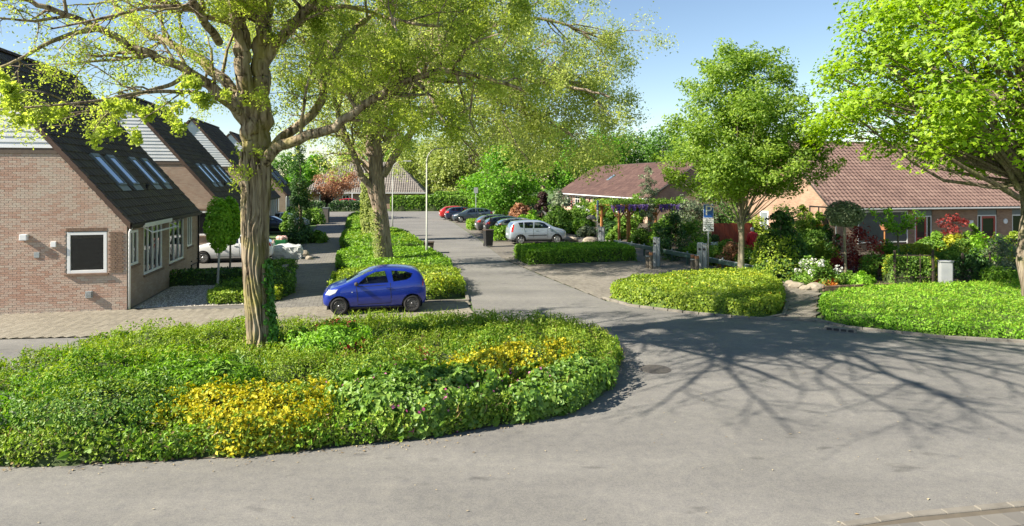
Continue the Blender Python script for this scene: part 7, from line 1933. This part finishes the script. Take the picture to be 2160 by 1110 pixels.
def rock(loc, s, label, mat='stone', group=None):
    bm = bmesh.new(); bmesh.ops.create_icosphere(bm, subdivisions=2, radius=1)
    ph = r.uniform(0, 9)
    for v in bm.verts:
        k = 1 + .35*(float(vnoise(np.array([v.co.x*1.6+ph]), np.array([v.co.y*1.6+v.co.z*1.2]), 7)[0])-.5); v.co = Vector((v.co.x*s[0]*k, v.co.y*s[1]*k, v.co.z*s[2]*k))
    me = bpy.data.meshes.new('rock'); bm.to_mesh(me); bm.free()
    return tag(place('rock', me, M[mat], None, (loc[0], loc[1], s[2]*.55)), label, 'rock', group)
c = G(642, 540); rock((c.x, c.y), (.30, .22, .22), 'sandy rubble stone beside the white sack')
c = G(652, 548); rock((c.x, c.y), (.22, .2, .15), 'smaller rubble stone at the path edge by the sack')
c = G(1247, 515); rock((c.x, c.y), (.6, .45, .35), 'large pale boulder beside the far charging post')
c = G(1205, 510); rock((c.x, c.y), (.5, .35, .25), 'flat stone at the garden edge right of the silver car')
for i, (px, py, s) in enumerate(((1680, 608, .35), (1700, 612, .28), (1722, 612, .4), (1668, 600, .22), (1770, 611, .25), (2112, 598, .4), (2128, 604, .3))):
    c = G(px, py); rock((c.x, c.y), (s, s*.7, s*.5), ('rounded stone at the start of the garden edging by the path', 'small stone next to the path in the garden edging', 'broad flat stone left of the orange plant', 'small stone nearest the cone conifer', 'small stone left of the globe shrub', 'pale stone left of the maple trunk', 'lower pale stone left of the maple trunk')[i], group='garden edging stones')
t = thing('stone_edging', 'grey stone edging block beside the footpath by the dark mound', 'edging', (*UVP((-10.7, 31.0), 0, 0)[:2], 0), YAW)
for i in range(4): MB().box(-.12, .12, i*.5, i*.5+.49, 0, .32).build('edging_stone', M['kerb'], t, bevel=.015)
t = thing('garden_wall', 'low brick edge wall below the globe shrub', 'wall', (*G(1735, 614)[:2], 0), R(14))
for row in range(3):
    for i in range(16): MB().box(i*.21 + (row % 2)*.1, i*.21 + .20 + (row % 2)*.1, -.05, .05, row*.065, row*.065+.058).build('brick', M['brick_dark'], t)

# cabinet, black lattice fence, ivy screen
c = G(1994, 602); t = thing('utility_cabinet', 'small grey utility cabinet in front of the leafy trellis', 'cabinet', (c.x, c.y, 0), R(-12))
MB().box(-.23, .23, -.15, .15, 0, .98).build('housing', M['cabinet'], t, bevel=.015); MB().box(-.26, .26, -.18, .18, .98, 1.03).build('lid', M['cabinet'], t, bevel=.01)
MB().box(-.20, .20, -.158, -.15, .12, .92).build('door', M['cabinet'], t, bevel=.004)
def lattice(p, q, H, label, nv, nh, rails=True):
    t = thing('lattice_fence', label, 'fence', (p.x, p.y, 0), 0, 'black garden fences'); e = q - p
    for i in range(nv): MB().bar(e*(i/(nv-1)), e*(i/(nv-1)) + Vector((0, 0, H*(1.12 if i in (0, nv-1) else 1))), .07 if i in (0, nv-1) else .03).build('post' if i in (0, nv-1) else 'slat', M['wood_dark'], t)
    for j in range(nh): z = H*(.25 + .7*j/max(1, nh-1)); MB().bar(Vector((0, 0, z)), e + Vector((0, 0, z)), .05, .04).build('rail', M['wood_dark'], t)
lattice(G(2030, 590), G(2088, 588), 1.05, 'black lattice fence left of the maple trunk', 7, 4)
lattice(G(1888, 606) + Vector((.3, .55, 0)), G(1972, 606) + Vector((.3, .6, 0)), 1.3, 'dark post fence carrying the yellow green hedge', 4, 2)
p0, p1 = G(1880, 602), G(1985, 600)
mound('hedge', 'yellow green leafy hedge on the dark fence before the bungalow', 'hedge', Bed([(p0.x, p0.y), (p1.x, p1.y), (p1.x+.1, p1.y+.8), (p0.x+.1, p0.y+.8)], 1.12, .2, .16, 1.6, 86, 0, box=True), [('foliage', 'mid', 6000, .085, .12, {}), ('yellow_leaves', 'ylgreen', 3000, .085, .04, dict(where=patch(1.5, .35, .6, 8)))], 140, rim=.55)
mound('hedge', 'low golden hedge top in front of the first red door', 'hedge', Bed([(G(1895, 562).x, 33.9), (G(1980, 562).x, 34.2), (G(1980, 562).x, 34.9), (G(1895, 562).x, 34.6)], 1.0, .2, .14, 1.6, 87, 0, box=True), [('foliage', 'hedgey', 3500, .09, .1, {}), ('yellow_leaves', 'ylgreen', 2400, .09, .03, {})], 141, rim=.5)

# pergola with wisteria
c = G(1306, 520)
t = thing('pergola', 'orange wooden pergola covered in purple wisteria', 'pergola', (c.x, c.y, 0), YAW + R(6))
W_, D_, H_ = 4.3, 2.6, 2.5
for (x, y) in ((0, 0), (W_*.16, .05), (W_*.55, 0), (W_, 0), (0, D_), (W_*.5, D_), (W_, D_)):
    MB().box(x-.07, x+.07, y-.07, y+.07, 0, H_).build('post', M['wood'], t, bevel=.01)
    for s in (-1, 1):
        MB().bar((x, y, H_-.75), (x+s*.5, y, H_-.08), .07).build('brace', M['wood'], t)
for y in (0, D_): MB().box(-.5, W_+.5, y-.05, y+.05, H_+.002, H_+.16).build('beam', M['wood'], t, bevel=.008)
for i in range(9): MB().box(-.3 + i*.62, -.22 + i*.62, -.5, D_+.5, H_+.163, H_+.28).build('rafter', M['wood'], t)
rg = np.random.default_rng(31)
n = 5200; P = np.column_stack([rg.uniform(-.6, W_+.7, n), rg.uniform(-.6, D_+.5, n), H_+.30 + rg.normal(0, .12, n)]); P[:, 2] += .2*(vnoise(P[:, 0]*1.3, P[:, 1]*1.3, 4)-.4)
leaves_obj('wisteria_leaves', [leaf_np(P, .13, rg, np.tile([0, 0, 1.], (n, 1)), .3)], LEAF['mid'], t)
n = 62; cx = rg.uniform(-.6, W_+.7, n); cy = np.where(rg.random(n) < .7, rg.uniform(-.75, -.3, n), rg.uniform(-.5, D_, n)); P = []
for i in range(n):
    L = rg.uniform(.28, .55); k = 70; tt_ = rg.random(k); P.append(np.column_stack([cx[i] + rg.normal(0, .07*(1.1-tt_)), cy[i] + rg.normal(0, .07*(1.1-tt_)), H_+.28 - tt_*L]))
P = np.vstack(P); leaves_obj('wisteria_flowers', [leaf_np(P, .075, rg, np.tile([0, -1., .3], (len(P), 1)), .4, .8)], LEAF['purple'], t)
# mushroom lantern, red fence panels, flower pot, hanging basket
c = G(1247, 498); t = thing('garden_lantern', 'mushroom shaped garden lantern in front of the brick terrace', 'lantern', (c.x, c.y, 0)); MB().tube([(0, 0, 0), (0, 0, 1.3)], .05, 8).build('post', M['wood'], t)
MB().lathe([(.06, 0), (.40, .03), (.42, .10), (.30, .28), (.12, .36), (.02, .38)], (0, 0, 1.28), 16).build('cap', M['stone'], t, smooth=True)
c = G(1502, 533); t = thing('fence_panel', 'red stained wooden fence panel behind the parking sign', 'fence', (c.x, c.y, 0), YAW)
for i in range(16): MB().box(i*.17, i*.17+.155, 0, .03, .05, 1.75 + .02*(i % 3)).build('board', M['redwood'], t)
MB().box(-.05, 2.75, .032, .08, 1.4, 1.5).build('rail', M['redwood'], t); MB().box(-.05, 2.75, .032, .08, .3, .4).build('rail', M['redwood'], t)
c = G(1508, 540); t = thing('flower_pot', 'white pot with a clipped dark ball plant behind the parking sign', 'pot', (c.x, c.y, .45)); MB().lathe([(.14, 0), (.22, .12), (.23, .30), (.20, .36)], (0, 0, 0), 16).build('pot', M['signwhite'], t, smooth=True); MB().box(-.2, .2, -.2, .2, -.46, -.005).build('stand', M['wood_grey'], t)
n = 700; g = rg.normal(size=(n, 3)); g /= np.linalg.norm(g, axis=1, keepdims=True); leaves_obj('plant', [leaf_np(g*.26*(rg.random(n)**.3)[:, None] + np.array([0, 0, .56]), .07, rg, g, .6)], LEAF['dark'], t)
c = UVP((19.5, 40.5), -.34, .75); t = thing('hanging_planter', 'grey trough of yellow and orange flowers below the trellis on the end wall', 'planter', (c.x, c.y, 0), YAW - R(90))
b = MB(); b.prism([(-.14, 1.45), (.14, 1.45), (.10, 1.22), (-.10, 1.22)], lambda y, z: (-.45, y, z), lambda y, z: (.45, y, z)); b.build('trough', M['grey_paint'], t); MB().box(-.40, -.36, .141, .30, 1.38, 1.44).build('hook', M['black'], t); MB().box(.36, .40, .141, .30, 1.38, 1.44).build('hook', M['black'], t)
P = np.column_stack([rg.uniform(-.45, .45, 420), rg.normal(0, .08, 420), rg.uniform(1.44, 1.66, 420)]); leaves_obj('flowers', [leaf_np(P[:200], .06, rg, None)], LEAF['ylgreen'], t); leaves_obj('orange_flowers', [leaf_np(P[200:], .06, rg, None)], LEAF['orange'], t)
c = G(1866, 540); t = thing('flower_pot', 'terracotta pot above the dark red shrub under the sun screen', 'pot', (c.x, c.y, 0)); MB().tube([(0, 0, 0), (0, 0, 1.52)], .04, 8).build('stand', M['wood'], t); MB().lathe([(.16, 0), (.24, .22), (.26, .30)], (0, 0, 1.5), 14).build('pot', M['clay'], t)
c = G(1925, 555); t = thing('blue_pot', 'glossy blue ball pot beside the first red door', 'pot', (c.x, c.y, .55)); MB().lathe([(.08, 0), (.2, .08), (.24, .2), (.2, .33), (.1, .38)], (0, 0, 0), 16).build('pot', M['blue'], t, smooth=True); MB().box(-.22, .22, -.22, .22, -.56, -.004).build('stand', M['brick_dark'], t)
# garden bench in the yard of the first house
c = G(402, 577); t = thing('garden_bench', 'black metal garden bench against the street wall of the nearest house', 'bench', (c.x, c.y, .012), YAW + R(90))
for i in range(4): MB().box(-.6, .6, -.20+i*.11, -.12+i*.11, .43, .46).build('seat_slat', M['black'], t)
for i in range(3): MB().box(-.6, .6, .24, .27, .58+i*.12, .65+i*.12).build('back_slat', M['black'], t)
for x in (-.55, .55):
    for y in (-.18, .24): MB().bar((x, y, 0), (x, y, .44 if y < 0 else .92), .045).build('leg', M['black'], t)
    MB().bar((x, -.2, .62), (x, .24, .62), .045).build('armrest', M['black'], t)
# manhole cover, road gully
c = G(1382, 779); t = thing('manhole_cover', 'round iron manhole cover in the asphalt near the tip of the island', 'manhole', (c.x, c.y, .0))
MB().lathe([(.36, -.05), (.36, .008), (.30, .008)], (0, 0, 0), 32).build('rim', M['iron'], t); MB().lathe([(.295, -.05), (.295, .006), (.0, .006)], (0, 0, 0), 32).build('lid', M['iron'], t)
c = G(1781, 699); t = thing('road_gully', 'rusty kerb gully with dark slots beside the ground cover bed', 'gully', (c.x-.1, c.y+.02, 0), R(-32))
MB().box(-.42, .42, -.10, .12, -.03, .105).build('frame', M['kerb'], t, bevel=.012)
for i in range(4): MB().box(-.36+i*.19, -.22+i*.19, -.104, -.098, .015, .085).build('slot', M['black'], t)
# post by the leaning tree
c = G(688, 470); t = thing('stone_post', 'short grey post at the far end of the footpath', 'post', (c.x, c.y, 0)); MB().box(-.28, .28, -.25, .25, 0, 1.5).build('shaft', M['iron'], t, bevel=.02); MB().box(-.32, .32, -.29, .29, 1.5, 1.56).build('cap', M['grey_paint'], t)

# ------------------------------------------------------------------ person in the red coat, back to the road
def person():
    c = G(1588, 545); t = thing('person', 'person with grey hair in a long red coat, back turned, behind the garden shrubs', 'person', (c.x, c.y, 0), R(8))
    J = {'pel': (0, 0, .92), 'ch': (0, .02, 1.22), 'sh': (0, .03, 1.40), 'nk': (0, .05, 1.48), 'hd': (0, .08, 1.58), 'ht': (0, .08, 1.68)}
    E = [('pel', 'ch'), ('ch', 'sh'), ('sh', 'nk'), ('nk', 'hd'), ('hd', 'ht')]; Rr = {'pel': .15, 'ch': .14, 'sh': .12, 'nk': .055, 'hd': .088, 'ht': .075}
    for s, k in ((-1, 'l'), (1, 'r')):
        J.update({k+'s': (s*.19, .02, 1.38), k+'e': (s*.26, .02, 1.10), k+'w': (s*.25, .10, .86), k+'h': (s*.24, .13, .76), k+'hip': (s*.10, 0, .86), k+'kn': (s*.11, .02, .47), k+'an': (s*.11, 0, .09), k+'to': (s*.12, .16, .04)})
        E += [('sh', k+'s'), (k+'s', k+'e'), (k+'e', k+'w'), (k+'w', k+'h'), ('pel', k+'hip'), (k+'hip', k+'kn'), (k+'kn', k+'an'), (k+'an', k+'to')]
        Rr.update({k+'s': .075, k+'e': .05, k+'w': .035, k+'h': .04, k+'hip': .095, k+'kn': .065, k+'an': .045, k+'to': .04})
    ks = list(J); me = bpy.data.meshes.new('body'); me.from_pydata([J[k] for k in ks], [(ks.index(a), ks.index(b)) for a, b in E], [])
    o = place('tmp', me); md = o.modifiers.new('k', 'SKIN'); o.modifiers.new('s', 'SUBSURF').levels = 1
    for i, k in enumerate(ks): me.skin_vertices[0].data[i].radius = (Rr[k], Rr[k]); me.skin_vertices[0].data[i].use_root = (k == 'pel')
    m2 = eval_mesh(o); m2.name = 'body'; bpy.data.objects.remove(o)
    place('body', m2, M['skin'], t)
    b = MB(); prof = [(.36, .34, .24), (.6, .30, .21), (.9, .25, .185), (1.1, .235, .18), (1.3, .245, .17), (1.40, .225, .15), (1.47, .12, .11), (1.50, .09, .09)]
    vs = []; fs = []; k = 20
    for z, a, d in prof:
        for i in range(k): th = 2*math.pi*i/k; f = 1 + (.05*math.sin(th*5) if z < 1 else 0); vs.append((a*f*math.cos(th), .03 + d*f*math.sin(th), z))
    for j in range(len(prof)-1):
        for i in range(k): fs.append((j*k+i, j*k+(i+1) % k, (j+1)*k+(i+1) % k, (j+1)*k+i))
    b.add(vs, fs)
    for s in (-1, 1): b.tube([(s*.17, .02, 1.40), (s*.235, .02, 1.28), (s*.275, .02, 1.10), (s*.27, .07, .95), (s*.265, .11, .84)], [.09, .088, .075, .065, .068], 12)
    b.build('coat', M['coat'], t, smooth=True)
    b = MB(); b.lathe([(.02, -.10), (.088, -.09), (.104, -.02), (.10, .05), (.07, .10), (.0, .122)], (0, .075, 1.625), 16); b.build('hair', M['hair'], t, smooth=True)
person()
